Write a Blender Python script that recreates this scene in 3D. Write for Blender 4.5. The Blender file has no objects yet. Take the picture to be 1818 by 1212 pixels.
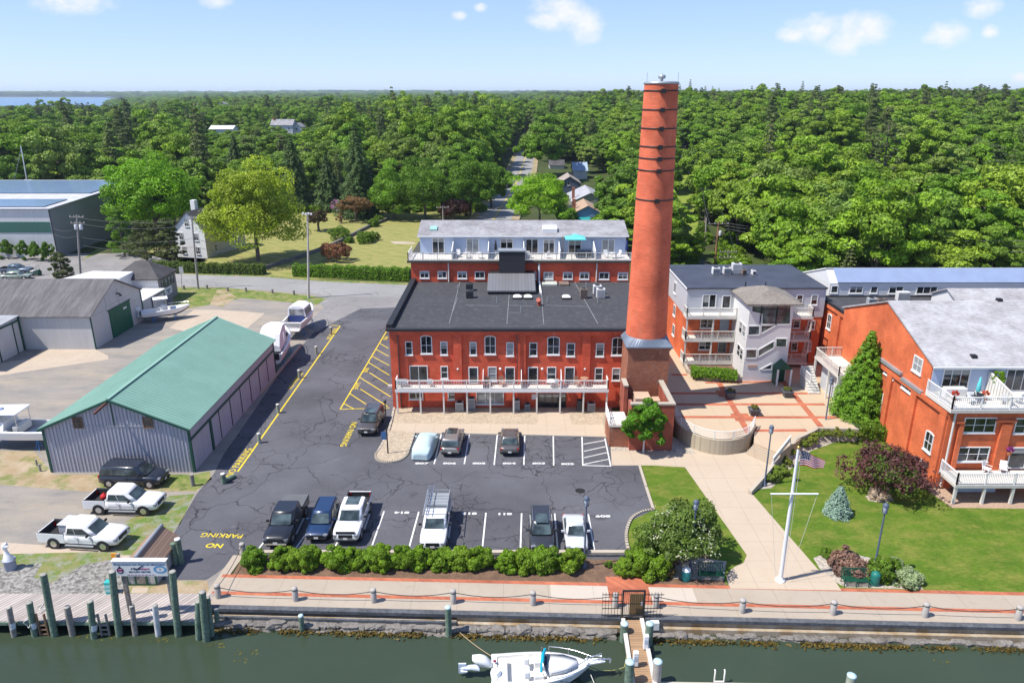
import bpy,bmesh,math,random
import numpy as np
from mathutils import Vector,Matrix
PI=math.pi
random.seed(7)
scene=bpy.context.scene
COL=scene.collection
F,CX,CY,CAMH=1300.,909.,606.,32.
PITCH=math.atan((606-165)/F)
SP,CP=math.sin(PITCH),math.cos(PITCH)
def ray(u,v):
 x=(u-CX)/F;a=(v-CY)/F
 return x,CP-a*SP,-(SP+a*CP)
def G(u,v,z=0.):
 r=ray(u,v);t=(z-CAMH)/r[2]
 return Vector((r[0]*t,r[1]*t,z))
def onY(u,v,Y):
 r=ray(u,v);t=Y/r[1]
 return r[0]*t,CAMH+r[2]*t
def onX(u,v,X):
 r=ray(u,v);t=X/r[0]
 return r[1]*t,CAMH+r[2]*t
def new_mat(name):
 m=bpy.data.materials.new(name);m.use_nodes=True
 nt=m.node_tree;b=nt.nodes['Principled BSDF']
 return m,nt,b
def N(nt,typ,**kw):
 n=nt.nodes.new(typ)
 for k,v in kw.items():
  if k.startswith('i_'):
   n.inputs[k[2:].replace('_',' ')].default_value=v
  else:setattr(n,k,v)
 return n
def L(nt,a,b):nt.links.new(a,b)
def math_n(nt,op,a,b=None,c=None,clamp=False):
 n=nt.nodes.new('ShaderNodeMath');n.operation=op;n.use_clamp=clamp
 for i,x in enumerate((a,b,c)):
  if x is None:continue
  if isinstance(x,(int,float)):n.inputs[i].default_value=x
  else:L(nt,x,n.inputs[i])
 return n.outputs[0]
def mix_c(nt,fac,a,b,mode='MIX'):
 n=nt.nodes.new('ShaderNodeMix');n.data_type='RGBA';n.blend_type=mode
 for i,x in((0,fac),(6,a),(7,b)):
  if isinstance(x,(int,float)):n.inputs[i].default_value=x
  elif isinstance(x,tuple):n.inputs[i].default_value=(*x[:3],1)
  else:L(nt,x,n.inputs[i])
 return n.outputs[2]
def ramp(nt,fac,stops):
 n=nt.nodes.new('ShaderNodeValToRGB');e=n.color_ramp.elements
 while len(e)<len(stops):e.new(.5)
 for k,(p,c)in enumerate(stops):
  e[k].position=p;e[k].color=(*c,1)if len(c)==3 else c
 L(nt,fac,n.inputs[0]);return n.outputs[0]
def noise(nt,vec,scale,detail=4,rough=.55,dist=0.):
 n=nt.nodes.new('ShaderNodeTexNoise');n.inputs['Scale'].default_value=scale
 n.inputs['Detail'].default_value=detail;n.inputs['Roughness'].default_value=rough
 n.inputs['Distortion'].default_value=dist
 if vec is not None:L(nt,vec,n.inputs['Vector'])
 return n.outputs['Fac']
def pos(nt,obj=False):
 return nt.nodes.new('ShaderNodeTexCoord').outputs['Object']if obj else nt.nodes.new('ShaderNodeNewGeometry').outputs['Position']
def sep(nt,v):
 n=nt.nodes.new('ShaderNodeSeparateXYZ');L(nt,v,n.inputs[0]);return n.outputs
def comb(nt,x,y,z):
 n=nt.nodes.new('ShaderNodeCombineXYZ')
 for i,a in enumerate((x,y,z)):
  if isinstance(a,(int,float)):n.inputs[i].default_value=a
  else:L(nt,a,n.inputs[i])
 return n.outputs[0]
def scalev(nt,v,s):
 n=nt.nodes.new('ShaderNodeVectorMath');n.operation='MULTIPLY';L(nt,v,n.inputs[0]);n.inputs[1].default_value=s
 return n.outputs[0]
def bump(nt,b,h,strength=.3,dist=.05):
 n=nt.nodes.new('ShaderNodeBump');n.inputs['Strength'].default_value=strength;n.inputs['Distance'].default_value=dist
 L(nt,h,n.inputs['Height']);L(nt,n.outputs[0],b.inputs['Normal'])
def dark(c,k):return tuple(min(1,x*k)for x in c)
MATS={}
def mat(name,c,rough=.8,metal=0.,var=.18,vs=.6,fine=0.,fs=9.,bmp=0.,spec=.35,coat=0.,obj=False):
 """Plain surface with large soft wear and optional fine grain."""
 if name in MATS:return MATS[name]
 m,nt,b=new_mat(name)
 p=pos(nt,obj)
 n1=noise(nt,p,vs,5)
 col=mix_c(nt,math_n(nt,'MULTIPLY_ADD',n1,1.8,-.4,True),dark(c,1-var),dark(c,1+var))
 if fine:
  n2=noise(nt,p,fs,3)
  col=mix_c(nt,math_n(nt,'MULTIPLY_ADD',n2,2.4,-.7,True),dark(c,1-fine),col if False else dark(c,1+fine))if var==0 else mix_c(nt,1.,col,mix_c(nt,math_n(nt,'MULTIPLY_ADD',n2,2.4,-.7,True),(1-fine,)*3,(1+fine,)*3),'MULTIPLY')
  if bmp:bump(nt,b,n2,bmp)
 L(nt,col,b.inputs['Base Color'])
 b.inputs['Roughness'].default_value=rough;b.inputs['Metallic'].default_value=metal
 b.inputs['Specular IOR Level'].default_value=spec;b.inputs['Coat Weight'].default_value=coat
 b.inputs['Coat Roughness'].default_value=.06
 MATS[name]=m;return m
def stripes(name,c,axis='xy',period=.3,width=.12,depth=.35,rough=.5,metal=0.,var=.12,spec=.35,strength=.6,grime=None):
 """Clapboard / ribbed metal / planks: a groove every `period` metres along an axis."""
 m,nt,b=new_mat(name)
 p=pos(nt);s=sep(nt,p)
 a={'xy':lambda:math_n(nt,'ADD',s[0],s[1]),'x':lambda:s[0],'y':lambda:s[1],'z':lambda:s[2],'diag':lambda:math_n(nt,'ADD',s[0],math_n(nt,'MULTIPLY',s[1],-.62))}[axis]()
 k=math_n(nt,'DIVIDE',a,period)
 fr=math_n(nt,'FRACT',k);fl=math_n(nt,'FLOOR',k)
 tri=math_n(nt,'ABSOLUTE',math_n(nt,'SUBTRACT',fr,.5))
 g=math_n(nt,'GREATER_THAN',tri,.5-width/2)
 wn=nt.nodes.new('ShaderNodeTexWhiteNoise');wn.noise_dimensions='1D';L(nt,fl,wn.inputs['W'])
 n1=noise(nt,scalev(nt,p,(1,1,.35)),.9,5)
 t=math_n(nt,'ADD',math_n(nt,'MULTIPLY',wn.outputs[0],.5),math_n(nt,'MULTIPLY',n1,.6),None,True)
 col=mix_c(nt,t,dark(c,1-var),dark(c,1+var))
 col=mix_c(nt,math_n(nt,'MULTIPLY',g,depth),col,dark(c,.25))  # groove lines darkened: shading between ribs and boards put into the colour
 if grime:
  n2=noise(nt,scalev(nt,p,(2.5,2.5,.3)),1.2,6,.65)
  col=mix_c(nt,math_n(nt,'MULTIPLY_ADD',n2,3.,-1.55,True),col,grime)
 L(nt,col,b.inputs['Base Color']);b.inputs['Roughness'].default_value=rough
 b.inputs['Metallic'].default_value=metal;b.inputs['Specular IOR Level'].default_value=spec
 bump(nt,b,fr if axis=='z' else math_n(nt,'SUBTRACT',1.,g),strength,.03)
 MATS[name]=m;return m
def brick(name,c,c2,mortar,stain=None):
 m,nt,b=new_mat(name)
 p=pos(nt);s=sep(nt,p)
 v=comb(nt,math_n(nt,'ADD',s[0],s[1]),s[2],0.)
 t=nt.nodes.new('ShaderNodeTexBrick');L(nt,v,t.inputs['Vector'])
 t.inputs['Color1'].default_value=(*c,1);t.inputs['Color2'].default_value=(*c2,1);t.inputs['Mortar'].default_value=(*mortar,1)
 t.inputs['Scale'].default_value=1.;t.inputs['Brick Width'].default_value=.24;t.inputs['Row Height'].default_value=.085
 t.inputs['Mortar Size'].default_value=.009;t.inputs['Bias'].default_value=-.1
 n1=noise(nt,p,.45,6,.62)
 col=mix_c(nt,1.,t.outputs[0],mix_c(nt,math_n(nt,'MULTIPLY_ADD',n1,2.,-.5,True),(.66,.62,.62),(1.26,1.26,1.26)),'MULTIPLY')
 n3=noise(nt,scalev(nt,p,(1,1,8.)),1.6,3)
 col=mix_c(nt,1.,col,mix_c(nt,math_n(nt,'MULTIPLY_ADD',n3,2.4,-.7,True),(.88,.87,.87),(1.08,1.08,1.08)),'MULTIPLY')
 if stain:
  n2=noise(nt,scalev(nt,p,(1.6,1.6,.5)),1.3,8,.7)
  col=mix_c(nt,math_n(nt,'MULTIPLY_ADD',n2,6.,-3.5,True),col,stain)
 L(nt,col,b.inputs['Base Color']);b.inputs['Roughness'].default_value=.85;b.inputs['Specular IOR Level'].default_value=.25
 bump(nt,b,t.outputs[1],-.25,.01)
 MATS[name]=m;return m
class MB:
 def __init__(s):s.v=[];s.f=[];s.mi=[];s.sm=[];s.cur=0
 def add(s,vs,fs,smooth=False):
  o=len(s.v);s.v+=[tuple(p)for p in vs]
  for f in fs:s.f.append([o+i for i in f]);s.mi.append(s.cur);s.sm.append(smooth)
  return s
 def box(s,x0,y0,z0,x1,y1,z1):
  if x0>x1:x0,x1=x1,x0
  if y0>y1:y0,y1=y1,y0
  if z0>z1:z0,z1=z1,z0
  return s.add([(x0,y0,z0),(x1,y0,z0),(x1,y1,z0),(x0,y1,z0),(x0,y0,z1),(x1,y0,z1),(x1,y1,z1),(x0,y1,z1)],
                     [(0,3,2,1),(4,5,6,7),(0,1,5,4),(1,2,6,5),(2,3,7,6),(3,0,4,7)])
 def cbox(s,c,sz,rz=0.):
  cx,cy,cz=c;a,b,h=sz[0]/2,sz[1]/2,sz[2]/2;co,si=math.cos(rz),math.sin(rz)
  P=[(x*co-y*si+cx,x*si+y*co+cy,z+cz)for z in(-h,h)for x,y in((-a,-b),(a,-b),(a,b),(-a,b))]
  return s.add(P,[(0,3,2,1),(4,5,6,7),(0,1,5,4),(1,2,6,5),(2,3,7,6),(3,0,4,7)])
 def beam(s,a,b,w,h=None):
  a,b=Vector(a),Vector(b);h=h or w;d=(b-a)
  if d.length<1e-6:return s
  d.normalize();up=Vector((0,0,1))if abs(d.z)<.95 else Vector((1,0,0))
  x=d.cross(up).normalized()*(w/2);y=x.cross(d).normalized()*(h/2)
  P=[q+i*x+j*y for q in(a,b)for i,j in((-1,-1),(1,-1),(1,1),(-1,1))]
  return s.add(P,[(0,1,2,3),(7,6,5,4),(0,4,5,1),(1,5,6,2),(2,6,7,3),(3,7,4,0)])
 def tube(s,pts,r,n=8,cap=True):
  pts=[Vector(p)for p in pts];rs=r if isinstance(r,(list,tuple))else[r]*len(pts)
  vs=[];px=None
  for i,p in enumerate(pts):
   d=(pts[min(i+1,len(pts)-1)]-pts[max(i-1,0)])
   d=d.normalized()if d.length>1e-9 else Vector((0,0,1))
   if px is None:up=Vector((0,0,1))if abs(d.z)<.9 else Vector((1,0,0));px=d.cross(up).normalized()
   else:px=(px-d*px.dot(d)).normalized()
   py=d.cross(px)
   vs+=[p+(px*math.cos(2*PI*k/n)+py*math.sin(2*PI*k/n))*rs[i]for k in range(n)]
  fs=[(i*n+k,i*n+(k+1)%n,(i+1)*n+(k+1)%n,(i+1)*n+k)for i in range(len(pts)-1)for k in range(n)]
  s.add(vs,fs,True)
  if cap:s.add(vs[:n],[tuple(range(n))[::-1]]);s.add(vs[-n:],[tuple(range(n))])
  return s
 def lathe(s,c,prof,n=24):
  vs=[(c[0]+r*math.cos(2*PI*k/n),c[1]+r*math.sin(2*PI*k/n),c[2]+z)for r,z in prof for k in range(n)]
  fs=[(i*n+k,i*n+(k+1)%n,(i+1)*n+(k+1)%n,(i+1)*n+k)for i in range(len(prof)-1)for k in range(n)]
  s.add(vs,fs,True);s.add(vs[:n],[tuple(range(n))[::-1]]);s.add(vs[-n:],[tuple(range(n))]);return s
 def prism(s,poly,z0,z1):
  n=len(poly);a=sum(poly[i][0]*poly[(i+1)%n][1]-poly[(i+1)%n][0]*poly[i][1]for i in range(n))
  if a<0:poly=poly[::-1]
  vs=[(p[0],p[1],z0)for p in poly]+[(p[0],p[1],z1)for p in poly]
  return s.add(vs,[tuple(range(n))[::-1],tuple(range(n,2*n))]+[(i,(i+1)%n,n+(i+1)%n,n+i)for i in range(n)])
 def quad(s,a,b,c,d):return s.add([a,b,c,d],[(0,1,2,3)])
 def extr(s,pts,vec):
  n=len(pts);vec=Vector(vec);P=[Vector(p)for p in pts]
  nn=Vector((0,0,0))
  for i in range(n):nn+=(P[i]-P[0]).cross(P[(i+1)%n]-P[0])
  if nn.dot(vec)>0:P=P[::-1]
  vs=P+[p+vec for p in P]
  return s.add(vs,[tuple(range(n)),tuple(range(n,2*n))[::-1]]+[(i,n+i,n+(i+1)%n,(i+1)%n)for i in range(n)])
 def loft(s,loops,closed=False,caps=True,smooth=True):
  n=len(loops[0]);vs=[p for l in loops for p in l]
  m=n if closed else n-1
  s.add(vs,[(i*n+k,i*n+(k+1)%n,(i+1)*n+(k+1)%n,(i+1)*n+k)for i in range(len(loops)-1)for k in range(m)],smooth)
  if caps:s.add(loops[0],[tuple(range(n))[::-1]]);s.add(loops[-1],[tuple(range(n))])
  return s
 def build(s,name,mats,parent=None,local=False,bevel=0.,bseg=2,fix=False):
  me=bpy.data.meshes.new(name)
  off=Vector(parent_loc(parent))if parent is not None and not local else Vector((0,0,0))
  me.from_pydata([tuple(Vector(p)-off)for p in s.v],[],s.f)
  for m in(mats if isinstance(mats,(list,tuple))else[mats]):me.materials.append(m)
  me.polygons.foreach_set('material_index',s.mi);me.polygons.foreach_set('use_smooth',s.sm)
  if fix:
   b=bmesh.new();b.from_mesh(me);bmesh.ops.remove_doubles(b,verts=b.verts,dist=1e-4)
   bmesh.ops.recalc_face_normals(b,faces=b.faces);b.to_mesh(me);b.free()
  me.update()
  o=bpy.data.objects.new(name,me);COL.objects.link(o)
  if parent is not None:o.parent=parent
  if bevel:
   md=o.modifiers.new('bevel','BEVEL');md.width=bevel;md.segments=bseg;md.limit_method='ANGLE';md.angle_limit=.6
  return o
def parent_loc(o):
 p=Vector((0,0,0))
 while o is not None:p+=Vector(o.location);o=o.parent
 return p
def tag(o,label=None,cat=None,group=None,kind=None):
 if label:o['label']=label
 if cat:o['category']=cat
 if group:o['group']=group
 if kind:o['kind']=kind
 return o
def thing(name,label,cat,loc=(0,0,0),rz=0.,group=None):
 o=bpy.data.objects.new(name,None);COL.objects.link(o);o.empty_display_size=.3
 o.location=loc;o.rotation_euler=(0,0,rz)
 return tag(o,label,cat,group)
def copy_tree(o,parent=None):
 c=o.copy();COL.objects.link(c)
 if parent is not None:c.parent=parent
 for ch in[x for x in o.children]:copy_tree(ch,c)
 return c
def struct(o):o['kind']='structure';return o
def sheet(name,pts,z,m,kind='structure'):
 """Flat ground sheet from xy points."""
 bm=bmesh.new();vs=[bm.verts.new((p[0],p[1],z))for p in pts]
 es=[bm.edges.new((vs[i],vs[(i+1)%len(vs)]))for i in range(len(vs))]
 bmesh.ops.triangle_fill(bm,use_beauty=True,edges=es)
 for f in bm.faces:
  f.normal_update()
  if f.normal.z<0:f.normal_flip()
 me=bpy.data.meshes.new(name);bm.to_mesh(me);bm.free();me.materials.append(m)
 o=bpy.data.objects.new(name,me);COL.objects.link(o);o['kind']=kind;return o
def px(pts,z=0.):return[G(u,v,z)for u,v in pts]
def text_mesh(name,txt,size,m,mtx,parent=None,ext=0.,sx=1.,bold=0.):
 cu=bpy.data.curves.new(name,'FONT');cu.body=txt;cu.size=size;cu.align_x='CENTER';cu.align_y='CENTER';cu.extrude=ext;cu.offset=bold;cu.resolution_u=3
 t=bpy.data.objects.new(name+'_tmp',cu);COL.objects.link(t)
 bpy.context.view_layer.update()
 me=bpy.data.meshes.new_from_object(t.evaluated_get(bpy.context.evaluated_depsgraph_get()))
 bpy.data.objects.remove(t);bpy.data.curves.remove(cu)
 off=parent_loc(parent)if parent is not None else Vector((0,0,0))
 me.transform(Matrix.Translation(-off)@mtx@Matrix.Diagonal((sx,1,1,1)));me.materials.clear();me.materials.append(m);me.name=name
 o=bpy.data.objects.new(name,me);COL.objects.link(o)
 if parent is not None:o.parent=parent
 return o
ORD=['first','second','third','fourth','fifth','sixth','seventh','eighth','ninth','tenth','eleventh','twelfth','thirteenth','fourteenth','fifteenth']
white_paint=mat('white_paint',(.71,.71,.7),.55,var=.06)
white_gel=mat('white_gelcoat',(.78,.78,.77),.25,var=.04,spec=.5)
off_white=mat('off_white_vinyl',(.62,.6,.55),.6)
grey_metal=mat('grey_metal',(.35,.37,.39),.45,.4)
steel=mat('stainless_steel',(.6,.6,.62),.25,.9,var=.05)
black_iron=mat('black_iron',(.02,.021,.024),.5)
dark_rubber=mat('dark_rubber',(.018,.018,.019),.85)
chrome=mat('chrome',(.7,.7,.72),.15,1.,var=.03)
blue_grey_pole=mat('blue_grey_paint',(.085,.11,.16),.45)
wood_grey=mat('weathered_wood',(.24,.215,.19),.85,var=.25,fine=.3,fs=6)
wood_brown=mat('brown_wood',(.2,.12,.07),.8,var=.25,fine=.25,fs=8)
pile_green=mat('green_treated_pile',(.13,.185,.135),.85,var=.3,vs=1.5,fine=.35,fs=7,bmp=.5)
pile_grey=mat('grey_pile',(.26,.235,.21),.9,var=.3,vs=1.5,fine=.35,fs=7,bmp=.5)
dark_green=mat('dark_green_paint',(.008,.075,.042),.5)
trim_green=mat('green_trim',(.015,.07,.05),.5)
teal_paint=mat('teal_paint',(.02,.26,.25),.5)
concrete_m=mat('pale_concrete',(.4,.35,.285),.9,var=.16,vs=.35,fine=.1,fs=14)
granite=mat('pale_granite',(.36,.335,.31),.85,var=.12,vs=2.,fine=.2,fs=25)
stone_m=mat('sea_stone',(.17,.155,.14),.9,var=.4,vs=1.1,fine=.3,fs=6,bmp=.6)
weed_m=mat('rockweed',(.11,.075,.012),.7,var=.5,vs=2.)
soil_m=mat('mulch_soil',(.14,.085,.055),.95,var=.35,vs=1.5,fine=.3)
black_roof=None
tar=mat('black_trim',(.02,.02,.023),.6)
siding_grey=stripes('grey_clapboard',(.53,.55,.58),'z',.2,.12,.3,.6,var=.05,strength=.5)
siding_blue=stripes('pale_blue_clapboard',(.42,.5,.64),'z',.18,.1,.22,.6,var=.04,strength=.4)
siding_white=stripes('white_clapboard',(.68,.68,.68),'z',.18,.1,.25,.6,var=.04,strength=.4)
ribbed_grey=stripes('grey_ribbed_steel',(.42,.42,.47),'xy',.45,.1,.3,.5,.1,var=.08,grime=(.33,.31,.31))
ribbed_white=stripes('white_ribbed_steel',(.6,.6,.6),'xy',.5,.1,.3,.5,.1,var=.06)
ribbed_dark=stripes('slate_ribbed_steel',(.26,.27,.3),'xy',.6,.08,.25,.5,.1,var=.06)
ribbed_green=stripes('green_ribbed_steel',(.05,.14,.11),'xy',.5,.1,.3,.5,.1,var=.06)
plank_dock=stripes('dock_planks',(.36,.315,.29),'diag',.3,.16,.8,.9,var=.4,strength=.8)
plank_walk=stripes('gangway_planks',(.3,.19,.11),'y',.17,.12,.55,.8,var=.25,strength=.6)
plank_brown=stripes('brown_roof_boards',(.26,.17,.125),'x',.16,.12,.55,.85,var=.22)
deck_white=stripes('pale_deck_boards',(.58,.55,.51),'x',.15,.1,.35,.8,var=.1)
brick_red=brick('red_brick',(.68,.105,.048),(.56,.08,.038),(.5,.13,.075),stain=(.6,.18,.11))
brick_org=brick('orange_brick',(.7,.16,.056),(.6,.13,.045),(.54,.18,.09))
brick_old=brick('old_brown_brick',(.34,.1,.045),(.2,.06,.035),(.36,.24,.17),stain=(.52,.42,.36))
brick_stack=brick('stack_brick',(.7,.155,.078),(.6,.125,.06),(.58,.18,.1),stain=(.5,.2,.13))
shingle=brick('grey_shingle',(.33,.33,.345),(.26,.26,.275),(.2,.2,.21))
shingle_dk=brick('dark_shingle',(.1,.097,.1),(.078,.075,.078),(.06,.06,.06))
shingle_tan=mat('tan_shingle',(.36,.25,.18),.9,fine=.2)
solar_m=stripes('solar_panels',(.16,.24,.36),'x',1.05,.05,.5,.2,var=.06,strength=.1)
def glass_mat(name,c,var=.5):
 m,nt,b=new_mat(name);p=pos(nt)
 n1=noise(nt,scalev(nt,p,(.9,.9,.9)),1.1,2)
 L(nt,mix_c(nt,math_n(nt,'MULTIPLY_ADD',n1,3.4,-1.3,True),dark(c,1-var),dark(c,1+var)),b.inputs['Base Color'])
 b.inputs['Roughness'].default_value=.06;b.inputs['Specular IOR Level'].default_value=.7
 return m
pane_m=glass_mat('window_glass',(.03,.035,.04),.8)
pane_blind=glass_mat('blind_behind_glass',(.28,.3,.31),.25)
car_glass=glass_mat('car_glass',(.05,.07,.072),.6)
def paint(name,c,metal=0.,rough=.3):
 m,nt,b=new_mat(name);p=pos(nt,True)
 n1=noise(nt,p,2.2,4)
 L(nt,mix_c(nt,n1,dark(c,.93),dark(c,1.05)),b.inputs['Base Color'])
 b.inputs['Roughness'].default_value=rough;b.inputs['Metallic'].default_value=metal
 b.inputs['Coat Weight'].default_value=.7;b.inputs['Coat Roughness'].default_value=.05
 return m
red_lamp=mat('red_lens',(.35,.012,.01),.25,var=.05)
lamp_lens=mat('clear_lens',(.3,.31,.33),.1,.5,var=.05)
yellow_line=mat('yellow_road_paint',(.62,.47,.02),.8,var=.2,vs=2.,fine=.25,fs=9)
white_line=mat('white_road_paint',(.62,.62,.6),.8,var=.18,vs=2.,fine=.25,fs=9)
#
def asphalt(name,c,cracks=.6,sc=.16,tone=.25,light=(.2,.19,.175)):
 m,nt,b=new_mat(name);p=pos(nt)
 n1=noise(nt,p,.11,6,.6);n2=noise(nt,p,7.,4,.7)
 col=mix_c(nt,math_n(nt,'MULTIPLY_ADD',n1,2.6,-.8,True),dark(c,1-tone),dark(c,1+tone))
 col=mix_c(nt,1.,col,mix_c(nt,n2,(.72,.72,.72),(1.28,1.28,1.28)),'MULTIPLY')
 s=sep(nt,p)
 nd=nt.nodes.new('ShaderNodeTexNoise');nd.inputs['Scale'].default_value=.35;nd.inputs['Detail'].default_value=5;L(nt,p,nd.inputs['Vector'])
 vd=nt.nodes.new('ShaderNodeVectorMath');vd.operation='MULTIPLY_ADD';L(nt,nd.outputs['Color'],vd.inputs[0]);vd.inputs[1].default_value=(3.2,3.2,0);L(nt,p,vd.inputs[2])
 out=None
 for k,(scl,w,lo,hi)in enumerate(((sc,.006,.36,.46),(sc*2.6,.01,.5,.56),(sc*6.,.035,.57,.61))):
  v=nt.nodes.new('ShaderNodeTexVoronoi');v.feature='DISTANCE_TO_EDGE';v.inputs['Scale'].default_value=scl;L(nt,vd.outputs[0],v.inputs['Vector'])
  line=math_n(nt,'LESS_THAN',v.outputs['Distance'],w)
  zone=noise(nt,p,(.075,.1,.13)[k],3)
  z=math_n(nt,'MULTIPLY',math_n(nt,'SUBTRACT',zone,lo),1/(hi-lo),None,True)
  t=math_n(nt,'MULTIPLY',line,z)
  out=t if out is None else math_n(nt,'MAXIMUM',out,t)
 col=mix_c(nt,math_n(nt,'MULTIPLY',out,cracks),col,dark(c,.3))
 n4=noise(nt,scalev(nt,p,(1.2,3.,1.)),.55,7,.72)
 col=mix_c(nt,math_n(nt,'MULTIPLY_ADD',n4,3.,-1.8,True),col,light)
 n5=noise(nt,p,.62,5,.6)
 col=mix_c(nt,math_n(nt,'MULTIPLY_ADD',n5,6.,-4.05,True),col,dark(c,.5))
 L(nt,col,b.inputs['Base Color']);b.inputs['Roughness'].default_value=.85;b.inputs['Specular IOR Level'].default_value=.3
 bump(nt,b,n2,.25,.01);MATS[name]=m;return m
def ground_mix(name,cols,scales,sharp=2.5,fine=.2,fs=12.,bstr=.3,stretch=(1,1,1)):
 """Two or three ground tones broken into uneven patches."""
 m,nt,b=new_mat(name);p=pos(nt);ps=scalev(nt,p,stretch)
 col=mix_c(nt,noise(nt,ps,scales[0],6,.65),dark(cols[0],.8),dark(cols[0],1.2))
 for c,s_,th in zip(cols[1:],scales[1:],(.5,.56,.6)):
  n=noise(nt,ps,s_,7,.68)
  col=mix_c(nt,math_n(nt,'MULTIPLY_ADD',n,sharp*2,.5-sharp*2*th,True),col,c)
 n2=noise(nt,p,fs,4,.7)
 col=mix_c(nt,1.,col,mix_c(nt,math_n(nt,'MULTIPLY_ADD',n2,2.,-.5,True),(1-fine,)*3,(1+fine,)*3),'MULTIPLY')
 L(nt,col,b.inputs['Base Color']);b.inputs['Roughness'].default_value=.92;b.inputs['Specular IOR Level'].default_value=.2
 bump(nt,b,n2,bstr,.03);MATS[name]=m;return m
def pebbles(name,c,scale=9.,var=.6):
 m,nt,b=new_mat(name);p=pos(nt)
 v=nt.nodes.new('ShaderNodeTexVoronoi');v.inputs['Scale'].default_value=scale;L(nt,p,v.inputs['Vector'])
 s=sep(nt,v.outputs['Color'])
 col=mix_c(nt,s[0],dark(c,1-var),dark(c,1+var*.7))
 col=mix_c(nt,noise(nt,p,.5,5),mix_c(nt,.25,col,(.08,.07,.05)),col)
 L(nt,col,b.inputs['Base Color']);b.inputs['Roughness'].default_value=.9
 bump(nt,b,v.outputs['Distance'],-.6,.04);MATS[name]=m;return m
def slab(name,c,px_=2.2,py_=2.2,ox=0.,oy=0.,var=.12,stain=(.3,.25,.19)):
 """Poured concrete with control joints and water stains."""
 m,nt,b=new_mat(name);p=pos(nt);s=sep(nt,p)
 col=mix_c(nt,noise(nt,p,.33,6,.62),dark(c,1-var),dark(c,1+var))
 n2=noise(nt,p,1.6,7,.7)
 col=mix_c(nt,math_n(nt,'MULTIPLY_ADD',n2,2.6,-1.35,True),col,stain)
 g=None
 for k,(a,per,o)in enumerate(((s[0],px_,ox),(s[1],py_,oy))):
  if not per:continue
  f=math_n(nt,'FRACT',math_n(nt,'DIVIDE',math_n(nt,'ADD',a,o),per))
  t=math_n(nt,'LESS_THAN',f,.025/per)
  g=t if g is None else math_n(nt,'MAXIMUM',g,t)
 if g is not None:col=mix_c(nt,math_n(nt,'MULTIPLY',g,.55),col,dark(c,.35))
 L(nt,col,b.inputs['Base Color']);b.inputs['Roughness'].default_value=.88;b.inputs['Specular IOR Level'].default_value=.25
 bump(nt,b,n2,.12,.02);MATS[name]=m;return m
def lawn(name,a,b_,dry,dryth=.56,mow=0.):
 m,nt,b=new_mat(name);p=pos(nt)
 n1=noise(nt,p,.35,6,.65);n2=noise(nt,scalev(nt,p,(1.,2.2,1.)),2.6,7,.75);n3=noise(nt,p,16.,3)
 col=mix_c(nt,math_n(nt,'MULTIPLY_ADD',n1,2.2,-.6,True),a,b_)
 n4=noise(nt,scalev(nt,p,(1.,1.8,1.)),.42,7,.7)
 col=mix_c(nt,math_n(nt,'MULTIPLY',math_n(nt,'MULTIPLY_ADD',n4,5.,-5.*dryth+.5,True),.75),col,dry)
 col=mix_c(nt,1.,col,mix_c(nt,math_n(nt,'MULTIPLY_ADD',n2,2.,-.5,True),(.5,.56,.5),(1.42,1.36,1.36)),'MULTIPLY')
 col=mix_c(nt,1.,col,mix_c(nt,math_n(nt,'MULTIPLY_ADD',n3,2.,-.5,True),(.7,.72,.7),(1.25,1.22,1.2)),'MULTIPLY')
 if mow:
  s=sep(nt,p);w=math_n(nt,'SINE',math_n(nt,'MULTIPLY',math_n(nt,'ADD',s[0],math_n(nt,'MULTIPLY',s[1],1.1)),mow))
  col=mix_c(nt,math_n(nt,'MULTIPLY_ADD',w,.1,.1,True),col,dark(dry,1.1))
 L(nt,col,b.inputs['Base Color']);b.inputs['Roughness'].default_value=.9;b.inputs['Specular IOR Level'].default_value=.15
 bump(nt,b,n3,.5,.05);MATS[name]=m;return m
asph=asphalt('sealed_asphalt',(.088,.088,.1),.85,.16,.3,(.2,.19,.18))
black_roof=slab('black_membrane',(.052,.053,.06),2.3,0,.4,0,.25,(.15,.145,.14))
asph_old=asphalt('old_asphalt',(.22,.21,.205),.45,.12,.15,(.34,.31,.27))
road_m=asphalt('grey_road',(.25,.245,.24),.3,.1,.12,(.36,.34,.3))
yard_m=ground_mix('yard_gravel',[(.25,.23,.21),(.31,.265,.21),(.19,.18,.17)],(.12,.09,.2),2.,.2,9.,.4,(1,2.4,1))
dirt_m=ground_mix('dry_dirt',[(.36,.29,.2),(.3,.22,.13),(.13,.17,.04)],(.4,.5,.45),3.,.25,9.)
roughgrass=ground_mix('rough_grass',[(.12,.18,.03),(.26,.23,.1),(.07,.12,.02)],(.7,.5,.9),2.5,.35,14.,.6)
bank_m=pebbles('stone_bank',(.24,.23,.21),6.)
bank_grass=ground_mix('bank_grass',[(.1,.17,.03),(.2,.19,.07),(.26,.25,.22)],(.9,.8,1.1),2.5,.4,14.,.6)
aggregate=pebbles('exposed_aggregate',(.43,.345,.25),5.5,.22)
pea=pebbles('pea_stone',(.42,.37,.31),8.,.4)
walk_m=slab('walk_concrete',(.44,.36,.275),1.9,2.4,.3,.6,.09,(.42,.32,.22))
prom_m=slab('promenade_concrete',(.36,.305,.245),3.05,0,.6,0,.14,(.3,.235,.17))
plaza_m=slab('plaza_concrete',(.45,.35,.245),2.6,0,.2,0,.08,(.44,.34,.24))
pad_m=slab('yard_concrete',(.42,.345,.27),4.5,4.5,1.,1.,.15,(.3,.24,.18))
new_slab=slab('new_concrete',(.46,.4,.34),3.05,0,.6,0,.06,(.5,.44,.37))
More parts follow.
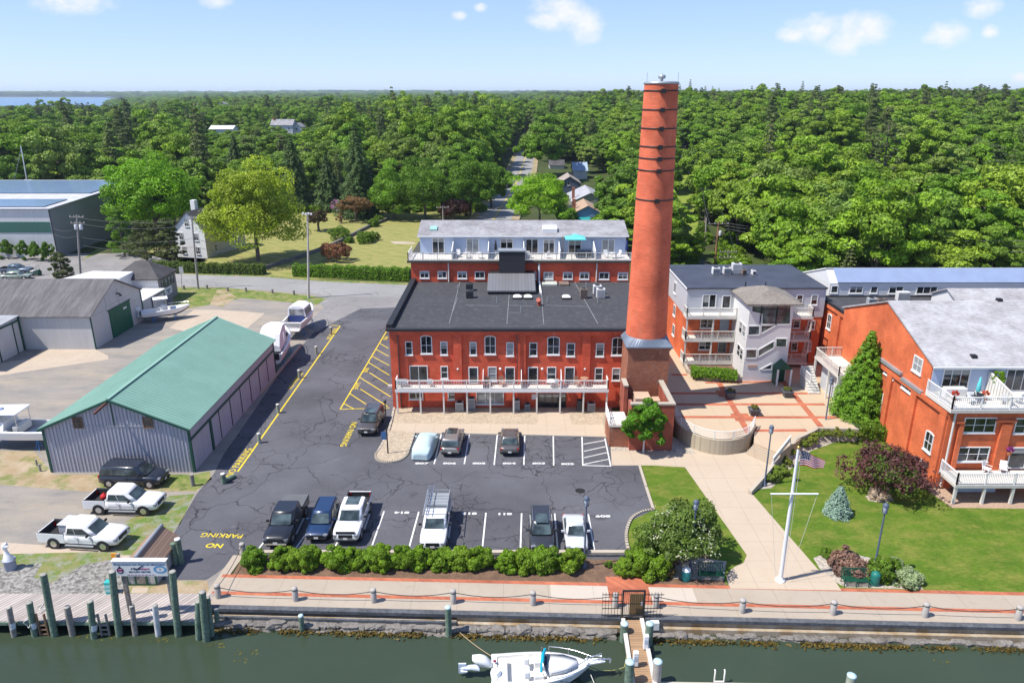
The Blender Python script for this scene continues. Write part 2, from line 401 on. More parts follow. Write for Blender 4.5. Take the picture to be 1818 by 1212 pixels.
paver=brick('brick_paving',(.44,.14,.075),(.34,.1,.055),(.34,.17,.11),stain=(.4,.25,.17))
lawn_m=lawn('mown_lawn',(.055,.115,.01),(.11,.175,.018),(.2,.2,.045),.55)
dry_lawn=lawn('dry_lawn',(.16,.2,.045),(.22,.235,.065),(.33,.28,.12),.5,1.6)
forest_floor=ground_mix('woodland_floor',[(.035,.06,.014),(.06,.085,.02),(.05,.045,.022)],(.05,.03,.08),2.,.3,3.)
seawall_m=ground_mix('stained_seawall',[(.36,.3,.22),(.26,.17,.08),(.44,.38,.3)],(.8,.55,.7),2.2,.2,10.,.3,(1,1,.25))
timber_cap=mat('tarred_timber',(.085,.09,.1),.8,var=.35,vs=1.2,fine=.3,fs=5)
#
def sst(a,b,x):t=min(1,max(0,(x-a)/(b-a)));return t*t*(3-2*t)
def bayq(x,y):return sst(-.5,-.53,x/y-.03*math.sin(y*.0021)-.02*sst(1000,2200,y))*sst(1120,1240,y)*sst(6600,6300,y)
def height(x,y):
 h=sst(240,1000,y)*9.
 h+=sst(25,110,x)*sst(108,420,y)*10.*(1-.45*sst(700,2000,y))
 h+=3.5*math.sin(x*.0043+1.3)*math.sin(y*.0037+.4)*sst(350,1200,y)
 h+=sst(5200,8000,y)*(10+22*max(0,math.sin(x*.0007+2.1))*sst(1500,-3000,x))*.9
 lo=sst(-.38,-.5,x/y)*sst(5500,4500,y)
 h*=1-.95*lo
 q=bayq(x,y)
 return h*(1-q)-8*q
bm=bmesh.new()
ys=[41.5,45,60,80,100]
while ys[-1]<9000:ys.append(ys[-1]+max(20,(ys[-1])*.085))
K=90
rows=[]
for y in ys:
 w=190+1.15*y
 rows.append([bm.verts.new((x,y,height(x,y)-.03))for x in[w*(2*i/K-1)for i in range(K+1)]])
for i in range(len(rows)-1):
 for k in range(K):
  f=bm.faces.new((rows[i][k],rows[i][k+1],rows[i+1][k+1],rows[i+1][k]));f.smooth=True
me=bpy.data.meshes.new('ground');bm.to_mesh(me);bm.free();me.materials.append(forest_floor)
ground=bpy.data.objects.new('ground',me);COL.objects.link(ground);struct(ground)
#
def water(name,c,rough,sc,st,deep=None):
 m,nt,b=new_mat(name);p=pos(nt)
 n1=noise(nt,scalev(nt,p,(1.,1.7,1.)),sc,5,.6);n2=noise(nt,p,.12,4)
 L(nt,mix_c(nt,n2,dark(c,.8),dark(c,1.25)),b.inputs['Base Color'])
 b.inputs['Roughness'].default_value=rough;b.inputs['IOR'].default_value=1.33;b.inputs['Specular IOR Level'].default_value=.5
 bump(nt,b,n1,st,.08);return m
sheet('channel_water',[(-140,-70),(140,-70),(140,41.4),(-140,41.4)],-.9,water('channel_water',(.036,.052,.032),.09,1.7,.3))
sheet('bay_water',[(-7500,1000),(-480,1000),(-2600,6700),(-7500,6700)],-2.,water('bay_water',(.1,.2,.33),.3,.05,.1))
#
sheet('yard_gravel',[(-140,41.2),(-19.2,41.2),(-20.5,45),(-23,60),(-23,100),(-16,118),(-40,124),(-62,126),(-62,152),(-140,152)],0.,yard_m)
sheet('dirt_strip',px([(0,800),(60,800),(95,842),(345,842),(375,838),(350,872),(180,872),(150,872),(0,860)]),.004,dirt_m)
sheet('grass_verge',px([(292,868),(270,842),(345,842),(372,836),(376,850),(345,872)]),.008,roughgrass)
sheet('grass_patch',px([(205,985),(222,925),(275,900),(300,880),(345,876),(320,930),(285,965),(262,985)]),.008,bank_grass)
sheet('concrete_strip',px([(0,962),(60,966),(235,978),(228,992),(0,984)]),.006,pad_m)
sheet('stone_bank',px([(-60,1056),(-60,1000),(30,1006),(90,996),(180,985),(222,990),(218,1054)]),.006,bank_m)
sheet('bank_grass',px([(-40,984),(60,982),(215,978),(212,990),(150,1002),(92,1034),(60,1024),(75,1000),(0,1006)]),.010,bank_grass)
sheet('tan_gravel',px([(215,1054),(228,1035),(286,1030),(368,1030),(372,1053)]),.006,dirt_m)
sheet('step_slab',px([(232,1052),(236,1042),(264,1042),(260,1052)]),.012,pad_m)
sheet('yard_apron',px([(-40,672),(-40,650),(52,637),(78,620),(168,619.5),(192,631),(192,638)]),.006,pad_m)
sheet('yard_slab',px([(300,582),(344,550),(391,550),(470,556),(430,590),(386,600)]),.006,pad_m)
sheet('parking_lot',px([(278,1029),(285,985),(318,930),(350,875),(380,840),(396,808),(440,745),(492,668),(520,632),(566,580),(590,556),(640,532),(706,528),(745,528),(790,640),(1090,640),(1085,780),(1086,822),(1135,826),(1160,905),(1118,925),(1112,960),(1122,993),(425,985),(392,1012),(366,1029)]),.008,asph)
sheet('side_road',[(-120,133)]+px([(255,484),(310,486),(460,490),(580,500),(725,506)])+[(20,124.5),(20,116),(-13,116)]+px([(660,531),(600,528),(556,521),(380,509),(308,508)])+[(-62,123),(-120,123)],.010,road_m)
sheet('road_mouth',px([(560,524),(660,527),(726,527),(720,545),(640,548),(600,568),(560,590),(540,575),(575,548)]),.0112,asph_old)
sheet('grass_verge',px([(306,545),(310,510),(400,511),(545,524),(580,530),(562,541),(505,536),(430,529),(372,541),(330,548)]),.012,roughgrass)
sheet('dirt_patch',px([(372,541),(386,514),(402,515),(420,528),(395,545)]),.016,dirt_m)
sheet('grass_verge',px([(345,488),(370,482),(470,488),(580,497),(728,502),(728,506),(580,500),(460,491)]),.014,roughgrass)
sheet('lawn',[(-78,131),(-13,129),(-6,150),(-7,190),(-10,232),(-78,232)],0.,dry_lawn)
sheet('garden_path',px([(692,428),(735,430),(738,433),(700,433)]),.006,pad_m)
sheet('light_lot',px([(-60,505),(-60,458),(96,458),(180,452),(215,448),(262,452),(330,470),(310,486),(255,488),(205,500)]),.014,asph_old)
sheet('grass_patch',px([(142,463),(175,440),(196,443),(170,452)]),.018,roughgrass)
cl=[G(876,392),G(919,322),G(944,250),G(949,236)]
w=4.6
def along(name,o0,o1,dz,m,ymax=9e9):
 mb=MB();V=[]
 for k in range(61):
  t=k/60*2.999;i=int(t);p=cl[i].lerp(cl[i+1],t-i)
  if p.y>ymax:break
  zz=height(p.x,p.y)+dz;V+=[(p.x+o0,p.y,zz),(p.x+o1,p.y,zz)]
 mb.add(V,[(2*k,2*k+1,2*k+3,2*k+2)for k in range(len(V)//2-1)]);return struct(mb.build(name,m))
along('street',-w,w,.3,road_m)
for o_ in(-.16,.16):
 along('centre_line',o_-.07,o_+.07,.32,yellow_line,420)
for s_ in(-1,1):
 along('road_shoulder',*sorted((s_*w,s_*(w+2.2))),.27,dirt_m)
sheet('rear_drive',px([(1180,475),(1186,450),(1236,446),(1262,474)]),.004,asphalt('drive_asphalt',(.07,.07,.075)))
mb=MB();V=[]
for k in range(24):
 yy=150+k*8.2;V+=[(yy*.228-5.,yy,height(yy*.228-5,yy)+.12),(yy*.228+5.,yy,height(yy*.228+5,yy)+.12)]
mb.add(V,[(2*k,2*k+1,2*k+3,2*k+2)for k in range(23)]);struct(mb.build('meadow',lawn('meadow_grass',(.12,.2,.02),(.19,.27,.03),(.26,.28,.07),.5)))
sheet('forecourt_aggregate',px([(690,768),(700,722),(1086,722),(1084,755),(690,753)]),.012,aggregate)
sheet('forecourt_walk',px([(690,768),(697,751),(1084,754),(1084,776),(735,769)]),.016,walk_m)
sheet('entrance_walk',px([(953,757),(957,727),(1009,727),(1016,757)]),.017,walk_m)
sheet('lawn',[G(1135,826)[:2],G(1160,905)[:2],G(1116,925)[:2],G(1112,960)[:2],(9.2,45.3),(9.2,42.3),(75,39.9),(75,57.5),(36,57),(36.2,66),(31,68.5),(26,67),(21,64),(18,66),(11,64)],.004,lawn_m)
sheet('entrance_walk',px([(1084,792),(1118,800),(1188,800),(1194,775),(1225,790),(1290,796),(1322,790),(1372,822),(1340,866),(1328,868),(1452,1010),(1480,1044),(1300,1044),(1326,985),(1216,829),(1160,826),(1086,826)]),.012,walk_m)
c0=G(1386,1030)
sheet('flagpole_apron',[(c0.x+3.75*math.cos(a),c0.y-.3+2.7*math.sin(a))for a in np.linspace(0,PI,22)]+[(c0.x-3.75,41.9),(c0.x+3.75,41.7)],.0165,walk_m)
sheet('stone_bed',px([(1085,800),(1090,793),(1195,797),(1215,770),(1235,806),(1198,803)]),.018,pea)
sheet('stone_bed',px([(1330,870),(1362,850),(1440,775),(1470,768),(1580,775),(1545,785),(1490,782),(1440,800),(1400,835),(1370,866)]),.016,pea)
sheet('stone_bed',px([(1192,1026),(1200,1004),(1240,990),(1290,996),(1284,1030)]),.010,pea)
sheet('stone_bed',px([(1444,990),(1470,980),(1520,984),(1590,1000),(1640,1046),(1500,1042),(1462,1020)]),.010,pea)
sheet('stone_bed',px([(1536,880),(1552,874),(1580,878),(1588,888),(1565,893),(1542,888)]),.010,pea)
sheet('stone_bed',px([(1460,905),(1470,900),(1512,905),(1505,915),(1480,917)]),.008,pea)
sheet('patio_paving',px([(1640,866),(1672,866),(1700,850),(1830,850),(1830,903),(1690,901)]),.012,mat('tan_patio',(.36,.25,.18),.9,fine=.2,fs=5))
sheet('planting_bed',[(-19.6,43.3),(9.4,42.3),(14.8,42.1),(14.3,45.8),(9.4,45.5),(-19.6,45.6)],.007,soil_m)
def PY_(x,y):return y-.036*(x+18)
def SH(pts):return[(x,PY_(x,y))for x,y in pts]
sheet('promenade',SH([(-19.9,39.95),(70,39.95),(70,43.4),(-19.8,43.4)])+[(-19.6,45.7),(-20.4,45.7),(-20.7,40.6)],.012,prom_m)
y1,y2=43.22,41.38
for a,b in((y1-.17,y1+.17),(y2-.17,y2+.17)):
 sheet('brick_band',SH([(-20.3,a),(70,a),(70,b),(-20.3,b)]),.016,paver)
gx0,gx1=G(1078,1040).x,G(1150,1040).x
sheet('new_slab',SH([(G(977,1040).x,y2+.18),(gx0,y2+.18),(gx0,y1-.18),(G(977,1040).x,y1-.18)]),.016,new_slab)
sheet('brick_crossing',SH([(gx0,y2+.18),(gx1,y2+.18),(gx1,44.1),(gx0,44.1)]),.018,paver)
sheet('new_slab',SH([(gx1+.02,y2+.18),(gx1+3.,y2+.18),(gx1+3.,y1-.18),(gx1+.02,y1-.18)]),.016,new_slab)
def kerb(pts,h=.13,wd=.22,m=None):
 mb=MB()
 for a,b in zip(pts,pts[1:]):
  d=(Vector(b)-Vector(a)).normalized()*.04
  mb.beam(Vector(a)-d+Vector((0,0,h/2)),Vector(b)+d+Vector((0,0,h/2)),wd,h)
 return struct(mb.build('kerb',m or concrete_m))
def curve(P_,n=5):
 out=[]
 for i in range(len(P_)-1):
  p0,p1,p2,p3=P_[max(i-1,0)],P_[i],P_[i+1],P_[min(i+2,len(P_)-1)]
  for k in range(n):t=k/n;out.append(.5*(2*p1+(p2-p0)*t+(2*p0-5*p1+4*p2-p3)*t*t+(3*p1-p0-3*p2+p3)*t**3))
 return out+[P_[-1]]
kerb([(p.x,p.y,0)for p in px([(1135,826),(1147,865),(1160,905)])+curve(px([(1160,905),(1140,909),(1122,920),(1113,940),(1112,960),(1118,985),(1122,996)]))[1:]])
isl=curve(px([(700,724),(690,765),(674,797),(667,808),(671,817),(688,821),(709,818),(722,808),(727,795),(736,768)]))
kerb([(p.x,p.y,0)for p in isl])
kerb([(p.x,p.y,0)for p in px([(736,769),(900,771),(1084,776)])],.1)
sheet('kerb_island',isl[5:],.10,aggregate)
mb=MB();mb.box(-19.9,45.62,0,9.3,45.95,.3);o=mb.build('kerb',concrete_m);struct(o)
mb=MB();mb.box(-19.0,45.5,.0,9.2,45.61,.17);struct(mb.build('kerb_timber',timber_cap))
kerb([(p.x,p.y,0)for p in px([(460,700),(492,664),(535,613)])],.25,.3)
def stroke(a,b,wd,m,name='road_marking',z=.013):
 a,b=G(*a),G(*b);d=(b-a).normalized();n=Vector((-d.y,d.x,0))*wd/2
 sheet(name,[a+n,b+n,b-n,a-n],z,m)
def A8(x,y):return(370+x/4.04,560+y/4.04)
def A4(x,y):return(700+x/3.565,740+y/3.565)
stroke((422,837),(604,578.6),.16,yellow_line);stroke((604,578.6),(586.6,577.3),.16,yellow_line,z=.0145)
stroke(A8(945,672),A8(1285,100),.14,yellow_line);stroke(A8(945,672),A8(1300,662),.13,yellow_line,z=.0145)
for a,b in(((970,630),(1040,668)),((1015,560),(1130,635)),((1090,527),(1285,652)),((1085,443),(1308,583)),((1155,410),(1303,503)),((1145,335),(1298,428)),((1170,290),(1297,358)),((1200,242),(1293,292)),((1230,200),(1290,235))):
 stroke(A8(*a),A8(*b),.12,yellow_line,z=.016)
for a,b in(((298,105),(252,298)),((475,108),(443,298)),((652,112),(632,303)),((826,115),(820,303)),((1006,120),(1009,308)),((1188,125),(1193,308)),((1333,135),(1370,312)),
             ((155,600),(85,858)),((580,605),(553,872)),((806,608),(797,878)),((1015,610),(1038,880)),((1228,615),(1273,885))):
 stroke(A4(*a),A4(*b),.12,white_line)
for a,b in(((1193,306),(1369,311)),((1197,172),(1333,148)),((1200,217),(1338,187)),((1200,258),(1345,225)),((1195,300),(1355,267))):
 stroke(A4(*a),A4(*b),.11,white_line,z=.016)
for u,v,u2,v2 in((682,907,656,981),(545,945,521,979),(607,945,590,980),(478,950,458,975)):stroke((u,v),(u2,v2),.12,white_line)
def gtext(t,u,v,size,rz,m,sx=1.,bold=.01):
 p=G(u,v);o=text_mesh('road_lettering',t,size,m,Matrix.Translation((p.x,p.y,.0175))@Matrix.Rotation(rz,4,'Z'),None,0,sx,bold);struct(o)
q=PI/2
gtext('NO PARKING',425,820,.86,q,yellow_line,1.05,.005);gtext('NO PARKING',525,676,.8,q,yellow_line,1.05,.005);gtext('NO PARKING',590,592,.8,q,yellow_line,1.05,.005)
gtext('NO PARKING',619,770,.86,-q,yellow_line,1.05,.005)
gtext('PARKING',394,950,.75,PI-.06,yellow_line,1.05,.005);gtext('NO',381,968,.75,PI-.06,yellow_line,1.1,.02)
for t,x,y in(('FIRE',1130,392),('LANE',1065,505),('FIRE',1270,163)):
 gtext(t,*A8(x,y),.72,-q,yellow_line,1.15,.005)
for t,x in(('807',174),('806',350),('805',537),('804',727),('803',915),('802',1097)):gtext(t,*A4(x,294 if x<1000 else 298),.42,0,white_line,1.9,.018)
for t,x,y in(('814',48,604),('812',475,610),('811',697,613),('809',1320,627)):gtext(t,*A4(x,y),.42,PI,white_line,1.9,.018)
mh=G(1030,871)
tag(MB().lathe((mh.x,mh.y,.008),[(.42,0),(.42,.012),(.36,.014),(.36,.01)],24).build('manhole_cover',mat('cast_iron',(.03,.03,.03),.6,.5)),'round iron manhole cover in the dark asphalt near the drive through the lot','manhole cover')
#
def stones(seed,n,x0,x1,yc,zc,sy=.22,sz=.2,smin=.22,smax=.55):
 rnd=random.Random(seed);mb=MB()
 ico=bmesh.new();bmesh.ops.create_icosphere(ico,subdivisions=2,radius=1.)
 V=[v.co.copy()for v in ico.verts];Fs=[[v.index for v in f.verts]for f in ico.faces];ico.free()
 for i in range(n):
  cx=x0+(x1-x0)*(i+rnd.uniform(-.4,.4))/n;s_=rnd.uniform(smin,smax)
  sc=Vector((s_*rnd.uniform(.8,1.9),s_*rnd.uniform(.7,1.1),s_*rnd.uniform(.45,.75)))
  a,ph=rnd.uniform(-.4,.4),rnd.uniform(0,9)
  P=[]
  for v in V:
   k=1+.16*math.sin(3*v.x+ph)*math.sin(4*v.y+ph*2)+.1*math.sin(5*v.z+ph)
   w_=Vector((max(-.72,min(.72,v.x))*sc.x,max(-.7,min(.7,v.y))*sc.y,max(-.66,min(.66,v.z))*sc.z))*k*1.25
   P.append((cx+w_.x*math.cos(a)-w_.y*math.sin(a),yc+rnd.uniform(-.002,.002)+w_.x*math.sin(a)+w_.y*math.cos(a),zc+w_.z))
  dy,dz=rnd.uniform(-sy,sy),rnd.uniform(-sz,sz)
  mb.add([(x,y+dy,z+dz)for x,y,z in P],Fs)
 return mb
WZ=-.9
gwx0,gwx1=G(1104,1096).x,G(1142,1096).x
def shear(o):
 off=parent_loc(o)
 for v in o.data.vertices:v.co.y-=.036*(v.co.x+off.x+18)-1.6
 return o
sw=thing('seawall','long stained concrete seawall with a tarred timber cap edging the promenade over the water','seawall',(20,37,WZ))
mb=MB()
for k in range(24):
 x=gwx1+.1+k*2.6;mb.box(x,38.25+.012*(k%2),-.6,x+2.59,38.9,-.12)
for k in range(4):x=-3.6+k*2.7;mb.box(x,38.25+.012*(k%2),-.6,min(x+2.69,gwx0-.1),38.9,-.12)
mb.box(gwx0-.099,38.6,-.8,gwx1+.099,38.9,-.05);mb.box(-3.6,37.95,-1.2,70,38.249,-.52);shear(mb.build('wall',seawall_m,sw))
mb=MB();mb.box(-20.2,38.5,-1.,-3.6,38.9,-.12);mb.box(-20.,38.,-1.,-3.6,38.5,-.42);shear(mb.build('ledge',seawall_m,sw))
for a,b in((-20.3,gwx0-.1),(gwx1+.1,70)):mb=MB();mb.box(a,38.12,-.16,b,38.52,.07);shear(mb.build('timber_cap',timber_cap,sw))
mb=MB();mb.box(-19.5,37.84,-.6,-3.6,38.,-.34);shear(mb.build('timber_wale',timber_cap,sw))
shear(stones(3,100,-19.8,gwx0-.5,37.72,-.72,.1,.06,.2,.42).build('stone_footing',stone_m,sw))
shear(stones(4,90,-19.8,gwx0-.5,37.5,-.92,.1,.05,.16,.32).build('stone_toe',stone_m,sw))
shear(stones(5,150,gwx1+.4,70,37.72,-.88,.1,.05,.18,.34).build('stone_toe',stone_m,sw))
shear(stones(8,30,-21.8,-18.6,38.3,-.6,.4,.3,.25,.45).build('stone_footing',stone_m,sw))
#
def PF(Y):return lambda s,z,d:(s,Y-d,z)
def PL(X):return lambda s,z,d:(X-d,s,z)
def PR(X):return lambda s,z,d:(X+d,s,z)
def pb(mb,P,s0,s1,z0,z1,d0,d1):
 a,b=P(s0,z0,d0),P(s1,z1,d1);mb.box(*a,*b)
wrnd=random.Random(11)
def window(par,P,s0,s1,z0,z1,cols=1,rows=2,arch=0.,name='window',fr=.08,trim=None,glass=None,sill=True,sub='pane',thick=False):
 if s0>s1:s0,s1=s1,s0
 if z0>z1:z0,z1=z1,z0
 trim=trim or white_paint;mb=MB()
 pb(mb,P,s0,s0+fr,z0,z1,0,.07);pb(mb,P,s1-fr,s1,z0,z1,0,.07);pb(mb,P,s0+fr,s1-fr,z0,z0+fr,0,.07)
 if arch:
  n=8;c=[(s0+(s1-s0)*k/n,z1+arch*(1-(2*k/n-1)**2))for k in range(n+1)]
  for(a,za),(b,zb)in zip(c,c[1:]):mb.extr([P(a,za-fr,0),P(b,zb-fr,0),P(b,zb+.02,0),P(a,za+.02,0)],Vector(P(0,0,.068))-Vector(P(0,0,0)))
 else:pb(mb,P,s0+fr,s1-fr,z1-fr,z1,0,.07)
 w=.05 if not thick else .09
 for k in range(1,cols):
  s=s0+(s1-s0)*k/cols;pb(mb,P,s-w/2,s+w/2,z0+fr,z1-fr+arch,0,.055)
 for k in range(1,rows):
  z=z0+(z1-z0)*k/rows;pb(mb,P,s0+fr,s1-fr,z-.022,z+.022,0,.05)
 if sill:pb(mb,P,s0-.06,s1+.06,z0-.11,z0-.002,0,.13)
 f=mb.build(name,trim,par)
 mb=MB();e=.004
 pts=[P(s0+fr-e,z0+fr-e,.0),P(s1-fr+e,z0+fr-e,.0)]
 if arch:pts+=[P(s1-(s1-s0)*k/8,z1-fr*.6+arch*(1-(1-2*k/8)**2),.0)for k in range(0,9)]
 else:pts+=[P(s1-fr+e,z1-fr+e,.0),P(s0+fr-e,z1-fr+e,.0)]
 mb.extr(pts,Vector(P(0,0,.022))-Vector(P(0,0,0)))
 mb.build(sub,glass or(pane_blind if wrnd.random()<.15 else pane_m),f)
 if not arch and glass is not pane_blind and wrnd.random()<.55:
  mb=MB();k=wrnd.choice((.25,.4,.5,.62));a_,b_=s0+fr,s1-fr
  if cols==2 and wrnd.random()<.5:b_=(a_+b_)/2
  pb(mb,P,a_+.01,b_-.01,z1-fr-(z1-z0-2*fr)*k,z1-fr,.023,.028);mb.build('blind',mat('window_blind',(.3,.3,.29),.5,var=.1),f)
 return f
def wpx(par,P,inv,a,b,**k):
 s0,z1=inv(*a);s1,z0=inv(*b);return window(par,P,s0,s1,z0,z1,**k)
def door(par,P,s0,s1,z0,z1,c=None,glassy=True):
 if s0>s1:s0,s1=s1,s0
 mb=MB();fr=.09
 pb(mb,P,s0,s0+fr,z0,z1,0,.08);pb(mb,P,s1-fr,s1,z0,z1,0,.08);pb(mb,P,s0+fr,s1-fr,z1-fr,z1,0,.08);pb(mb,P,s0+fr,s1-fr,z0,z0+.1,0,.06)
 d=mb.build('door',c or white_paint,par)
 mb=MB();pb(mb,P,s0+fr-.004,s1-fr+.004,z0+.09,z1-fr+.004,0,.035);mb.build('pane' if glassy else 'door_leaf',pane_m if glassy else(c or white_paint),d)
 mb=MB();pb(mb,P,s1-fr-.12,s1-fr-.06,(z0+z1)/2-.08,(z0+z1)/2+.02,.03,.09);mb.build('handle',steel,d);return d
def railing(par,pts,z,h=1.,m=None,sp=.16,post=1.9,name='railing',pw=.1,thin=.035):
 mb=MB()
 for a,b in zip(pts,pts[1:]):
  a,b=Vector((a[0],a[1],0)),Vector((b[0],b[1],0));ln=(b-a).length;d=(b-a)/ln
  mb.beam(a+Vector((0,0,z+h)),b+Vector((0,0,z+h)),.1,.06);mb.beam(a+Vector((0,0,z+.12)),b+Vector((0,0,z+.12)),.06,.05)
  n=max(1,round(ln/post))
  for k in range(n+1):
   p=a+d*(ln*k/n);mb.box(p.x-pw/2,p.y-pw/2,z,p.x+pw/2,p.y+pw/2,z+h+.08)
  n=max(1,int(ln/sp))
  for k in range(1,n):
   p=a+d*(ln*k/n);mb.box(p.x-thin/2,p.y-thin/2,z+.12,p.x+thin/2,p.y+thin/2,z+h)
 return mb.build(name,m or white_paint,par)
def gable_walls(mb,x0,x1,y0,y1,z0,ze,zr,axis='x',ridge=.5):
 """House prism; the ridge runs along `axis`."""
 if axis=='x':
  yr=y0+(y1-y0)*ridge;pts=[(x0,y0,z0),(x0,y1,z0),(x0,y1,ze),(x0,yr,zr),(x0,y0,ze)];mb.extr(pts,(x1-x0,0,0))
 else:
  xr=x0+(x1-x0)*ridge;pts=[(x0,y0,z0),(x1,y0,z0),(x1,y0,ze),(xr,y0,zr),(x0,y0,ze)];mb.extr(pts,(0,y1-y0,0))
def gable_roof(mb,x0,x1,y0,y1,ze,zr,axis='x',ridge=.5,ov=.35,t=.14):
 if axis=='x':
  yr=y0+(y1-y0)*ridge
  for ye,sg in((y0,-1),(y1,1)):
   sl=(zr-ze)/abs(yr-ye);e=ye+sg*ov
   mb.extr([(x0-ov,e,ze-sl*ov+.03),(x0-ov,yr,zr+.03),(x0-ov,yr,zr+.03+t),(x0-ov,e,ze-sl*ov+.03+t)],(x1-x0+2*ov,0,0))
 else:
  xr=x0+(x1-x0)*ridge
  for xe,sg in((x0,-1),(x1,1)):
   sl=(zr-ze)/abs(xr-xe);e=xe+sg*ov
   mb.extr([(e,y0-ov,ze-sl*ov+.03),(xr,y0-ov,zr+.03),(xr,y0-ov,zr+.03+t),(e,y0-ov,ze-sl*ov+.03+t)],(0,y1-y0+2*ov,0))
def hip_roof(mb,x0,x1,y0,y1,ze,zr,ov=.5,inset=.5):
 x0-=ov;x1+=ov;y0-=ov;y1+=ov;W,D=x1-x0,y1-y0
 if W>=D:r=[(x0+D*inset,(y0+y1)/2),(x1-D*inset,(y0+y1)/2)]
 else:r=[((x0+x1)/2,y0+W*inset),((x0+x1)/2,y1-W*inset)]
 V=[(x0,y0,ze),(x1,y0,ze),(x1,y1,ze),(x0,y1,ze),(x0,y0,ze+.16),(x1,y0,ze+.16),(x1,y1,ze+.16),(x0,y1,ze+.16),(*r[0],zr),(*r[1],zr)]
 Fc=[(0,3,2,1),(0,1,5,4),(1,2,6,5),(2,3,7,6),(3,0,4,7)]
 Fc+=[(4,5,9,8),(5,6,9),(6,7,8,9),(7,4,8)]if W>=D else[(4,5,8),(5,6,9,8),(6,7,9),(7,4,8,9)]
 mb.add(V,Fc)
#
FY,RY,PY=72.3,92.3,95.8
def C2(x,y):return onY(680+x/3.496,560+y/3.496,FY)
def C1(x,y,Y):return onY(680+x/3.7875,370+y/3.7875,Y)
mill=thing('brick_mill','long red brick mill with black roof, white balcony and pale blue rooftop penthouse','mill building',(0,85,0))
X0,X1,ZR=-12.7,15.1,8.75
mb=MB();mb.box(X0,FY,0,X1,RY,ZR);mb.build('wall',brick_red,mill)
mb=MB()
for a,b in((40,100),(440,490),(832,885),(1233,1283),(1482,1530)):
 x0,_=C2(a,300);x1,_=C2(b,300);mb=MB();mb.box(max(x0,X0-.02),FY-.24,0,x1,FY-.003,ZR-.502);mb.build('pier',brick_red,mill)
mb=MB();mb.box(X0-.02,FY-.34,ZR-.5,X1,FY-.003,ZR-.02);mb.build('cornice',brick_red,mill)
mb=MB();mb.box(X0+.3,FY+.05,ZR+.003,X1-.05,RY-.003,ZR+.06);mb.build('roof',black_roof,mill)
mb=MB();mb.box(X0-.35,FY-.5,ZR-.015,X1+.1,FY+.048,ZR+.2)
mb.box(X0-.35,FY+.05,ZR,X0+.28,RY,ZR+.55);mb.build('parapet',tar,mill)
seam=mat('roof_seam',(.22,.22,.225),.8,var=.3)
mb=MB()
for a,b in(((520,485),(445,775)),((848,580),(833,778)),((1065,560),(1080,778)),((1280,480),(1445,775)),((500,600),(470,690))):
 p=G(680+a[0]/3.7875,370+a[1]/3.7875,ZR+.07);q_=G(680+b[0]/3.7875,370+b[1]/3.7875,ZR+.07);mb.beam(p,q_,.06,.025)
for a,b in(((550,650),(780,655)),((840,652),(1010,655)),((1100,650),(1370,660)),((845,700),(930,700))):
 p=G(680+a[0]/3.7875,370+a[1]/3.7875,ZR+.07);q_=G(680+b[0]/3.7875,370+b[1]/3.7875,ZR+.07);mb.beam(p,q_,.07,.02)
mb.build('roof_seam',seam,mill)
iF=lambda x,y:C2(x,y)
P=PF(FY)
for a,b in(((137,160),(185,243)),((355,160),(402,243)),((537,163),(582,245)),((765,165),(812,250)),((908,167),(957,250)),((1140,170),(1190,252)),((1322,171),(1370,253)),
             ((357,313),(405,390)),((650,317),(705,405)),((1018,318),(1073,410)),((1315,323),(1362,403)),((1423,325),(1470,402))):wpx(mill,P,iF,a,b,cols=1,rows=2)
for a,b in(((232,132),(307,236)),((630,134),(700,239)),((1020,139),(1095,242)),((1422,143),(1487,246))):wpx(mill,P,iF,a,b,cols=2,rows=2,arch=.16,glass=pane_m)
wpx(mill,P,iF,(163,310),(280,408),cols=2,rows=1,sill=False);
for a,b in(((160,470),(250,518)),((402,470),(492,520))):wpx(mill,P,iF,a,b,cols=2,rows=1)
wpx(mill,P,iF,(578,472),(750,548),cols=3,rows=1,glass=pane_blind,fr=.06)
for a,b in((530,590),(757,818),(900,962),(1128,1190)):
 s0,z1=C2(a,318);s1,_=C2(b,318);door(mill,P,s0,s1,2.78,z1)
s0,z1=C2(962,480);s1,_=C2(1137,480)
window(mill,P,s0,s1,.05,z1,cols=4,rows=1,name='entrance_glazing',trim=black_iron,sill=False,fr=.06)
for a in(465,728,988,1252):
 s,z=C2(a,328);mb=MB();mb.lathe((s,FY-.16,z-.1),[(.02,0),(.13,.03),(.15,.12),(.1,.22),(.02,.25)],12);mb.build('wall_lamp',white_paint,mill)
by=FY-1.75
bal=None
mb=MB();bx0,_=onY(702,697,by);bx1,_=onY(1080,697,by);mb.box(bx0,by,2.5,bx1,FY-.36,2.76);bal=mb.build('balcony',deck_white,mill)
mb=MB();mb.box(bx0-.03,by-.05,2.48,bx1+.03,by-.003,2.8);mb.build('fascia',white_paint,bal)
railing(bal,[(bx0+.06,FY-.4),(bx0+.06,by+.06),(bx1-.06,by+.06),(bx1-.06,FY-.4)],2.76,1.0,white_paint,.17,2.45)
for k in range(10):
 x=bx0+.12+(bx1-bx0-.24)*k/9
 if k:pass
 mb=MB();mb.box(x-.08,by+.05,0,x+.08,by+.21,2.49);mb.build('post',off_white,bal)
for x in(622,856,1100):
 s,_=C2(x,400);mb=MB();mb.extr([(s,by+.1,2.77),(s,FY-.26,2.77),(s,FY-.26,4.5),(s,by+.9,4.2),(s,by+.1,3.6)],(.06,0,0));mb.build('divider',white_paint,bal)
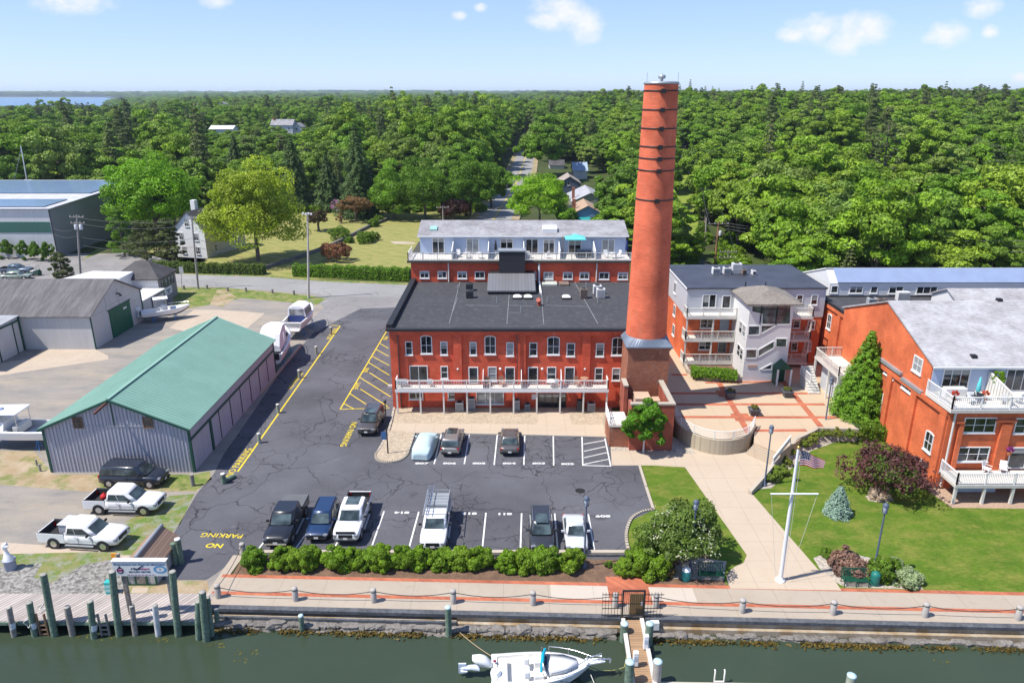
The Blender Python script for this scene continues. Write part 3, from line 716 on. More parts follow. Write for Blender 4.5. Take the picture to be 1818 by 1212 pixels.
mb=MB();x,z=C2(833,100);mb.box(x-.05,FY-.45,2.8,x+.05,FY-.35,ZR-.4);mb.build('downpipe',mat('dark_downpipe',(.06,.045,.045),.5),mill);mb=MB();x,z=C2(92,100);mb.box(x-.05,FY-.4,.1,x+.05,FY-.27,ZR-.4);mb.build('downpipe',MATS['dark_downpipe'],mill)
x,z=C2(940,503);mb=MB();mb.box(x-.3,FY-.06,z-.3,x+.3,FY-.004,z+.3);mb.build('notice_board',white_paint,mill)
mb=MB();mb.box(-13.2,FY-.1,2.35,X0-.003,FY+.1,2.6);mb.build('service_pipe',off_white,mill)
DZ=11.7
mb=MB();mb.box(X0-.3,RY,0,X1,104.5,DZ-.3);mb.build('rear_wall',brick_red,mill)
mb=MB();mb.box(X0-.75,RY-.35,DZ-.298,X1+.2,104.6,DZ);mb.build('terrace',mat('terrace_edge',(.06,.055,.045),.8),mill)
mb=MB();mb.box(X0-.7,RY-.3,DZ+.002,X1+.15,PY+.5,DZ+.03);mb.build('terrace_floor',deck_white,mill)
PXL,PXR,EZ,RZ_=-12.15,15.05,14.15,15.35
mb=MB();mb.box(PXL,PY,DZ+.005,PXR,103.5,EZ);mb.build('penthouse_wall',siding_blue,mill)
mb=MB();mb.extr([(PXL-.3,PY-.45,EZ-.05),(PXL-.3,100.4,RZ_),(PXL-.3,100.4,RZ_+.15),(PXL-.3,PY-.45,EZ+.1)],(PXR-PXL+.6,0,0))
mb.extr([(PXL-.3,104,EZ-.05),(PXL-.3,100.4,RZ_),(PXL-.3,100.4,RZ_+.15),(PXL-.3,104,EZ+.1)],(PXR-PXL+.6,0,0));mb.build('penthouse_roof',shingle,mill)
mb=MB();mb.box(PXL-.3,PY-.56,EZ-.06,PXR+.3,PY-.455,EZ+.09);mb.build('gutter',white_paint,mill)
iP=lambda x,y:C1(x,y,PY)
for a,b,t in((328,412,197),(560,645,201),(788,875,201),(958,1045,204),(1078,1155,206),(1247,1335,206),(1472,1560,206)):
 s0,z1=iP(a,t);s1,_=iP(b,t);window(mill,PF(PY),s0,s1,DZ+.05,z1,cols=2,rows=1,name='sliding_door',sill=False,fr=.1,thick=True)
iR=lambda x,y:C1(x,y,RY)
for a,b,d in((247,312,0),(367,430,0),(500,565,2),(617,685,2),(716,745,5),(972,1030,5),(1080,1145,6),(1210,1275,6),(1322,1385,7),(1452,1520,8),(1580,1645,8)):wpx(mill,PF(RY),iR,(a,421+d),(b,469+d),cols=2,rows=1,fr=.1)
railing(mill,[(X0-.6,PY+.3),(X0-.6,RY-.2),(X1+.1,RY-.2)],DZ+.02,.95,off_white,.2,1.9,name='terrace_railing')
for x in(470,708,943,1180,1412):
 s,_=C1(x,300,PY-.8);mb=MB();mb.extr([(s,PY-.1,DZ+.05),(s,PY-.1,EZ-.5),(s,PY-1.2,DZ+1.6),(s,RY+.1,DZ+1.15),(s,RY+.1,DZ+.05)],(.1,0,0));mb.build('terrace_divider',white_paint,mill)
for x,c in((442,0),(1047,0),(1435,0)):
 s,_=C1(x,450,RY);mb=MB();mb.tube([(s,RY-.1,DZ-.35),(s,RY-.1,ZR+.1)],.09,8);mb.build('downpipe',off_white,mill)
def roofpatch(x0,y0,x1,y1,h,m,name):
 mb=MB();s0,_=C1(x0,y0,97.6);s1,_=C1(x1,y0,97.6)
 sl=(RZ_-EZ)/(100.4-PY+.45)
 ya,yb=96.4+(165-y1)/60.,96.4+(165-y0)/36.
 za=EZ+.1+sl*(ya-PY+.45);zb=EZ+.1+sl*(yb-PY+.45)
 mb.extr([(s0,ya,za-.05),(s0,yb,zb-.05),(s0,yb,zb+h),(s0,ya,za+h)],(s1-s0,0,0));return mb.build(name,m,mill)
roofpatch(315,104,365,133,.22,mat('green_glass',(.3,.5,.45),.2),'skylight');roofpatch(1070,122,1168,168,.5,white_paint,'skylight')
a,b=G(865,516,9.3),G(951,516,9.3);ty=RY-1.9
tz=onY(905,486.5,ty)[1]
mb=MB();mb.extr([(a.x,a.y,9.15),(a.x,ty,tz),(a.x,ty,tz+.1),(a.x,a.y,9.3)],(b.x-a.x,0,0));mb.build('roof_monitor',stripes('zinc_panels',(.2,.2,.21),'x',.4,.1,.35,.45,.3),mill)
mb=MB();mb.extr([(a.x+.05,a.y+.15,ZR+.065),(a.x+.05,RY-.02,ZR+.065),(a.x+.05,RY-.02,tz-.01),(a.x+.05,ty,tz-.01),(a.x+.05,a.y+.15,9.2)],(b.x-a.x-.1,0,0));mb.build('monitor_base',tar,mill)
s0,_=onY(886,470,RY-1.8);s1,_=onY(932,470,RY-1.8);z1=onY(905,446,RY-1.6)[1]
mb=MB();mb.box(s0,RY-1.85,tz-.3,s1,RY-.37,z1);mb.build('stair_head',stripes('black_clapboard',(.035,.036,.04),'z',.2,.12,.5,.7),mill)
mb=MB();mb.box(s0-.1,RY-1.95,z1+.002,s1+.1,RY-.36,z1+.14);mb.build('stair_head_cap',grey_metal,mill)
def roof_box(x0,y0,x1,y1,h,m,d,name='skylight',lid=None,par=mill):
 a=G(680+x0/3.7875,370+y1/3.7875,ZR+.07);b=G(680+x1/3.7875,370+y1/3.7875,ZR+.07)
 mb=MB();mb.box(a.x,a.y,ZR+.062,b.x,a.y+d,ZR+h);return mb.build(name,m,par,bevel=.05)
for x0,x1,y1 in((872,935,612),(945,1006,612),(1203,1265,613)):
 roof_box(x0,590,x1,y1,.3,tar,1.1,'skylight_kerb')
 a=G(680+x0/3.7875,370+y1/3.7875,ZR+.07);b=G(680+x1/3.7875,370+y1/3.7875,ZR+.07)
 mb=MB();xm,w_=(a.x+b.x)/2,(b.x-a.x)/2-.05
 mb.loft([[(xm+w_*k*sx,a.y+.55+.5*k*sy,ZR+.305+(1-k)*.35)for sx,sy in((-1,-1),(1,-1),(1,1),(-1,1))]for k in(1,.8,.45)],True);mb.build('skylight',white_gel,mill)
roof_box(1070,490,1172,522,.35,mat('fogged_skylight',(.5,.52,.46),.35),1.5);roof_box(1187,490,1252,522,.35,mat('brown_skylight',(.22,.16,.13),.4),1.4)
a=G(680+1049/3.7875,370+650/3.7875,ZR+.07);mb=MB();mb.tube([(a.x,a.y,ZR+.06),(a.x,a.y,ZR+.55),(a.x-.1,a.y-.35,ZR+.8)],[.22,.22,.26],10);mb.build('roof_vent',mat('red_vent',(.38,.07,.04),.5),mill)
for x,y in((505,550),(767,632),(1105,632),(928,698),(1365,530),(1445,635)):
 a=G(680+x/3.7875,370+y/3.7875,ZR+.07);mb=MB();mb.tube([(a.x,a.y,ZR+.06),(a.x,a.y,ZR+.75)],.06,8);mb.build('vent_pipe',grey_metal,mill)
a,b=G(680+1063/3.7875,370+572/3.7875,ZR+.2),None;s,_=C1(1048,470,RY)
mb=MB();mb.tube([(s,RY-.15,DZ-.6),(s,RY-.2,ZR+.3),(a.x,a.y,ZR+.2)],.15,10);mb.build('flue_pipe',white_paint,mill)
#
chx,chy=13.55,70.35
chim=thing('brick_chimney','tall round red brick chimney bound with black iron bands before the mill','chimney',(chx,chy,0))
zt=onY(1174,150,chy)[1];zb_=8.75
prof=[(2.03+(1.53-2.03)*k/12,zb_+(zt-zb_)*k/12)for k in range(13)]
MB().lathe((chx,chy,0),prof,48).build('shaft',brick_stack,chim)
for v in(161,195,228.5,261,282,303.5,356):
 z=onY(1170,v,chy-1.6)[1];r=2.03+(1.53-2.03)*(z-zb_)/(zt-zb_)+.035
 mb=MB();mb.lathe((chx,chy,z-.09),[(r-.02,.03),(r+.015,.03),(r+.015,.14),(r-.02,.14)],40)
 mb.box(chx-.28,chy-r-.16,z-.22,chx+.12,chy-r+.05,z+.16);mb.box(chx-.5,chy-r-.1,z-.04,chx+.4,chy-r+.08,z+.04);mb.build('iron_band',black_iron,chim)
MB().lathe((chx,chy,zt),[(1.56,0),(1.6,.02),(1.6,.18),(1.3,.26)],40).build('cap',grey_metal,chim)
MB().lathe((chx,chy,zt+.25),[(.13,0),(.13,.2),(.3,.25),(.36,.38),(.3,.55),(.12,.58)],16).build('vent_cowl',grey_metal,chim)
for k,(x,y)in enumerate(((-1.4,-.4),(1.4,-.4),(.3,1.3))):
 mb=MB();mb.tube([(chx+x,chy+y,zt+.1),(chx+x,chy+y,zt+1.0)],.018,6);mb.build('lightning_rod',grey_metal,chim)
pw=2.05
mb=MB();mb.box(chx-pw,chy-pw,0,chx+pw,chy+1.9,7.9);mb.build('pedestal',brick_old,chim)
mb=MB();mb.box(chx-pw-.1,chy-pw-.1,7.903,chx+pw+.1,chy+1.9,8.1);mb.box(chx-pw-.2,chy-pw-.2,8.1,chx+pw+.2,chy+1.9,8.2);mb.build('cornice',brick_old,chim)
c=[(-pw-.26,-pw-.26),(pw+.26,-pw-.26),(pw+.26,1.85),(-pw-.26,1.85)]
oc=[(2.06*math.cos(a),2.06*math.sin(a))for a in np.linspace(0,2*PI,33)[:-1]]
def sq(a):
 dx,dy=math.cos(a),math.sin(a);t=min((pw+.26)/abs(dx)if abs(dx)>1e-6 else 9e9,(pw+.26)/abs(dy)if abs(dy)>1e-6 else 9e9);return dx*t,min(dy*t,1.85)
ang=np.linspace(0,2*PI,65)[:-1]
mb=MB();mb.loft([[(chx+sq(a)[0],chy+sq(a)[1],8.2)for a in ang],[(chx+sq(a)[0],chy+sq(a)[1],8.32)for a in ang],[(chx+2.06*math.cos(a),chy+2.06*math.sin(a),9.0)for a in ang]],True,smooth=False);mb.build('flashing',mat('blue_grey_lead',(.17,.2,.25),.5,.2,var=.25),chim)
ey=62.25
e0,e1=G(1117,800).x,G(1192.6,800).x;ez=onY(1157,719,ey)[1]
enc=thing('brick_enclosure','square brick enclosure with pale coping at the foot of the chimney','brick enclosure',((e0+e1)/2,65,0))
mb=MB();mb.box(e0,ey,0,e1,ey+.35,ez);mb.box(e1-.35,ey+.352,0,e1,68.2,ez-.05);mb.box(e0,ey+.352,0,e0+.3,64.2,ez-.25);mb.box(e0-.1,66.3,0,e0+.28,68.2,ez+.2)
mb.build('wall',brick('enclosure_brick',(.36,.085,.05),(.3,.065,.04),(.3,.13,.09)),enc)
mb=MB();mb.box(e0-.06,ey-.06,ez+.002,e1+.06,ey+.42,ez+.16);mb.box(e1-.42,ey+.422,ez-.04,e1+.06,68.2,ez+.14);mb.build('coping',concrete_m,enc);mb=MB();mb.box(e0-.15,66.25,ez+.205,e0+.33,68.2,ez+.33);mb.build('pier_cap',concrete_m,enc)
l0=G(1081,793).x
mb=MB();mb.box(l0,63.,0,e0-.003,66.2,2.1);mb.build('landing_base',brick_old,enc)
mb=MB();mb.box(l0-.05,62.95,2.103,e0-.006,66.25,2.22);mb.build('landing',deck_white,enc)
mb=MB()
for k in range(9):
 mb.box(l0+.05,66.3+k*.3,0,e0-.2,66.6+k*.3-.004,2.05-k*.22)
mb.build('step',walk_m,enc)
mb=MB()
for z in(2.55,2.85,3.15):
 mb.tube([(l0,66.2,z),(l0,63.,z),(e0-.05,63.,z)],.035,6)
for x,y in((l0,66.2),(l0,64.6),(l0,63.),(e0-.05,63.)):mb.box(x-.05,y-.05,2.2,x+.05,y+.05,3.2)
mb.build('railing',white_paint,enc)
mb=MB();mb.box(e0+.9,65.4,0,e1-1.6,67.2,ez-.7);mb.box(e1-1.3,65.8,0,e1-.6,66.9,ez-1.1);mb.build('vent_hood',mat('tan_hood',(.5,.35,.25),.7),enc)
#
PZ=1.2
arc=[G(u,v,PZ)for u,v in((1199,742),(1206,757),(1220,768),(1245,779),(1275,785),(1302,784),(1325,777),(1336,765),(1339,757))]
st0,st1=G(1339,786,PZ),G(1388,806,PZ)
sn=(G(1322,802,0.2)-st0);sn.z=0
ret=px([(1386,808),(1408,789),(1440,764),(1450,759),(1522,760),(1506,738),(1482,702),(1470,676)],PZ)
mb=MB();mb.prism([(p.x,p.y)for p in arc]+[(st0.x,st0.y),(st1.x,st1.y)]+[(p.x,p.y)for p in ret]+[(36.9,78),(36.9,95),(20.2,95),(15.3,95),(15.3,66.5)],0,PZ)
struct(mb.build('plaza',plaza_m))
mb=MB();n_=6
for k in range(1,n_):
 o_=sn*(k/n_)*1.05;o2=sn*((k-1)/n_)*1.05
 mb.prism([(st0.x+o2.x,st0.y+o2.y),(st0.x+o_.x,st0.y+o_.y),(st1.x+o_.x,st1.y+o_.y),(st1.x+o2.x,st1.y+o2.y)],0,PZ*(1-k/n_))
struct(mb.build('plaza_step',walk_m))
def band(a,b,wd,z=PZ+.004):
 a,b=G(*a,PZ),G(*b,PZ);d=(b-a).normalized();n=Vector((-d.y,d.x,0))*wd/2;sheet('brick_band',[a+n,b+n,b-n,a-n],z,paver)
band((1192,665),(1220,665),.55);band((1186,698),(1455,698),.55);band((1195,717.5),(1464,717.5),.55);band((1202,740),(1495,740.5),.55);band((1340,764),(1432,763.5),.55)
band((1252,679),(1392,677),.5);band((1277,680),(1330,770),.62,PZ+.008);band((1386,672),(1458,758),.62,PZ+.008)
sheet('brick_band',px([(1297,733.5),(1327,733.5),(1330,738),(1337,744),(1336,747),(1306,747),(1304,742),(1298,738)],PZ+.012),PZ+.012,paver)
sheet('brick_band',px([(1270,692.5),(1282,692.5),(1300,703),(1300,704),(1277,704)],PZ+.012),PZ+.012,paver)
cw=thing('curved_wall','low curved concrete wall carrying white horizontal rails round the end of the plaza','curved wall',arc[4].copy())
cc=Vector((0,0,0))
for p in arc:cc+=p/len(arc)
fine=[]
for i in range(len(arc)-1):
 for k in range(4):
  t=k/4;p0,p1,p2,p3=arc[max(i-1,0)],arc[i],arc[i+1],arc[min(i+2,len(arc)-1)]
  fine.append(.5*(2*p1+(p2-p0)*t+(2*p0-5*p1+4*p2-p3)*t*t+(3*p1-p0-3*p2+p3)*t**3))
fine.append(arc[-1])
mb=MB()
loops=[]
for p in fine:
 d=(p-cc);d.z=0;d.normalize();i_,o_=p-d*.12,p+d*.2
 loops.append([(o_.x,o_.y,0),(o_.x,o_.y,PZ+.3),(i_.x,i_.y,PZ+.3),(i_.x,i_.y,0)])
mb.loft(loops,True,smooth=False);mb.build('wall',stripes('board_marked_concrete',(.4,.34,.25),'xy',.3,.08,.3,.9,var=.12),cw,fix=True)
mb=MB()
for k in range(4):mb.tube([(p.x,p.y,PZ+.45+k*.22)for p in fine],.03 if k<3 else .04,6)
for p in fine[::5]:mb.box(p.x-.04,p.y-.04,PZ+.3,p.x+.04,p.y+.04,PZ+1.14)
mb.build('railing',white_paint,cw)
rw=thing('retaining_wall','low concrete retaining wall stepping along the rose bed between plaza and lawn','retaining wall',(22,62,0))
pts=px([(1332,868),(1352,851),(1386,813),(1412,791)],.5)+px([(1442,766),(1452,760),(1524,762)],1.2)
mb=MB()
for i,(a,b)in enumerate(zip(pts,pts[1:])):
 za=.35+.95*min(1,i/3);zb2=.35+.95*min(1,(i+1)/3)
 d=(b-a).normalized();n=Vector((-d.y,d.x,0))*.16
 A,B=a+n,b+n;C_,D_=b-n,a-n
 mb.add([(A.x,A.y,0),(B.x,B.y,0),(C_.x,C_.y,0),(D_.x,D_.y,0),(A.x,A.y,za),(B.x,B.y,zb2),(C_.x,C_.y,zb2),(D_.x,D_.y,za)],[(0,3,2,1),(4,5,6,7),(0,1,5,4),(1,2,6,5),(2,3,7,6),(3,0,4,7)])
mb.build('wall',concrete_m,rw,fix=True)
a,b=pts[1].lerp(pts[2],.55),pts[2].lerp(pts[3],.55)
mb=MB();mb.beam(a+Vector((0,0,1.0)),b+Vector((0,0,1.6)),.12,.06);mb.beam(a+Vector((0,0,.7)),b+Vector((0,0,1.3)),.06,.5)
for t in(0,.5,1):
 p=a.lerp(b,t);mb.box(p.x-.05,p.y-.05,.3,p.x+.05,p.y+.05,1.05+.6*t)
mb.build('handrail',white_paint,rw)
mb=MB();inn=pts[2:];V=[]
outp=px([(1392,842),(1422,806),(1450,790),(1492,783),(1550,784)],.02)
for p,q_,zt_ in zip([pts[2],pts[3],pts[4],pts[5],pts[6]],outp,(.3,.6,.8,.85,.8)):V+=[(p.x,p.y,zt_),(q_.x,q_.y,.022)]
mb.add(V,[(2*k,2*k+1,2*k+3,2*k+2)for k in range(4)]);struct(mb.build('rose_bed',pea))
#
def C5(x,y):return 1170+x/4.848,450+y/4.848
DY,DDY,DX0,DX1,DTOP=82.8,81.0,20.55,36.6,10.4
cond=thing('condominium_block','brick and grey clapboard block with stacked balconies and pale stair tower','apartment block',(28,88,0))
ZS=onY(*C5(245,545),DY)[1]
mb=MB();mb.box(DX0,DY,.5,DX1,94.5,ZS);mb.build('brick_wall',brick_org,cond)
mb=MB();mb.box(DX0-.06,DY-.06,ZS+.003,DX1+.06,94.56,DTOP);mb.build('clapboard_wall',siding_grey,cond)
mb=MB();mb.box(DX0-.2,DY-.25,DTOP+.003,DX1+.15,94.7,DTOP+.16);mb.build('roof',mat('blue_black_membrane',(.05,.056,.075),.55,var=.3,vs=.5,fine=.15,fs=4),cond)
mb=MB();mb.box(DX0-.26,DY-.3,DTOP-.05,DX0-.205,94.7,DTOP+.14);mb.build('fascia',white_paint,cond)
Pd=PF(DY-.06);Pb=PF(DY)
inv=lambda x,y:onY(*C5(x,y),DY)
wpx(cond,Pd,inv,(375,347),(485,466),cols=2,rows=1,sill=False,fr=.1,thick=True,name='sliding_door',glass=pane_m)
s0,z1=inv(545,358);s1,z0=inv(610,470);door(cond,Pd,s0,s1,z0,z1)
for a,b in(((1185,352),(1230,440)),((1312,352),(1358,440))):wpx(cond,Pd,inv,a,b)
for a,b,c in(((358,560),(470,640),2),((645,562),(690,620),1),((1158,570),(1210,640),1),((1282,575),(1335,650),1),((345,752),(450,826),2),((628,757),(672,810),1),((1140,757),(1187,835),1),((1252,757),(1305,836),1)):wpx(cond,Pb,inv,a,b,cols=c)
for a,b,y0,y1 in((528,595,560,662),(510,575,750,852)):
 s0,z1=inv(a,y0);s1,z0=inv(b,y1);door(cond,Pb,s0,s1,z0,z1,mat('grey_door',(.3,.34,.38),.5),y0>700)
il=lambda x,y:onX(*C5(x,y),DX0)
for(a,b,p_)in(((140,238),(153,318),PL(DX0-.06+.0)),((122,420),(143,512),PL(DX0)),((115,590),(135,680),PL(DX0))):
 (s0,z1),(s1,z0)=il(*a),il(*b);s0,s1=sorted((s0,s1));s1=s0+min(1.2,s1-s0+.3);z0=z1-1.4
 window(cond,PL(DX0-(.0 if a[1]>300 else-.0))if a[1]>300 else PL(DX0-.06),s0,s1,z0,z1,cols=2,rows=1)
TX0,_=onY(*C5(715,1095),77.);tw=G(*C5(715,1095),1.2);TY=tw.y;TX0=tw.x;TX1=G(*C5(1080,1095),1.2).x
fl=[onY(*C5(300,y),DDY)[1]for y in(545,740,935)]
bxl=onY(*C5(245,545),DDY)[0];bxr=onY(*C5(1330,545),DDY)[0]
for k,z in enumerate(fl):
 for(xa,xb)in((bxl-.1,TX0-.05),(TX1+.05,bxr)):
  mb=MB();mb.box(xa,DDY,z-.3,xb,DY-.065,z);f_=mb.build('balcony',off_white,cond)
  railing(f_,[(xa+.06,DY-.2),(xa+.06,DDY+.06),(xb-.06,DDY+.06)]+([(xb-.06,DY-.2)]if xb==bxr else[]),z,.98,off_white,.17,2.2)
for x in(bxl+.05,(bxl+TX0)/2+.2,TX1+.9,bxr-.1):
 mb=MB();mb.box(x-.08,DDY+.08,PZ,x+.08,DDY+.24,fl[0]-.3);mb.build('post',off_white,cond)
inT=lambda x,y:onY(*C5(x,y),TY)
TT=onY(*C5(770,440),TY)[1]
mb=MB();mb.box(TX0,TY,PZ,TX1,DY-.07,TT);twr=mb.build('stair_tower',siding_white,cond)
mb=MB();hip_roof(mb,TX0,TX1+.45,TY,DY+.3,TT+.003,TT+1.15,.45,.42);mb.build('tower_roof',mat('tan_shingle_roof',(.2,.175,.15),.9,fine=.25,fs=5),cond)
dk=glass_mat('stairwell_glass',(.1,.12,.125),.5)
def opening(pts,plane=inT,depth=(0,-1,0),trim=.09):
 S=[plane(*p)for p in pts];Q=[Vector((s,TY,z))for s,z in S]
 mb=MB();mb.extr(Q,(0,-.02,0));o=mb.build('opening',dk,twr)
 mb=MB()
 for a,b in zip(Q,Q[1:]+Q[:1]):mb.beam(a+Vector((0,-.035,0)),b+Vector((0,-.035,0)),.07,.1)
 mb.build('opening_frame',white_paint,twr)
opening([(798,450),(1135,444),(1128,608),(1025,610),(1015,612),(885,608),(885,520),(798,500)])
opening([(770,622),(865,622),(865,700),(765,702)]);opening([(877,692),(877,617),(1012,614)])
opening([(1008,730),(1100,730),(1097,803),(1004,803)]);opening([(856,827),(990,750),(990,812),(850,893)])
opening([(750,823),(840,823),(838,900),(745,900)]);opening([(868,998),(970,945),(970,998)])
mb=MB()
for x in(885,1022):
 s,za=inT(x,447);_,zb2=inT(x,606);mb.box(s-.05,TY-.08,zb2,s+.05,TY-.005,za)
s0,za=inT(890,478);s1,_=inT(1130,478);mb.box(s0,TY-.07,za-.04,s1,TY-.02,za+.04)
for k in range(14):
 s=s0+(s1-s0)*k/14;mb.box(s-.015,TY-.06,za-.8,s+.015,TY-.03,za)
mb.build('tower_rail',black_iron,twr)
ilt=lambda x,y:onX(*C5(x,y),TX0)
for(a,b)in(((698,570),(718,650)),((725,600),(746,682)),((680,768),(700,842)),((705,800),(723,876))):
 (s0,z1),(s1,z0)=ilt(*a),ilt(*b);s0,s1=sorted((s0,s1));window(twr,PL(TX0),s0,s0+min(1.1,max(.7,s1-s0)),z1-1.45,z1,sill=False)
s0,za=inT(765,955);s1,zb2=inT(838,978);mb=MB();mb.box(s0,TY-.07,zb2,s1,TY-.004,za);mb.build('name_plaque',mat('tan_plaque',(.45,.3,.24),.7),twr)
a0,ap=inT(978,955),inT(1040,878);a1=inT(1110,948)
mb=MB();z0=min(a0[1],a1[1]);mb.extr([(a0[0],TY-1.6,z0),(a1[0],TY-1.6,z0),((a0[0]+a1[0])/2,TY-1.6,ap[1]-.3)],(0,1.55,0));mb.build('awning',dark_green,cond)
mb=MB();mb.box(a0[0]+.05,TY-1.5,PZ,a0[0]+.12,TY-.05,z0-.004);mb.box(a0[0]+.12,TY-.2,PZ,a1[0]-.3,TY-.1,z0-.004);mb.build('awning_screen',dark_green,cond)
for x in(a0[0]+.1,a1[0]-.15):mb=MB();mb.box(x-.1,TY-1.62,PZ,x+.1,TY-1.52,z0-.006);mb.build('awning_post',white_paint,cond)
pl=thing('planter_wall','low tan concrete planter wall in front of the condominium balconies','planter wall',(24,79,PZ))
mb=MB();pp=px([(1216,652),(1221,663),(1253,675),(1316,675)],PZ)
for a,b in zip(pp,pp[1:]):mb.beam(a+Vector((0,0,.25)),b+Vector((0,0,.25)),.3,.5)
mb.build('wall',concrete_m,pl)
mb=MB();mb.prism([(p.x,p.y)for p in pp]+[(pp[-1].x,81),(pp[0].x,81)],PZ+.004,PZ+.35);mb.build('soil',soil_m,pl)
#
rear=thing('long_metal_building','long low pale clapboard building with a blue metal mansard roof','building',(55,90,0))
mb=MB();mb.extr([(38.1,85.2,0),(38.1,85.2,10.45),(38.1,86.9,11.75),(38.1,93.5,9.7),(38.1,93.5,0)],(45,0,0));mb.build('wall',siding_white,rear)
mb=MB();mb.extr([(38.9,85.05,10.5),(38.9,86.8,11.83),(38.9,86.8,11.91),(38.9,85.0,10.6)],(45,0,0));mb.build('mansard',mat('blue_metal_roof',(.3,.37,.52),.35,.3,var=.1),rear)
mb=MB();mb.extr([(38.0,86.805,11.83),(38.0,93.8,9.65),(38.0,93.8,9.8),(38.0,86.805,11.98)],(45.5,0,0));mb.build('roof',white_paint,rear)
iE=lambda x,y:onY(1440+x/2.754,460+y/2.754,85.2)
for a,b,c in(((100,129),(128,165),1),((190,131),(250,166),2),((293,132),(322,166),1),((383,132),(447,168),2),((518,133),(613,170),3)):wpx(rear,PF(85.2),iE,a,b,cols=c,rows=1,fr=.07,glass=pane_m)
#
FX,FZ=37.25,8.7
link=thing('brick_link_block','flat roofed orange brick link block between the condominium and the shingled building','building',(42,77,0))
mb=MB();mb.box(FX,69.5,0,60,85.1,FZ);mb.build('wall',brick_org,link)
mb=MB();mb.box(FX-.1,69.5,FZ+.003,60,85.1,FZ+.1);mb.build('roof',black_roof,link)
mb=MB();mb.box(FX-.18,69.5,FZ-.12,FX-.105,85.15,FZ+.2);mb.box(FX-.1,85.0,FZ+.105,60,85.12,FZ+.25);mb.build('parapet_trim',tar,link)
mb=MB();mb.box(FX-.22,69.6,FZ-.55,FX-.004,84.9,FZ-.2);mb.build('cornice',brick_org,link)
for y in(69.7,74.2,79.2,84.3):mb=MB();mb.box(FX-.2,y,.5,FX-.004,y+.7,FZ-.552);mb.build('pier',brick_org,link)
C6=lambda x,y:(1440+x/2.754,460+y/2.754)
iF6=lambda x,y:onX(*C6(x,y),FX)
for y0,t in((82.1,300),(77.2,345)):
 z=iF6(88 if t==300 else 150,t)[1];window(link,PL(FX),y0-.55,y0+.55,z-1.0,z+.7,cols=2,rows=2,arch=.15,fr=.12)
mb=MB();mb.tube([(FX-.15,84.95,FZ),(FX-.15,84.95,1.3)],.08,8);mb.build('downpipe',mat('rust_downpipe',(.12,.05,.045),.5),link)
sd=thing('timber_deck','raised grey timber deck with pale railing and lattice screen against the orange brick link wall','deck',(35.5,73,1.2))
dz=4.6;q0=G(1456,640,dz);q1=G(1483,668,dz)
dx0=q0.x;dy1,dy0=q0.y,q1.y
mb=MB();mb.box(dx0,dy0,dz-.25,FX-.23,dy1+1.5,dz);mb.build('platform',deck_white,sd)
railing(sd,[(FX-.3,dy1+1.45),(dx0+.06,dy1+1.45),(dx0+.06,dy0+.06),(FX-.3,dy0+.06)],dz,1.,off_white,.17,1.8)
for x,y in((dx0+.1,dy0+.1),(dx0+.1,(dy0+dy1)/2),(dx0+.1,dy1+1.3),(FX-.4,dy0+.1)):mb=MB();mb.box(x-.09,y-.09,PZ,x+.09,y+.09,dz-.252);mb.build('post',off_white,sd)
mb=MB();mb.box(dx0+.8,dy0+.5,PZ,FX-.25,dy1+1,dz-.255);mb.build('store_wall',siding_grey,sd)
mb=MB()
for k in range(10):mb.box(dx0-1.25,dy1+1.3-k*.28,PZ,dx0-.05,dy1+1.58-k*.28-.003,3.4-k*.22)
mb.build('stair',off_white,sd)
railing(sd,[(dx0-1.3,dy1+1.5),(dx0-1.3,dy1-1.3)],2.4,1.0,white_paint,.16,1.4,'stair_railing')
#
GX,GY,GUZ=36.2,55.4,7.4
shb=thing('shingled_brick_building','large orange brick building with grey shingled gable roof and white decks beside the waterfront lawn','building',(50,62,0))
mb=MB();mb.extr([(GX,GY,0),(GX,GY,GUZ),(GX,59.,GUZ),(GX,59.,9.85),(GX,67.8,12.95),(GX,76.6,9.85),(GX,76.6,0)],(45,0,0));mb.build('wall',brick_org,shb)
mb=MB();mb.extr([(GX-.15,58.6,9.75),(GX-.15,67.8,12.99),(GX-.15,67.8,13.15),(GX-.15,58.6,9.9)],(45.3,0,0));mb.extr([(GX-.15,77,9.75),(GX-.15,67.8,12.99),(GX-.15,67.8,13.15),(GX-.15,77,9.9)],(45.3,0,0));mb.build('roof',brick('pale_shingle',(.43,.43,.445),(.34,.34,.355),(.27,.27,.28)),shb)
mb=MB();mb.box(GX+.1,58.93,GUZ+.06,GX+45,58.997,9.8);mb.build('penthouse_front',siding_blue,shb)
mb=MB();mb.box(GX-.16,58.45,9.7,GX+45,58.597,9.86);mb.build('gutter',white_paint,shb)
iG=lambda x,y:onX(*C6(x,y),GX);PG=PL(GX)
def gw(a,b,**k):
 (s0,z1),(s1,z0)=iG(*a),iG(*b);return window(shb,PG,s0,s1,z0,z1,**k)
def gc_(x,y,w_,h_,**k):
 s_,z_=iG(x,y);return window(shb,PG,s_-w_/2,s_+w_/2,z_-h_/2,z_+h_/2,**k)
gc_(523,516,1.5,1.45,cols=2,rows=2,fr=.11);gc_(384,557,1.9,.62,cols=3,rows=1,fr=.1);gc_(472,628,1.9,.62,cols=3,rows=1,fr=.1)
gc_(363,708,1.25,1.7,cols=2,rows=2,arch=.14,fr=.11);gc_(576,894,1.25,1.7,cols=2,rows=2,arch=.14,fr=.11)
mb=MB();(s0,za),(s1,zb2)=iG(348,478),iG(452,548);mb.box(GX-.3,min(s0,s1),za-.35,GX-.004,max(s0,s1),za-.05);(s0,za),(s1,zb2)=iG(455,570),iG(555,638);mb.box(GX-.3,min(s0,s1),za-.4,GX-.004,max(s0,s1),za-.1);mb.build('flashing',grey_metal,shb)
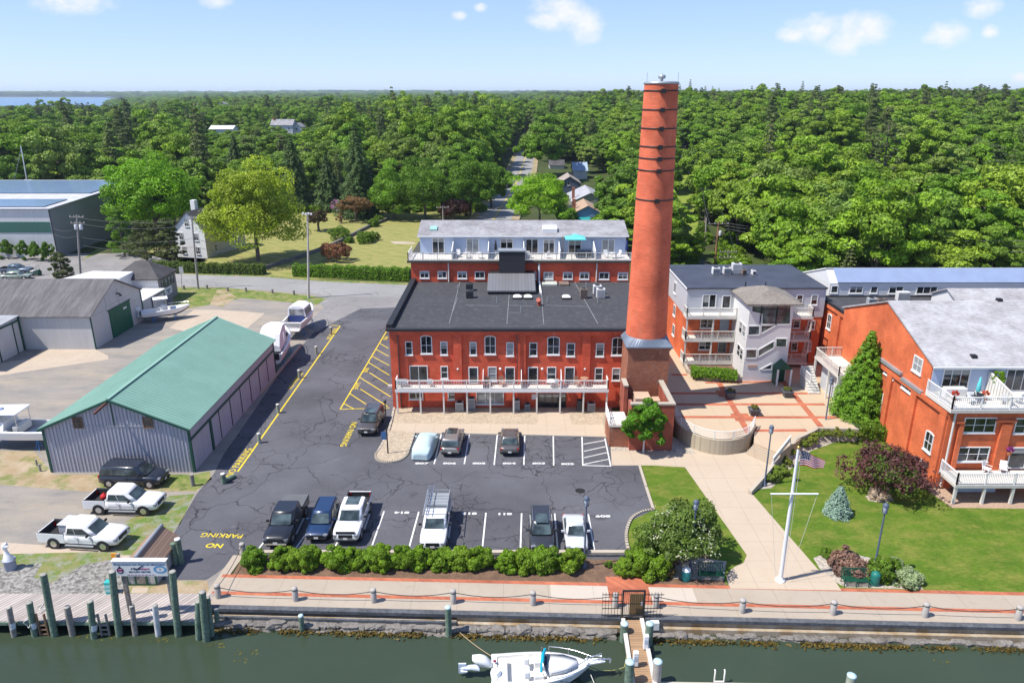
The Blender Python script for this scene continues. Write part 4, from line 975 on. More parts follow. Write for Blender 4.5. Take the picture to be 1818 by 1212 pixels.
for y in(55.5,60.2,64.6):mb=MB();mb.box(GX-.22,y,0,GX-.004,y+.9,6.598);mb.build('pier',brick_org,shb)
mb=MB();mb.box(GX-.25,55.45,6.6,GX-.004,69.4,7.0);mb.build('cornice',brick_org,shb)
mb=MB();s,z=iG(555,995);mb.box(GX-.1,s-.6,z-.12,GX-.004,s+.6,z+.12);mb.build('sill_vent',white_paint,shb)
iGf=lambda x,y:onY(*C6(x,y),GY);Pg=PF(GY)
wpx(shb,Pg,iGf,(752,773),(893,846),cols=3,rows=2);wpx(shb,Pg,iGf,(722,916),(860,987),cols=3,rows=2);wpx(shb,Pg,iGf,(1003,776),(1140,850),cols=3,rows=2)
s0,z1=iGf(975,918);window(shb,Pg,s0,s0+3.,1.85,z1,cols=2,rows=1,name='sliding_door',sill=False,fr=.1)
for a,b in((700,722),(905,955)):
 mb=MB();x0,_=iGf(a,900);x1,_=iGf(b,900);mb.box(x0,GY-.25,0,x1,GY-.004,iGf(900,800)[1]);mb.build('pier',brick_org,shb)
x0,za=iGf(705,792);x1,_=iGf(752,792);mb=MB();mb.box(x0,GY-.3,za-.08,x1-.15,GY-.26,za+.08)
mb.build('lintel',brick_org,shb)
mb=MB();x0,za=iGf(890,790);x1,_=iGf(1005,790);mb.box(x0+.15,GY-.3,za+.02,x1-.15,GY-.004,za+.2);mb.build('lintel',brick_org,shb)
mb=MB();x,_=iGf(690,800);mb.tube([(x,GY-.2,GUZ),(x,GY-.2,.2)],.09,8);mb.build('downpipe',off_white,shb)
mb=MB();mb.box(GX-.25,GY-.45,GUZ-.25,GX+45,58.9,GUZ+.05);ud=mb.build('upper_deck',deck_white,shb)
railing(ud,[(GX-.15,58.9),(GX-.15,GY-.35),(GX+14,GY-.35)],GUZ+.05,1.05,white_paint,.16,2.4)
iGp=lambda x,y:onY(*C6(x,y),58.93)
for a,b in((650,785),(960,1090)):
 s0,z1=iGp(a,530);s1,_=iGp(b,530);window(shb,PF(58.93),s0,s1,GUZ+.08,min(z1,9.55),cols=3,rows=1,name='sliding_door',sill=False,fr=.1,glass=pane_m)
s,_=iGp(868,560)
mb=MB();mb.beam((s,58.8,9.3),(s,GY-.3,8.5),.12,.12)
for k in range(9):
 t=k/9;y=58.7+(GY-58.7)*t;mb.box(s-.03,y-.14,GUZ+.06,s+.03,y+.14,9.25-.75*t)
mb.build('deck_divider',off_white,ud)
LZ,LY=1.8,52.65
mb=MB();mb.box(GX-.1,LY,LZ-.28,GX+14,GY-.26,LZ);ld=mb.build('lower_deck',deck_white,shb)
railing(ld,[(GX,GY-.3),(GX,LY+.08),(GX+14,LY+.08)],LZ,1.0,white_paint,.14,2.2)
for k in range(6):x=GX+.05+k*2.35;mb=MB();mb.box(x-.1,LY+.03,0,x+.1,LY+.23,LZ-.282);mb.build('post',off_white,ld)
mb=MB();mb.box(GX+1.2,GY-.9,.1,GX+4.6,GY-.8,1.45);mb.build('under_deck_screen',mat('pale_blue_panel',(.45,.52,.6),.6),ld)
for x,y in((903,278),(798,463)):
 p=G(*C6(x,y),11.6 if y<300 else 10.6)
 zz=9.9+(p.y-58.6)*(13.15-9.9)/9.2
 mb=MB();mb.box(p.x-.22,p.y-.2,zz-.1,p.x+.22,p.y+.25,zz+.22);mb.build('roof_vent',tar,shb)
wing=thing('shingled_wing','low pale shingled wing with white gable end beside the link block roof','building wing',(52,80,FZ))
wx=onY(1688,520,80)[0]
mb=MB();gable_walls(mb,wx,wx+25,77.5,83.5,FZ+.1,9.6,10.9);mb.build('wall',siding_white,wing)
mb=MB();gable_roof(mb,wx,wx+25,77.5,83.5,9.6,10.9,ov=.25);mb.build('roof',MATS['pale_shingle'],wing)
#
HX0,HX1,HY0,HY1,HE,HR=-41.0,-28.3,58.1,82.,4.35,7.05
shed=thing('boat_shed','grey ribbed metal boat shed with a long green ribbed roof beside the dark parking lot','boat shed',(-34.6,70,0))
mb=MB();gable_walls(mb,HX0,HX1,HY0,HY1,0,HE,HR,'y');mb.build('wall',ribbed_grey,shed)
sl=(HR-HE)/(-34.6-HX0)
mb=MB()
for x in np.arange(HX0+.2,HX1,.32):
 zt_=HR-abs(x+34.65)*(HR-HE)/6.35;mb.box(x,HY0-.045,.1,x+.055,HY0-.003,zt_-.1)
mb.build('wall_rib',mat('shed_rib',(.3,.3,.35),.5),shed)
green_roof=mat('green_metal_roof',(.2,.35,.28),.5,.0,var=.1,vs=.3,fine=.05)
mb=MB();gable_roof(mb,HX0,HX1,HY0,HY1,HE,HR,'y',.5,.3,.08);rf=mb.build('roof',green_roof,shed)
mb=MB();t_=(HR-HE)/6.35
for y in np.arange(HY0-.2,HY1+.2,.42):
 for sg in(-1,1):mb.beam((-34.65,y,HR+.115),(-34.65+sg*6.62,y,HE-.05+.045),.06,.035)
mb.build('roof_rib',mat('green_roof_rib',(.14,.27,.215),.5),rf)
mb=MB();mb.beam((-34.65,HY0-.31,HR+.15),(-34.65,HY1+.31,HR+.15),.3,.06);mb.build('ridge_cap',green_roof,rf)
mb=MB()
for sg in(-1,1):mb.beam((-34.65,HY0-.33,HR-.02),(-34.65+sg*6.65,HY0-.33,HE-.17),.05,.2)
for x in(HX0,HX1):mb.box(x-.1,HY0-.07,0,x+.1,HY0+.12,HE)
mb.box(HX1+.003,HY0+.2,3.05,HX1+.1,HY1,3.25);mb.box(HX1-.05,HY1-.15,0,HX1+.08,HY1+.05,HE);mb.box(HX1+.003,HY0+4.2,0,HX1+.12,HY0+4.55,3.05)
mb.box(-34.7,HY0-.06,4.55,-34.6,HY0-.003,HR-.15)
mb.build('green_trim',trim_green,shed)
mb=MB()
for y in np.arange(HY0+6.5,HY1-1,2.9):mb.box(HX1+.003,y,.1,HX1+.06,y+.06,3.04)
mb.build('door_seam',black_iron,shed)
for u in(139,263):
 s,z=onY(u,750,HY0);window(shed,PF(HY0-.045),s-.42,s+.42,z-.5,z+.55,cols=1,rows=4,name='louvre_window',trim=wood_brown,sill=False)
mb=MB();a,b=onY(192,712,HY0-.1),onY(170,732,HY0-1.2);mb.beam((a[0],HY0-.05,a[1]),(b[0],HY0-1.5,b[1]),.16,.16);mb.build('hoist_beam',mat('rusty_iron',(.1,.035,.025),.8),shed)
mb=MB();mb.box(-38.5,HY0-.05,4.48,-31.6,HY0-.004,4.54);mb.build('panel_joint',grey_metal,shed)
#
hang=thing('storage_barn','grey corrugated storage barn with a streaky dark roof and green double doors','barn',(-66,98,0))
IX,IY0,IY1,IE,IR=-54.9,91.1,104.7,4.55,7.7
mb=MB();gable_walls(mb,-96,IX,IY0,IY1,0,IE,IR,'x',.51);mb.build('wall',stripes('pale_corrugated',(.5,.5,.5),'xy',.28,.1,.2,.55,.05,var=.06,grime=(.44,.41,.38)),hang)
m_,nt_,b_=new_mat('streaky_roof');p_=pos(nt_)
c_=mix_c(nt_,math_n(nt_,'MULTIPLY_ADD',noise(nt_,scalev(nt_,p_,(1.1,.22,.22)),1.4,8,.7),3.,-1.2,True),(.065,.06,.064),(.15,.142,.145))
c_=mix_c(nt_,math_n(nt_,'MULTIPLY_ADD',noise(nt_,scalev(nt_,p_,(1.,.3,.3)),.5,8,.7),5.,-3.2,True),c_,(.22,.15,.12))
L(nt_,c_,b_.inputs['Base Color']);b_.inputs['Roughness'].default_value=.75
mb=MB();gable_roof(mb,-96,IX,IY0,IY1,IE,IR,'x',.51,.3,.1);mb.build('roof',m_,hang)
(ya,za),(yb,zb2)=onX(190,549,IX),onX(231,600,IX)
gate=thing
mb=MB();mb.box(IX+.003,95.6,.05,IX+.1,101.2,3.9);dr=mb.build('barn_door',stripes('green_door_boards',(.01,.1,.055),'y',.93,.06,.5,.5,var=.1),hang)
mb=MB();mb.box(IX+.003,IY0-.05,0,IX+.09,IY0+.15,IE);mb.box(IX+.003,IY1-.15,0,IX+.09,IY1+.05,IE);mb.box(IX+.003,95.3,3.92,IX+.14,101.5,4.02);mb.build('green_trim',trim_green,hang)
mb=MB();mb.box(IX+.003,98.2,5.6,IX+.5,98.4,5.75);mb.lathe((IX+.55,98.3,5.35),[(.05,.25),(.22,.05),(.22,0)],10);mb.build('gooseneck_lamp',black_iron,hang)
mb=MB()
for y0,y1,z in((92,95,4.3),(101.6,104,3.4),(94.5,101,4.6)):mb.box(IX+.003,y0,z,IX+.03,y1,z+.04)
for y in(95.2,98.6):mb.box(IX+.003,y,4.1,IX+.03,y+.04,6.3)
mb.build('panel_joint',grey_metal,hang)
mb=MB();mb.box(IX+.102,99.2,3.1,IX+.13,100.1,3.35);mb.build('door_sign',white_paint,dr)
lean=thing('lean_to_shed','small pale shed with green trim and double doors, nearer than the streaky roofed barn','shed',(-70,87,0))
mb=MB();mb.extr([(-64.1,82.5,0),(-64.1,90.9,0),(-64.1,90.9,4.55),(-64.1,82.5,4.2)],(-18,0,0));mb.build('wall',mat('pale_board',(.5,.5,.5),.6,var=.1),lean)
mb=MB();mb.extr([(-63.9,82.2,4.22),(-63.9,91.0,4.6),(-63.9,91.0,4.72),(-63.9,82.2,4.34)],(-18.4,0,0));mb.build('roof',mat('grey_roll_roof',(.3,.31,.33),.7),lean)
mb=MB();mb.box(-64.097,90.7,0,-63.98,90.95,4.5);mb.box(-64.097,82.3,4.0,-63.98,90.7,4.2);mb.box(-64.097,86.2,0,-64.0,86.35,4.0);mb.box(-64.097,89.5,0,-64.0,89.6,4.0);mb.build('green_trim',trim_green,lean)
off=thing('hip_roofed_office','small square office with dark hipped roof and white signboard beside the side road','office',(-59.5,115.8,0))
kx0,kx1,ky0,ky1=-63.2,-56.1,112.8,119.
mb=MB();mb.box(kx0,ky0,0,kx1,ky1,4.);mb.build('wall',ribbed_white,off)
mb=MB();mb.box(kx1+.003,ky0+.02,0,kx1+.05,ky1-.02,4.);mb.build('shaded_gable',mat('shaded_wall_brown',(.28,.26,.25),.8),off)  # darker facing over the white wall, shade of this side painted in
mb=MB();hip_roof(mb,kx0,kx1,ky0,ky1,4.003,6.4,.4,.42);mb.build('roof',shingle_dk,off)
for k in range(4):y=ky0+.9+k*1.2;window(off,PR(kx1+.05),y,y+.9,2.3,3.7,cols=1,rows=2,trim=trim_green,sill=False)
mb=MB();mb.box(kx1+.055,ky0+1.6,.9,kx1+.12,ky0+4.2,2.1);sb=mb.build('signboard',white_paint,off)
mb=MB();mb.box(kx1+.122,ky0+2.2,1.5,kx1+.13,ky0+3.6,1.75);mb.box(kx1+.122,ky0+2.6,1.1,kx1+.13,ky0+3.2,1.4);mb.build('sign_emblem',mat('blue_emblem',(.08,.14,.3),.6),sb)
mb=MB();mb.box(-63,105.2,0,-55.2,ky0-.003,2.55);mb.build('annex_wall',mat('pale_board',(.5,.5,.5)),off)
mb=MB();mb.box(-63.2,105.,2.553,-55.,ky0-.02,2.7);mb.build('annex_roof',white_paint,off)
mb=MB();mb.box(-55.198,108.2,.05,-55.12,112.2,2.2);mb.build('annex_door',mat('pale_board',(.5,.5,.5)),off)
mb=MB();mb.box(-55.118,108.1,2.2,-55.05,112.3,2.3);mb.box(-55.118,108.1,.05,-55.05,108.2,2.2);mb.box(-55.118,112.2,.05,-55.05,112.3,2.2);mb.build('door_trim',black_iron,off)
fr_=thing('flat_white_roof_shed','long low shed with a plain white flat roof behind the streaky roofed barn','shed',(-72,110,0))
a=px([(112,494),(212,494),(236,482),(165,481)],5.2)
mb=MB();mb.prism([(p.x,p.y)for p in a],0,5.0);mb.build('wall',ribbed_white,fr_);mb=MB();mb.prism([(p.x,p.y)for p in a],5.003,5.2);mb.build('roof',white_paint,fr_)
wh=thing('grey_warehouse','big slate grey and white ribbed warehouse with solar panels covering its low roof','warehouse',(-120,165,0))
LX=-93.5
mb=MB();gable_walls(mb,-160,LX,148.5,188,0,9.8,11.2,'x',.96);mb.build('wall',ribbed_dark,wh)
mb=MB();mb.box(-160,148.43,0,LX-.02,148.497,9.7);mb.build('front_cladding',ribbed_white,wh)
mb=MB();gable_roof(mb,-160,LX,148.5,188,9.8,11.2,'x',.96,.4,.15);mb.build('roof',mat('pale_metal_roof',(.5,.5,.53),.5,.1),wh)
mb=MB()
k_=1.4/37.9
for(xa,xb,ya,yb)in((-150,LX-1.5,149.6,158.),(-150,LX-1,166,184.5)):
 zf=lambda y:9.8+.28+k_*(y-148.5)
 mb.extr([(xa,ya,zf(ya)),(xa,yb,zf(yb)),(xa,yb,zf(yb)+.1),(xa,ya,zf(ya)+.1)],(xb-xa,0,0))
mb.build('solar_array',solar_m,wh)
bz0,bz1=onY(60,413,148.4)[1],onY(60,394,148.4)[1]
mb=MB();mb.box(-107.5,148.36,bz0,LX-.3,148.428,bz1);mb.build('green_band',ribbed_green,wh)
window(wh,PF(148.43),-117,-107.6,bz0,bz1,cols=3,rows=1,name='strip_window',trim=black_iron,sill=False,glass=mat('translucent_panel',(.5,.5,.47),.4))
mb=MB();mb.box(LX-.1,148.38,0,LX+.08,148.425,9.7);mb.build('corner_trim',black_iron,wh)
whs=thing('white_farmhouse','white two storey gabled house with grey roof and a white chimney behind the hedge','house',(-63.8,154,0),math.radians(-14))
mx0,mx1,my0,my1=-67.4,-60.4,147.5,161
mb=MB();gable_walls(mb,mx0,mx1,my0,my1,0,6.0,9.3,'y');mb.build('wall',stripes('bright_white_clapboard',(.85,.85,.84),'z',.18,.1,.2,.6,var=.03,strength=.3),whs)
mb=MB();mb.box(mx1+.003,my0+.02,0,mx1+.04,my1,5.8);mb.build('shaded_cream_side',stripes('shaded_cream_clapboard',(.5,.47,.38),'z',.2,.1,.25,.7),whs)  # side turned from the sun: its shade is put into a darker cream
mb=MB();gable_roof(mb,mx0,mx1,my0,my1,6.0,9.3,'y',.5,.3,.12);rf=mb.build('roof',shingle_dk,whs)
mb=MB();mb.box(-66.2,152,7.,-65.2,153,11.);mb.build('chimney',white_paint,rf)
for s,z in((-62.4,3.6),(-65.9,3.6),(-62.4,.8),(-65.6,.8),(-64.2,6.4)):window(whs,PF(my0),s-.5,s+.5,z,z+1.5,cols=2,rows=2,glass=pane_m)
for y in(150,156):
 for z in(.9,3.6):window(whs,PR(mx1+.04),y,y+1.,z,z+1.5,glass=pane_m)
def house(label,x0,x1,y0,y1,z0,ze,zr,axis,wm,rm,cat='house',wins=(),chim=None):
 h=thing('house',label,cat,((x0+x1)/2,(y0+y1)/2,z0))
 mb=MB();gable_walls(mb,x0,x1,y0,y1,z0-3,ze,zr,axis);mb.build('wall',wm,h)
 mb=MB();gable_roof(mb,x0,x1,y0,y1,ze,zr,axis,.5,.35,.15);r=mb.build('roof',rm,h)
 for s,z in wins:window(h,PF(y0),s-.5,s+.5,z,z+1.3,glass=pane_m)
 if chim:mb=MB();mb.box(chim[0]-.4,chim[1]-.4,ze,chim[0]+.4,chim[1]+.4,zr+1.2);mb.build('chimney',mat('chimney_brick',(.3,.12,.08),.9),r)
 return h
def at(u,v,Y):return onY(u,v,Y)
(xa,e),(xb,_),(_,a)=at(1014,381,180),at(1073,381,180),at(1040,366,180)
h3=house('blue clapboard house with tan gable roof nearest the penthouse, teal awning at its corner',xa,xb,180,192,0,e,a,'y',stripes('blue_clapboard',(.2,.33,.52),'z',.25,.1,.3),shingle_tan,wins=((at(1057,387,180)[0],.9),),chim=(at(1019,360,184)[0],184))
mb=MB();s,z=at(1037,388,179);mb.extr([(s-1.6,178,z-.8),(s-1.6,180,z+.2),(s-1.6,180,z-.8)],(3.2,0,0));mb.build('awning',teal_paint,h3)
(xa,e),(xb,_),(_,a)=at(1016,358,212),at(1081,358,212),at(1051,343,212)
house('sage green house with pale grey roof and black shuttered window, behind the blue house',xa,xb,212,230,0,e,a,'y',stripes('sage_clapboard',(.27,.28,.22),'z',.25,.1,.3),mat('pale_grey_roof',(.33,.33,.36),.8,fine=.15),wins=((at(1065,362,212)[0],.8),),chim=(at(1018,340,216)[0],216))
(xa,e),(xb,_),(_,a)=at(992,326,250),at(1031,326,250),at(1011,314,250)
house('dark slate blue house with steep tan roof, farthest of the street cottages',xa,xb,250,262,0,e,a,'y',stripes('slate_clapboard',(.1,.12,.17),'z',.25,.1,.3),mat('tan_grey_roof',(.3,.26,.23),.85),wins=((at(1010,322,250)[0],e-.6),))
(xa,e)=at(1018,303,290);xb,a=at(1043,292,290)
house('white cottage with pale blue roof half hidden by leaves up the street',xa,xb,290,300,0,e,a+.3,'x',white_paint,mat('pale_blue_roof',(.3,.38,.5),.6))
(xa,e)=at(976,294,330);xb,a=at(1002,286,330)
house('small white house deep in shade beside the street trees',xa,xb,330,340,0,e,a,'x',siding_white,shingle_dk)
def far_house(label,u0,u1,v0,v1,Y,wm,rm,axis='x',wins=2,chim=False):
 (xa,zb2),(xb,zt2)=at(u0,v1,Y),at(u1,v0,Y);z0=zb2-1;e=zb2+(zt2-zb2)*.45;w_=xb-xa
 house(label,xa,xb,Y,Y+9,z0,e,zt2,axis,wm,rm,wins=[(xa+w_*(k+.5)/wins,z0+.9)for k in range(wins)],chim=(xa+1,Y+4)if chim else None)
far_house('grey shingled cape house with white trim rising out of the treetops',481,518,213,230,420,siding_white,shingle,'x',3,True)
far_house('white gabled wing showing between treetops beside the grey cape house',518,534,219,231,424,siding_white,shingle,'y',1)
far_house('low white building with a pale flat roof among the treetops',372,412,224,234,430,white_paint,mat('white_roof',(.66,.66,.68),.6),'x',2)
far_house('distant white house with grey mansard roof on the wooded skyline',384,403,181,194,800,siding_white,shingle,'y',2)
far_house('distant low grey house left of the mansard house on the skyline',346,372,184,193,830,siding_white,shingle_dk,'x',2)
far_house('white house glimpsed through maples at the back of the lawn',672,718,322,345,232,siding_white,shingle,'x',3)
#
def wheel_set(root,L_,W,r,xf,xr,rimm=None):
 rimm=rimm or steel
 for x in(xf,xr):
  for sg in(1,-1):
   y=sg*(W/2-.11)
   mb=MB();mb.tube([(x,y-.115,r),(x,y-.1,r),(x,y+.1,r),(x,y+.115,r)],[r*.9,r,r,r*.9],18);w_=mb.build('wheel',dark_rubber,root,True)
   mb=MB();yo=y+sg*.118
   mb.tube([(x,yo-sg*.01,r),(x,yo+sg*.006,r)],[r*.62,r*.58],14)
   mb.build('rim',rimm,w_,True)
def car_body(root,st,paint_m,name='body'):
 """st: (x, z_bottom, z_shoulder, half_width, crown)"""
 loops=[]
 for x,zb,zs,w,cr in st:
  zm=zb+(zs-zb)*.55
  h=[(x,0,zb),(x,w*.84,zb),(x,w*.96,zb+.1),(x,w,zm),(x,w*.97,zs-.07),(x,w*.9,zs),(x,w*.5,zs+cr*.75),(x,0,zs+cr)]
  loops.append([(a,-b,c)for a,b,c in h[::-1]]+h[1:-1])
 loops=[l[::-1]for l in loops]
 return MB().loft(loops,True).build(name,paint_m,root,True,fix=True)
def cabin(root,xr0,xr1,xf1,xf0,zs,zr,wb,wr,paint_m,roof_m=None,posts=(),sunroof=None,name='cabin',glassm=None):
 """Greenhouse: rear base/top, front top/base."""
 g=glassm or car_glass
 def ring(t):
  x0=xr0+(xr1-xr0)*t;x1=xf0+(xf1-xf0)*t;w=wb+(wr-wb)*t;z=zs+(zr-zs)*t;c=.12
  return[(x0,-w+c,z),(x0+.06,-w,z),(x1-.3,-w,z),(x1,-w*.8,z),(x1+.05*(1-t),0,z),(x1,w*.8,z),(x1-.3,w,z),(x0+.06,w,z),(x0,w-c,z)]
 top=[(x*.985+.015*(xr1+xf1)/2,y*.95,zr+.055)for x,y,z in ring(1)]
 c=MB().loft([ring(0),ring(.5),ring(.93),top],True).build(name,paint_m,root,True,fix=True)
 e=.012
 def pane(nm,pts,n):
  n=Vector(n).normalized()*e;P=[Vector(p)+n for p in pts];MB().extr(P,-n*1.6).build(nm,g,c,True)
 def pt(t,k):return Vector(ring(t)[k])
 a,b=.1,.86
 l0,l1,r0,r1=pt(a,3),pt(b,3),pt(a,5),pt(b,5);m0,m1=pt(a,4),pt(b,4)
 MB().add([p+Vector((.02,0,.012))for p in(l0+Vector((-.02,.0,0)),m0,r0+Vector((-.02,0,0)),r1,m1,l1)],[(0,1,4,5),(1,2,3,4)],True).build('windscreen',g,c,True)
 b0,b1,b2,b3=pt(.2,0),pt(.2,8),pt(.85,8),pt(.85,0)
 MB().add([p+Vector((-.014,s_*.04,0))for p,s_ in((b0,-1),(b1,1),(b2,1),(b3,-1))],[(0,3,2,1)]).build('rear_window',g,c,True)
 for sg,(kr,kf)in((-1,(1,2)),(1,(7,6))):
  R0,F0,R1,F1=pt(.14,kr),pt(.14,kf),pt(.84,kr),pt(.84,kf)
  R0,R1=R0+Vector((.1,0,0)),R1+Vector((.1,0,0));F0=F0+Vector((.02,0,0))
  cuts=[0]+list(posts)+[1]
  for u0,u1 in zip(cuts,cuts[1:]):
   g0=.012 if u0 else 0;g1=.012 if u1<1 else 0
   P=[R0.lerp(F0,u0+g0),R0.lerp(F0,u1-g1),R1.lerp(F1,u1-g1),R1.lerp(F1,u0+g0)]
   P=[p+Vector((0,sg*.012,.004))for p in P];MB().add(P,[(0,1,2,3)if sg<0 else(3,2,1,0)]).build('side_window',g,c,True)
 if sunroof:
  x0,x1=sunroof;MB().box(x0,-wr*.62,zr+.05,x1,wr*.62,zr+.066).build('sunroof',car_glass,c,True)
 return c
def car_trim(root,L_,W,zb,zs,hood,grille=True,gm=None,truck=False,plate=True):
 f=L_/2
 for sg in(-1,1):
  MB().cbox((f-.12,sg*W*.36,zs-(.3 if truck else .24)),(.26,W*.18,.2 if truck else .14),sg*-.25).build('headlight',lamp_lens,root,True,bevel=.03)
  MB().cbox((-f+.09,sg*W*.41,zs-(.28 if truck else .12)),(.14,W*.12,.4 if truck else .2),0).build('taillight',red_lamp,root,True,bevel=.02)
  mb=MB();mb.cbox((hood-.15,sg*(W/2+.1),zs+.12),(.12,.24,.17));mb.build('mirror',dark_rubber if gm is None else gm,root,True,bevel=.03)
 if grille:
  MB().cbox((f-.035,0,zs-(.34 if truck else .3)),(.1,W*.5,.3 if truck else .17)).build('grille',black_iron,root,True,bevel=.02)
  MB().cbox((f-.0,0,zb+.14),(.1,W*.8,.14)).build('bumper',chrome if truck else dark_rubber,root,True,bevel=.03)
 MB().cbox((-f+.0,0,zb+.18),(.1,W*.8,.16)).build('bumper',chrome if truck else dark_rubber,root,True,bevel=.03)
 if plate:
  for x in(f+.058,-f-.058):MB().cbox((x,0,zb+.24),(.016,.32,.15)).build('number_plate',white_paint,root,True)
def arches(root,W,r,xf,xr):
 for x in(xf,xr):
  for sg in(1,-1):
   y=sg*(W/2-.005)
   MB().tube([(x,y-sg*.2,r+.02),(x,y+sg*.012,r+.02)],r*1.17,16).build('wheel_arch',tar,root,True)
def seams(root,W,xs,z0,z1):
 for x in xs:
  for sg in(-1,1):MB().cbox((x,sg*(W/2+.0),(z0+z1)/2),(.02,.02,z1-z0)).build('door_seam',tar,root,True);MB().cbox((x-.2,sg*(W/2+.01),z1-.08),(.16,.03,.03)).build('door_handle',tar,root,True)
def suv(label,loc,rz,L_,W,H,pm,rails=True,sunroof=False,cat='car',long=False,sedan=False,name=None):
 root=thing(name or('sedan_car' if sedan else 'sport_utility_car'),label,cat,loc,rz)
 f=L_/2;r=.34 if not long else .39;zs=H*.58 if not sedan else H*.62;w=W/2;zb=.24;xf,xr=f-.92,-f+.95
 st=[(-f,.5,zs-.16,w*.84,.0),(-f+.07,.34,zs-.02,w*.94,.0),(-f+.4,zb,zs+.02,w,.02),(-f+1.2,zb,zs+.02,w,.03),(0,zb,zs,w*1.0,.03),(f-1.5,zb,zs-.02,w,.05),(f-.75,zb,zs-.08,w*.98,.06),(f-.3,.28,zs-.17,w*.92,.05),(f-.07,.36,zs-.27,w*.82,.03),(f,.48,zs-.36,w*.72,.0)]
 arches(root,W,r,xf,xr);car_body(root,st,pm);wheel_set(root,L_,W,r,xf,xr)
 if sedan:cabin(root,-f+.55,-f+1.3,f-2.05,f-1.2,zs-.01,H-.05,w*.92,w*.74,pm,posts=(.5,),sunroof=(-.3,.5)if sunroof else None)
 else:cabin(root,-f+.1,-f+.38,f-1.95,f-1.15,zs-.01,H-.05,w*.94,w*.79,pm,posts=(.33,.66),sunroof=(-.7,.55)if sunroof else None)
 if rails:
  for sg in(-1,1):mb=MB();mb.tube([(-f+.6,sg*w*.7,H+.0),(-f+.7,sg*w*.7,H+.06),(f-2.2,sg*w*.7,H+.06),(f-2.1,sg*w*.7,H+.0)],.025,6);mb.build('roof_rail',black_iron if not sunroof else steel,root,True)
 car_trim(root,L_,W,zb+.06,zs,f-1.55,gm=pm);seams(root,W,(f-1.75,f-2.75),.35,zs-.05);return root
def pickup(label,loc,rz,L_,W,H,pm,bed=1.75,cover=None,sunroof=False,crew=True,hood_blk=False,name='pickup_truck'):
 root=thing(name,label,'pickup truck',loc,rz)
 f=L_/2;r=.42;zs=1.2;w=W/2;zb=.42;xf,xr=f-1.,-f+1.25;cb=-f+bed+.12
 arches(root,W,r,xf,xr)
 st=[(cb,zb,zs,w*.98,.0),(cb+.3,zb,zs,w*.98,.02),(f-2.,zb,zs,w*.98,.04),(f-1.3,zb,zs-.01,w,.07),(f-.55,zb+.02,zs-.04,w*.98,.07),(f-.16,zb+.05,zs-.12,w*.93,.04),(f-.03,zb+.1,zs-.2,w*.88,.02),(f,zb+.2,zs-.4,w*.85,.0)]
 car_body(root,st,pm)
 wheel_set(root,L_,W,r,xf,xr)
 mb=MB();zt_=zs+.06;x0,x1=-f+.02,cb-.02;t=.09;ww=w*.97
 mb.box(x0+t,-ww+t+.003,.72,x1-t,ww-t-.003,.76)
 b=MB()
 for sg in(-1,1):b.box(x0,sg*ww,.5,x1,sg*(ww-t),zt_)
 b.box(x0-.004,-ww+t,.55,x0+t,ww-t,zt_-.01);b.box(x1-t,-ww+t,.55,x1,ww-t,zt_)
 bd=b.build('cargo_bed',pm,root,True,bevel=.03)
 mb.box(x0+t+.003,-ww+t+.004,.76,x0+t+.02,ww-t-.004,zt_-.04);mb.box(x1-t-.02,-ww+t+.004,.76,x1-t-.003,ww-t-.004,zt_-.02)
 for sg in(-1,1):mb.box(x0+t,sg*(ww-t-.003),.76,x1-t,sg*(ww-t-.02),zt_-.02);mb.box(x0+.05,sg*(ww-.015),zt_+.002,x1-.02,sg*(ww-t-.005),zt_+.02)
 mb.build('bed_liner',mat('bed_liner',(.025,.025,.027),.9),bd,True)
 if cover=='tonneau':MB().box(x0+.02,-ww+.02,zt_+.022,x1-.02,ww-.02,zt_+.07).build('bed_cover',mat('grey_tonneau',(.11,.115,.12),.6),bd,True,bevel=.02)
 if cover=='cap':
  mb=MB();mb.loft([[(x0+.02,-ww+.02,zt_+.02),(x1-.02,-ww+.02,zt_+.02),(x1-.02,ww-.02,zt_+.02),(x0+.02,ww-.02,zt_+.02)],[(x0+.12,-ww+.16,H+.05),(x1-.02,-ww+.16,H+.05),(x1-.02,ww-.16,H+.05),(x0+.12,ww-.16,H+.05)]],True,smooth=False)
  cp=mb.build('bed_cap',mat('cap_grey',(.26,.28,.3),.5),bd,True,bevel=.05)
  mb=MB()
  for y in(-ww+.1,ww-.1):mb.beam((x0+.1,y,H+.32),(f-1.9,y,H+.32),.05,.05)
  for x in np.linspace(x0+.15,f-2.0,5):mb.beam((x,-ww+.1,H+.34),(x,ww-.1,H+.34),.05,.05);mb.beam((x,-ww+.1,H-.2 if x<cb else H),(x,-ww+.1,H+.32),.04);mb.beam((x,ww-.1,H-.2 if x<cb else H),(x,ww-.1,H+.32),.04)
  mb.build('ladder_rack',grey_metal,root,True)
  mb=MB()
  for y in(.42,.78):mb.beam((x0-.5,-y,H+.4),(f-2.2,-y,H+.4),.05,.07)
  for x in np.linspace(x0-.3,f-2.4,9):mb.beam((x,-.42,H+.4),(x,-.78,H+.4),.04)
  ld=thing('ladder','aluminium ladder lying on the roof rack of the white work pickup','ladder',loc,rz);mb.build('ladder_frame',steel,ld,True)
 cabin(root,cb+.04,cb+.16,f-2.3,f-1.45,zs-.01,H-.06,w*.93,w*.82,pm,posts=(.46,)if crew else(.36,),sunroof=(f-3.9,f-2.7)if sunroof else None)
 car_trim(root,L_,W,zb+.05,zs,f-1.85,truck=True)
 seams(root,W,(f-1.75,f-2.85),.5,zs-.04)
 for sg in(-1,1):MB().cbox((.25,sg*(w+.04),.42),(2.2,.14,.07)).build('running_board',grey_metal,root,True)
 if hood_blk:MB().cbox((f-.09,0,zs-.05),(.14,W*.7,.16)).build('hood_shield',black_iron,root,True,bevel=.04)
 return root
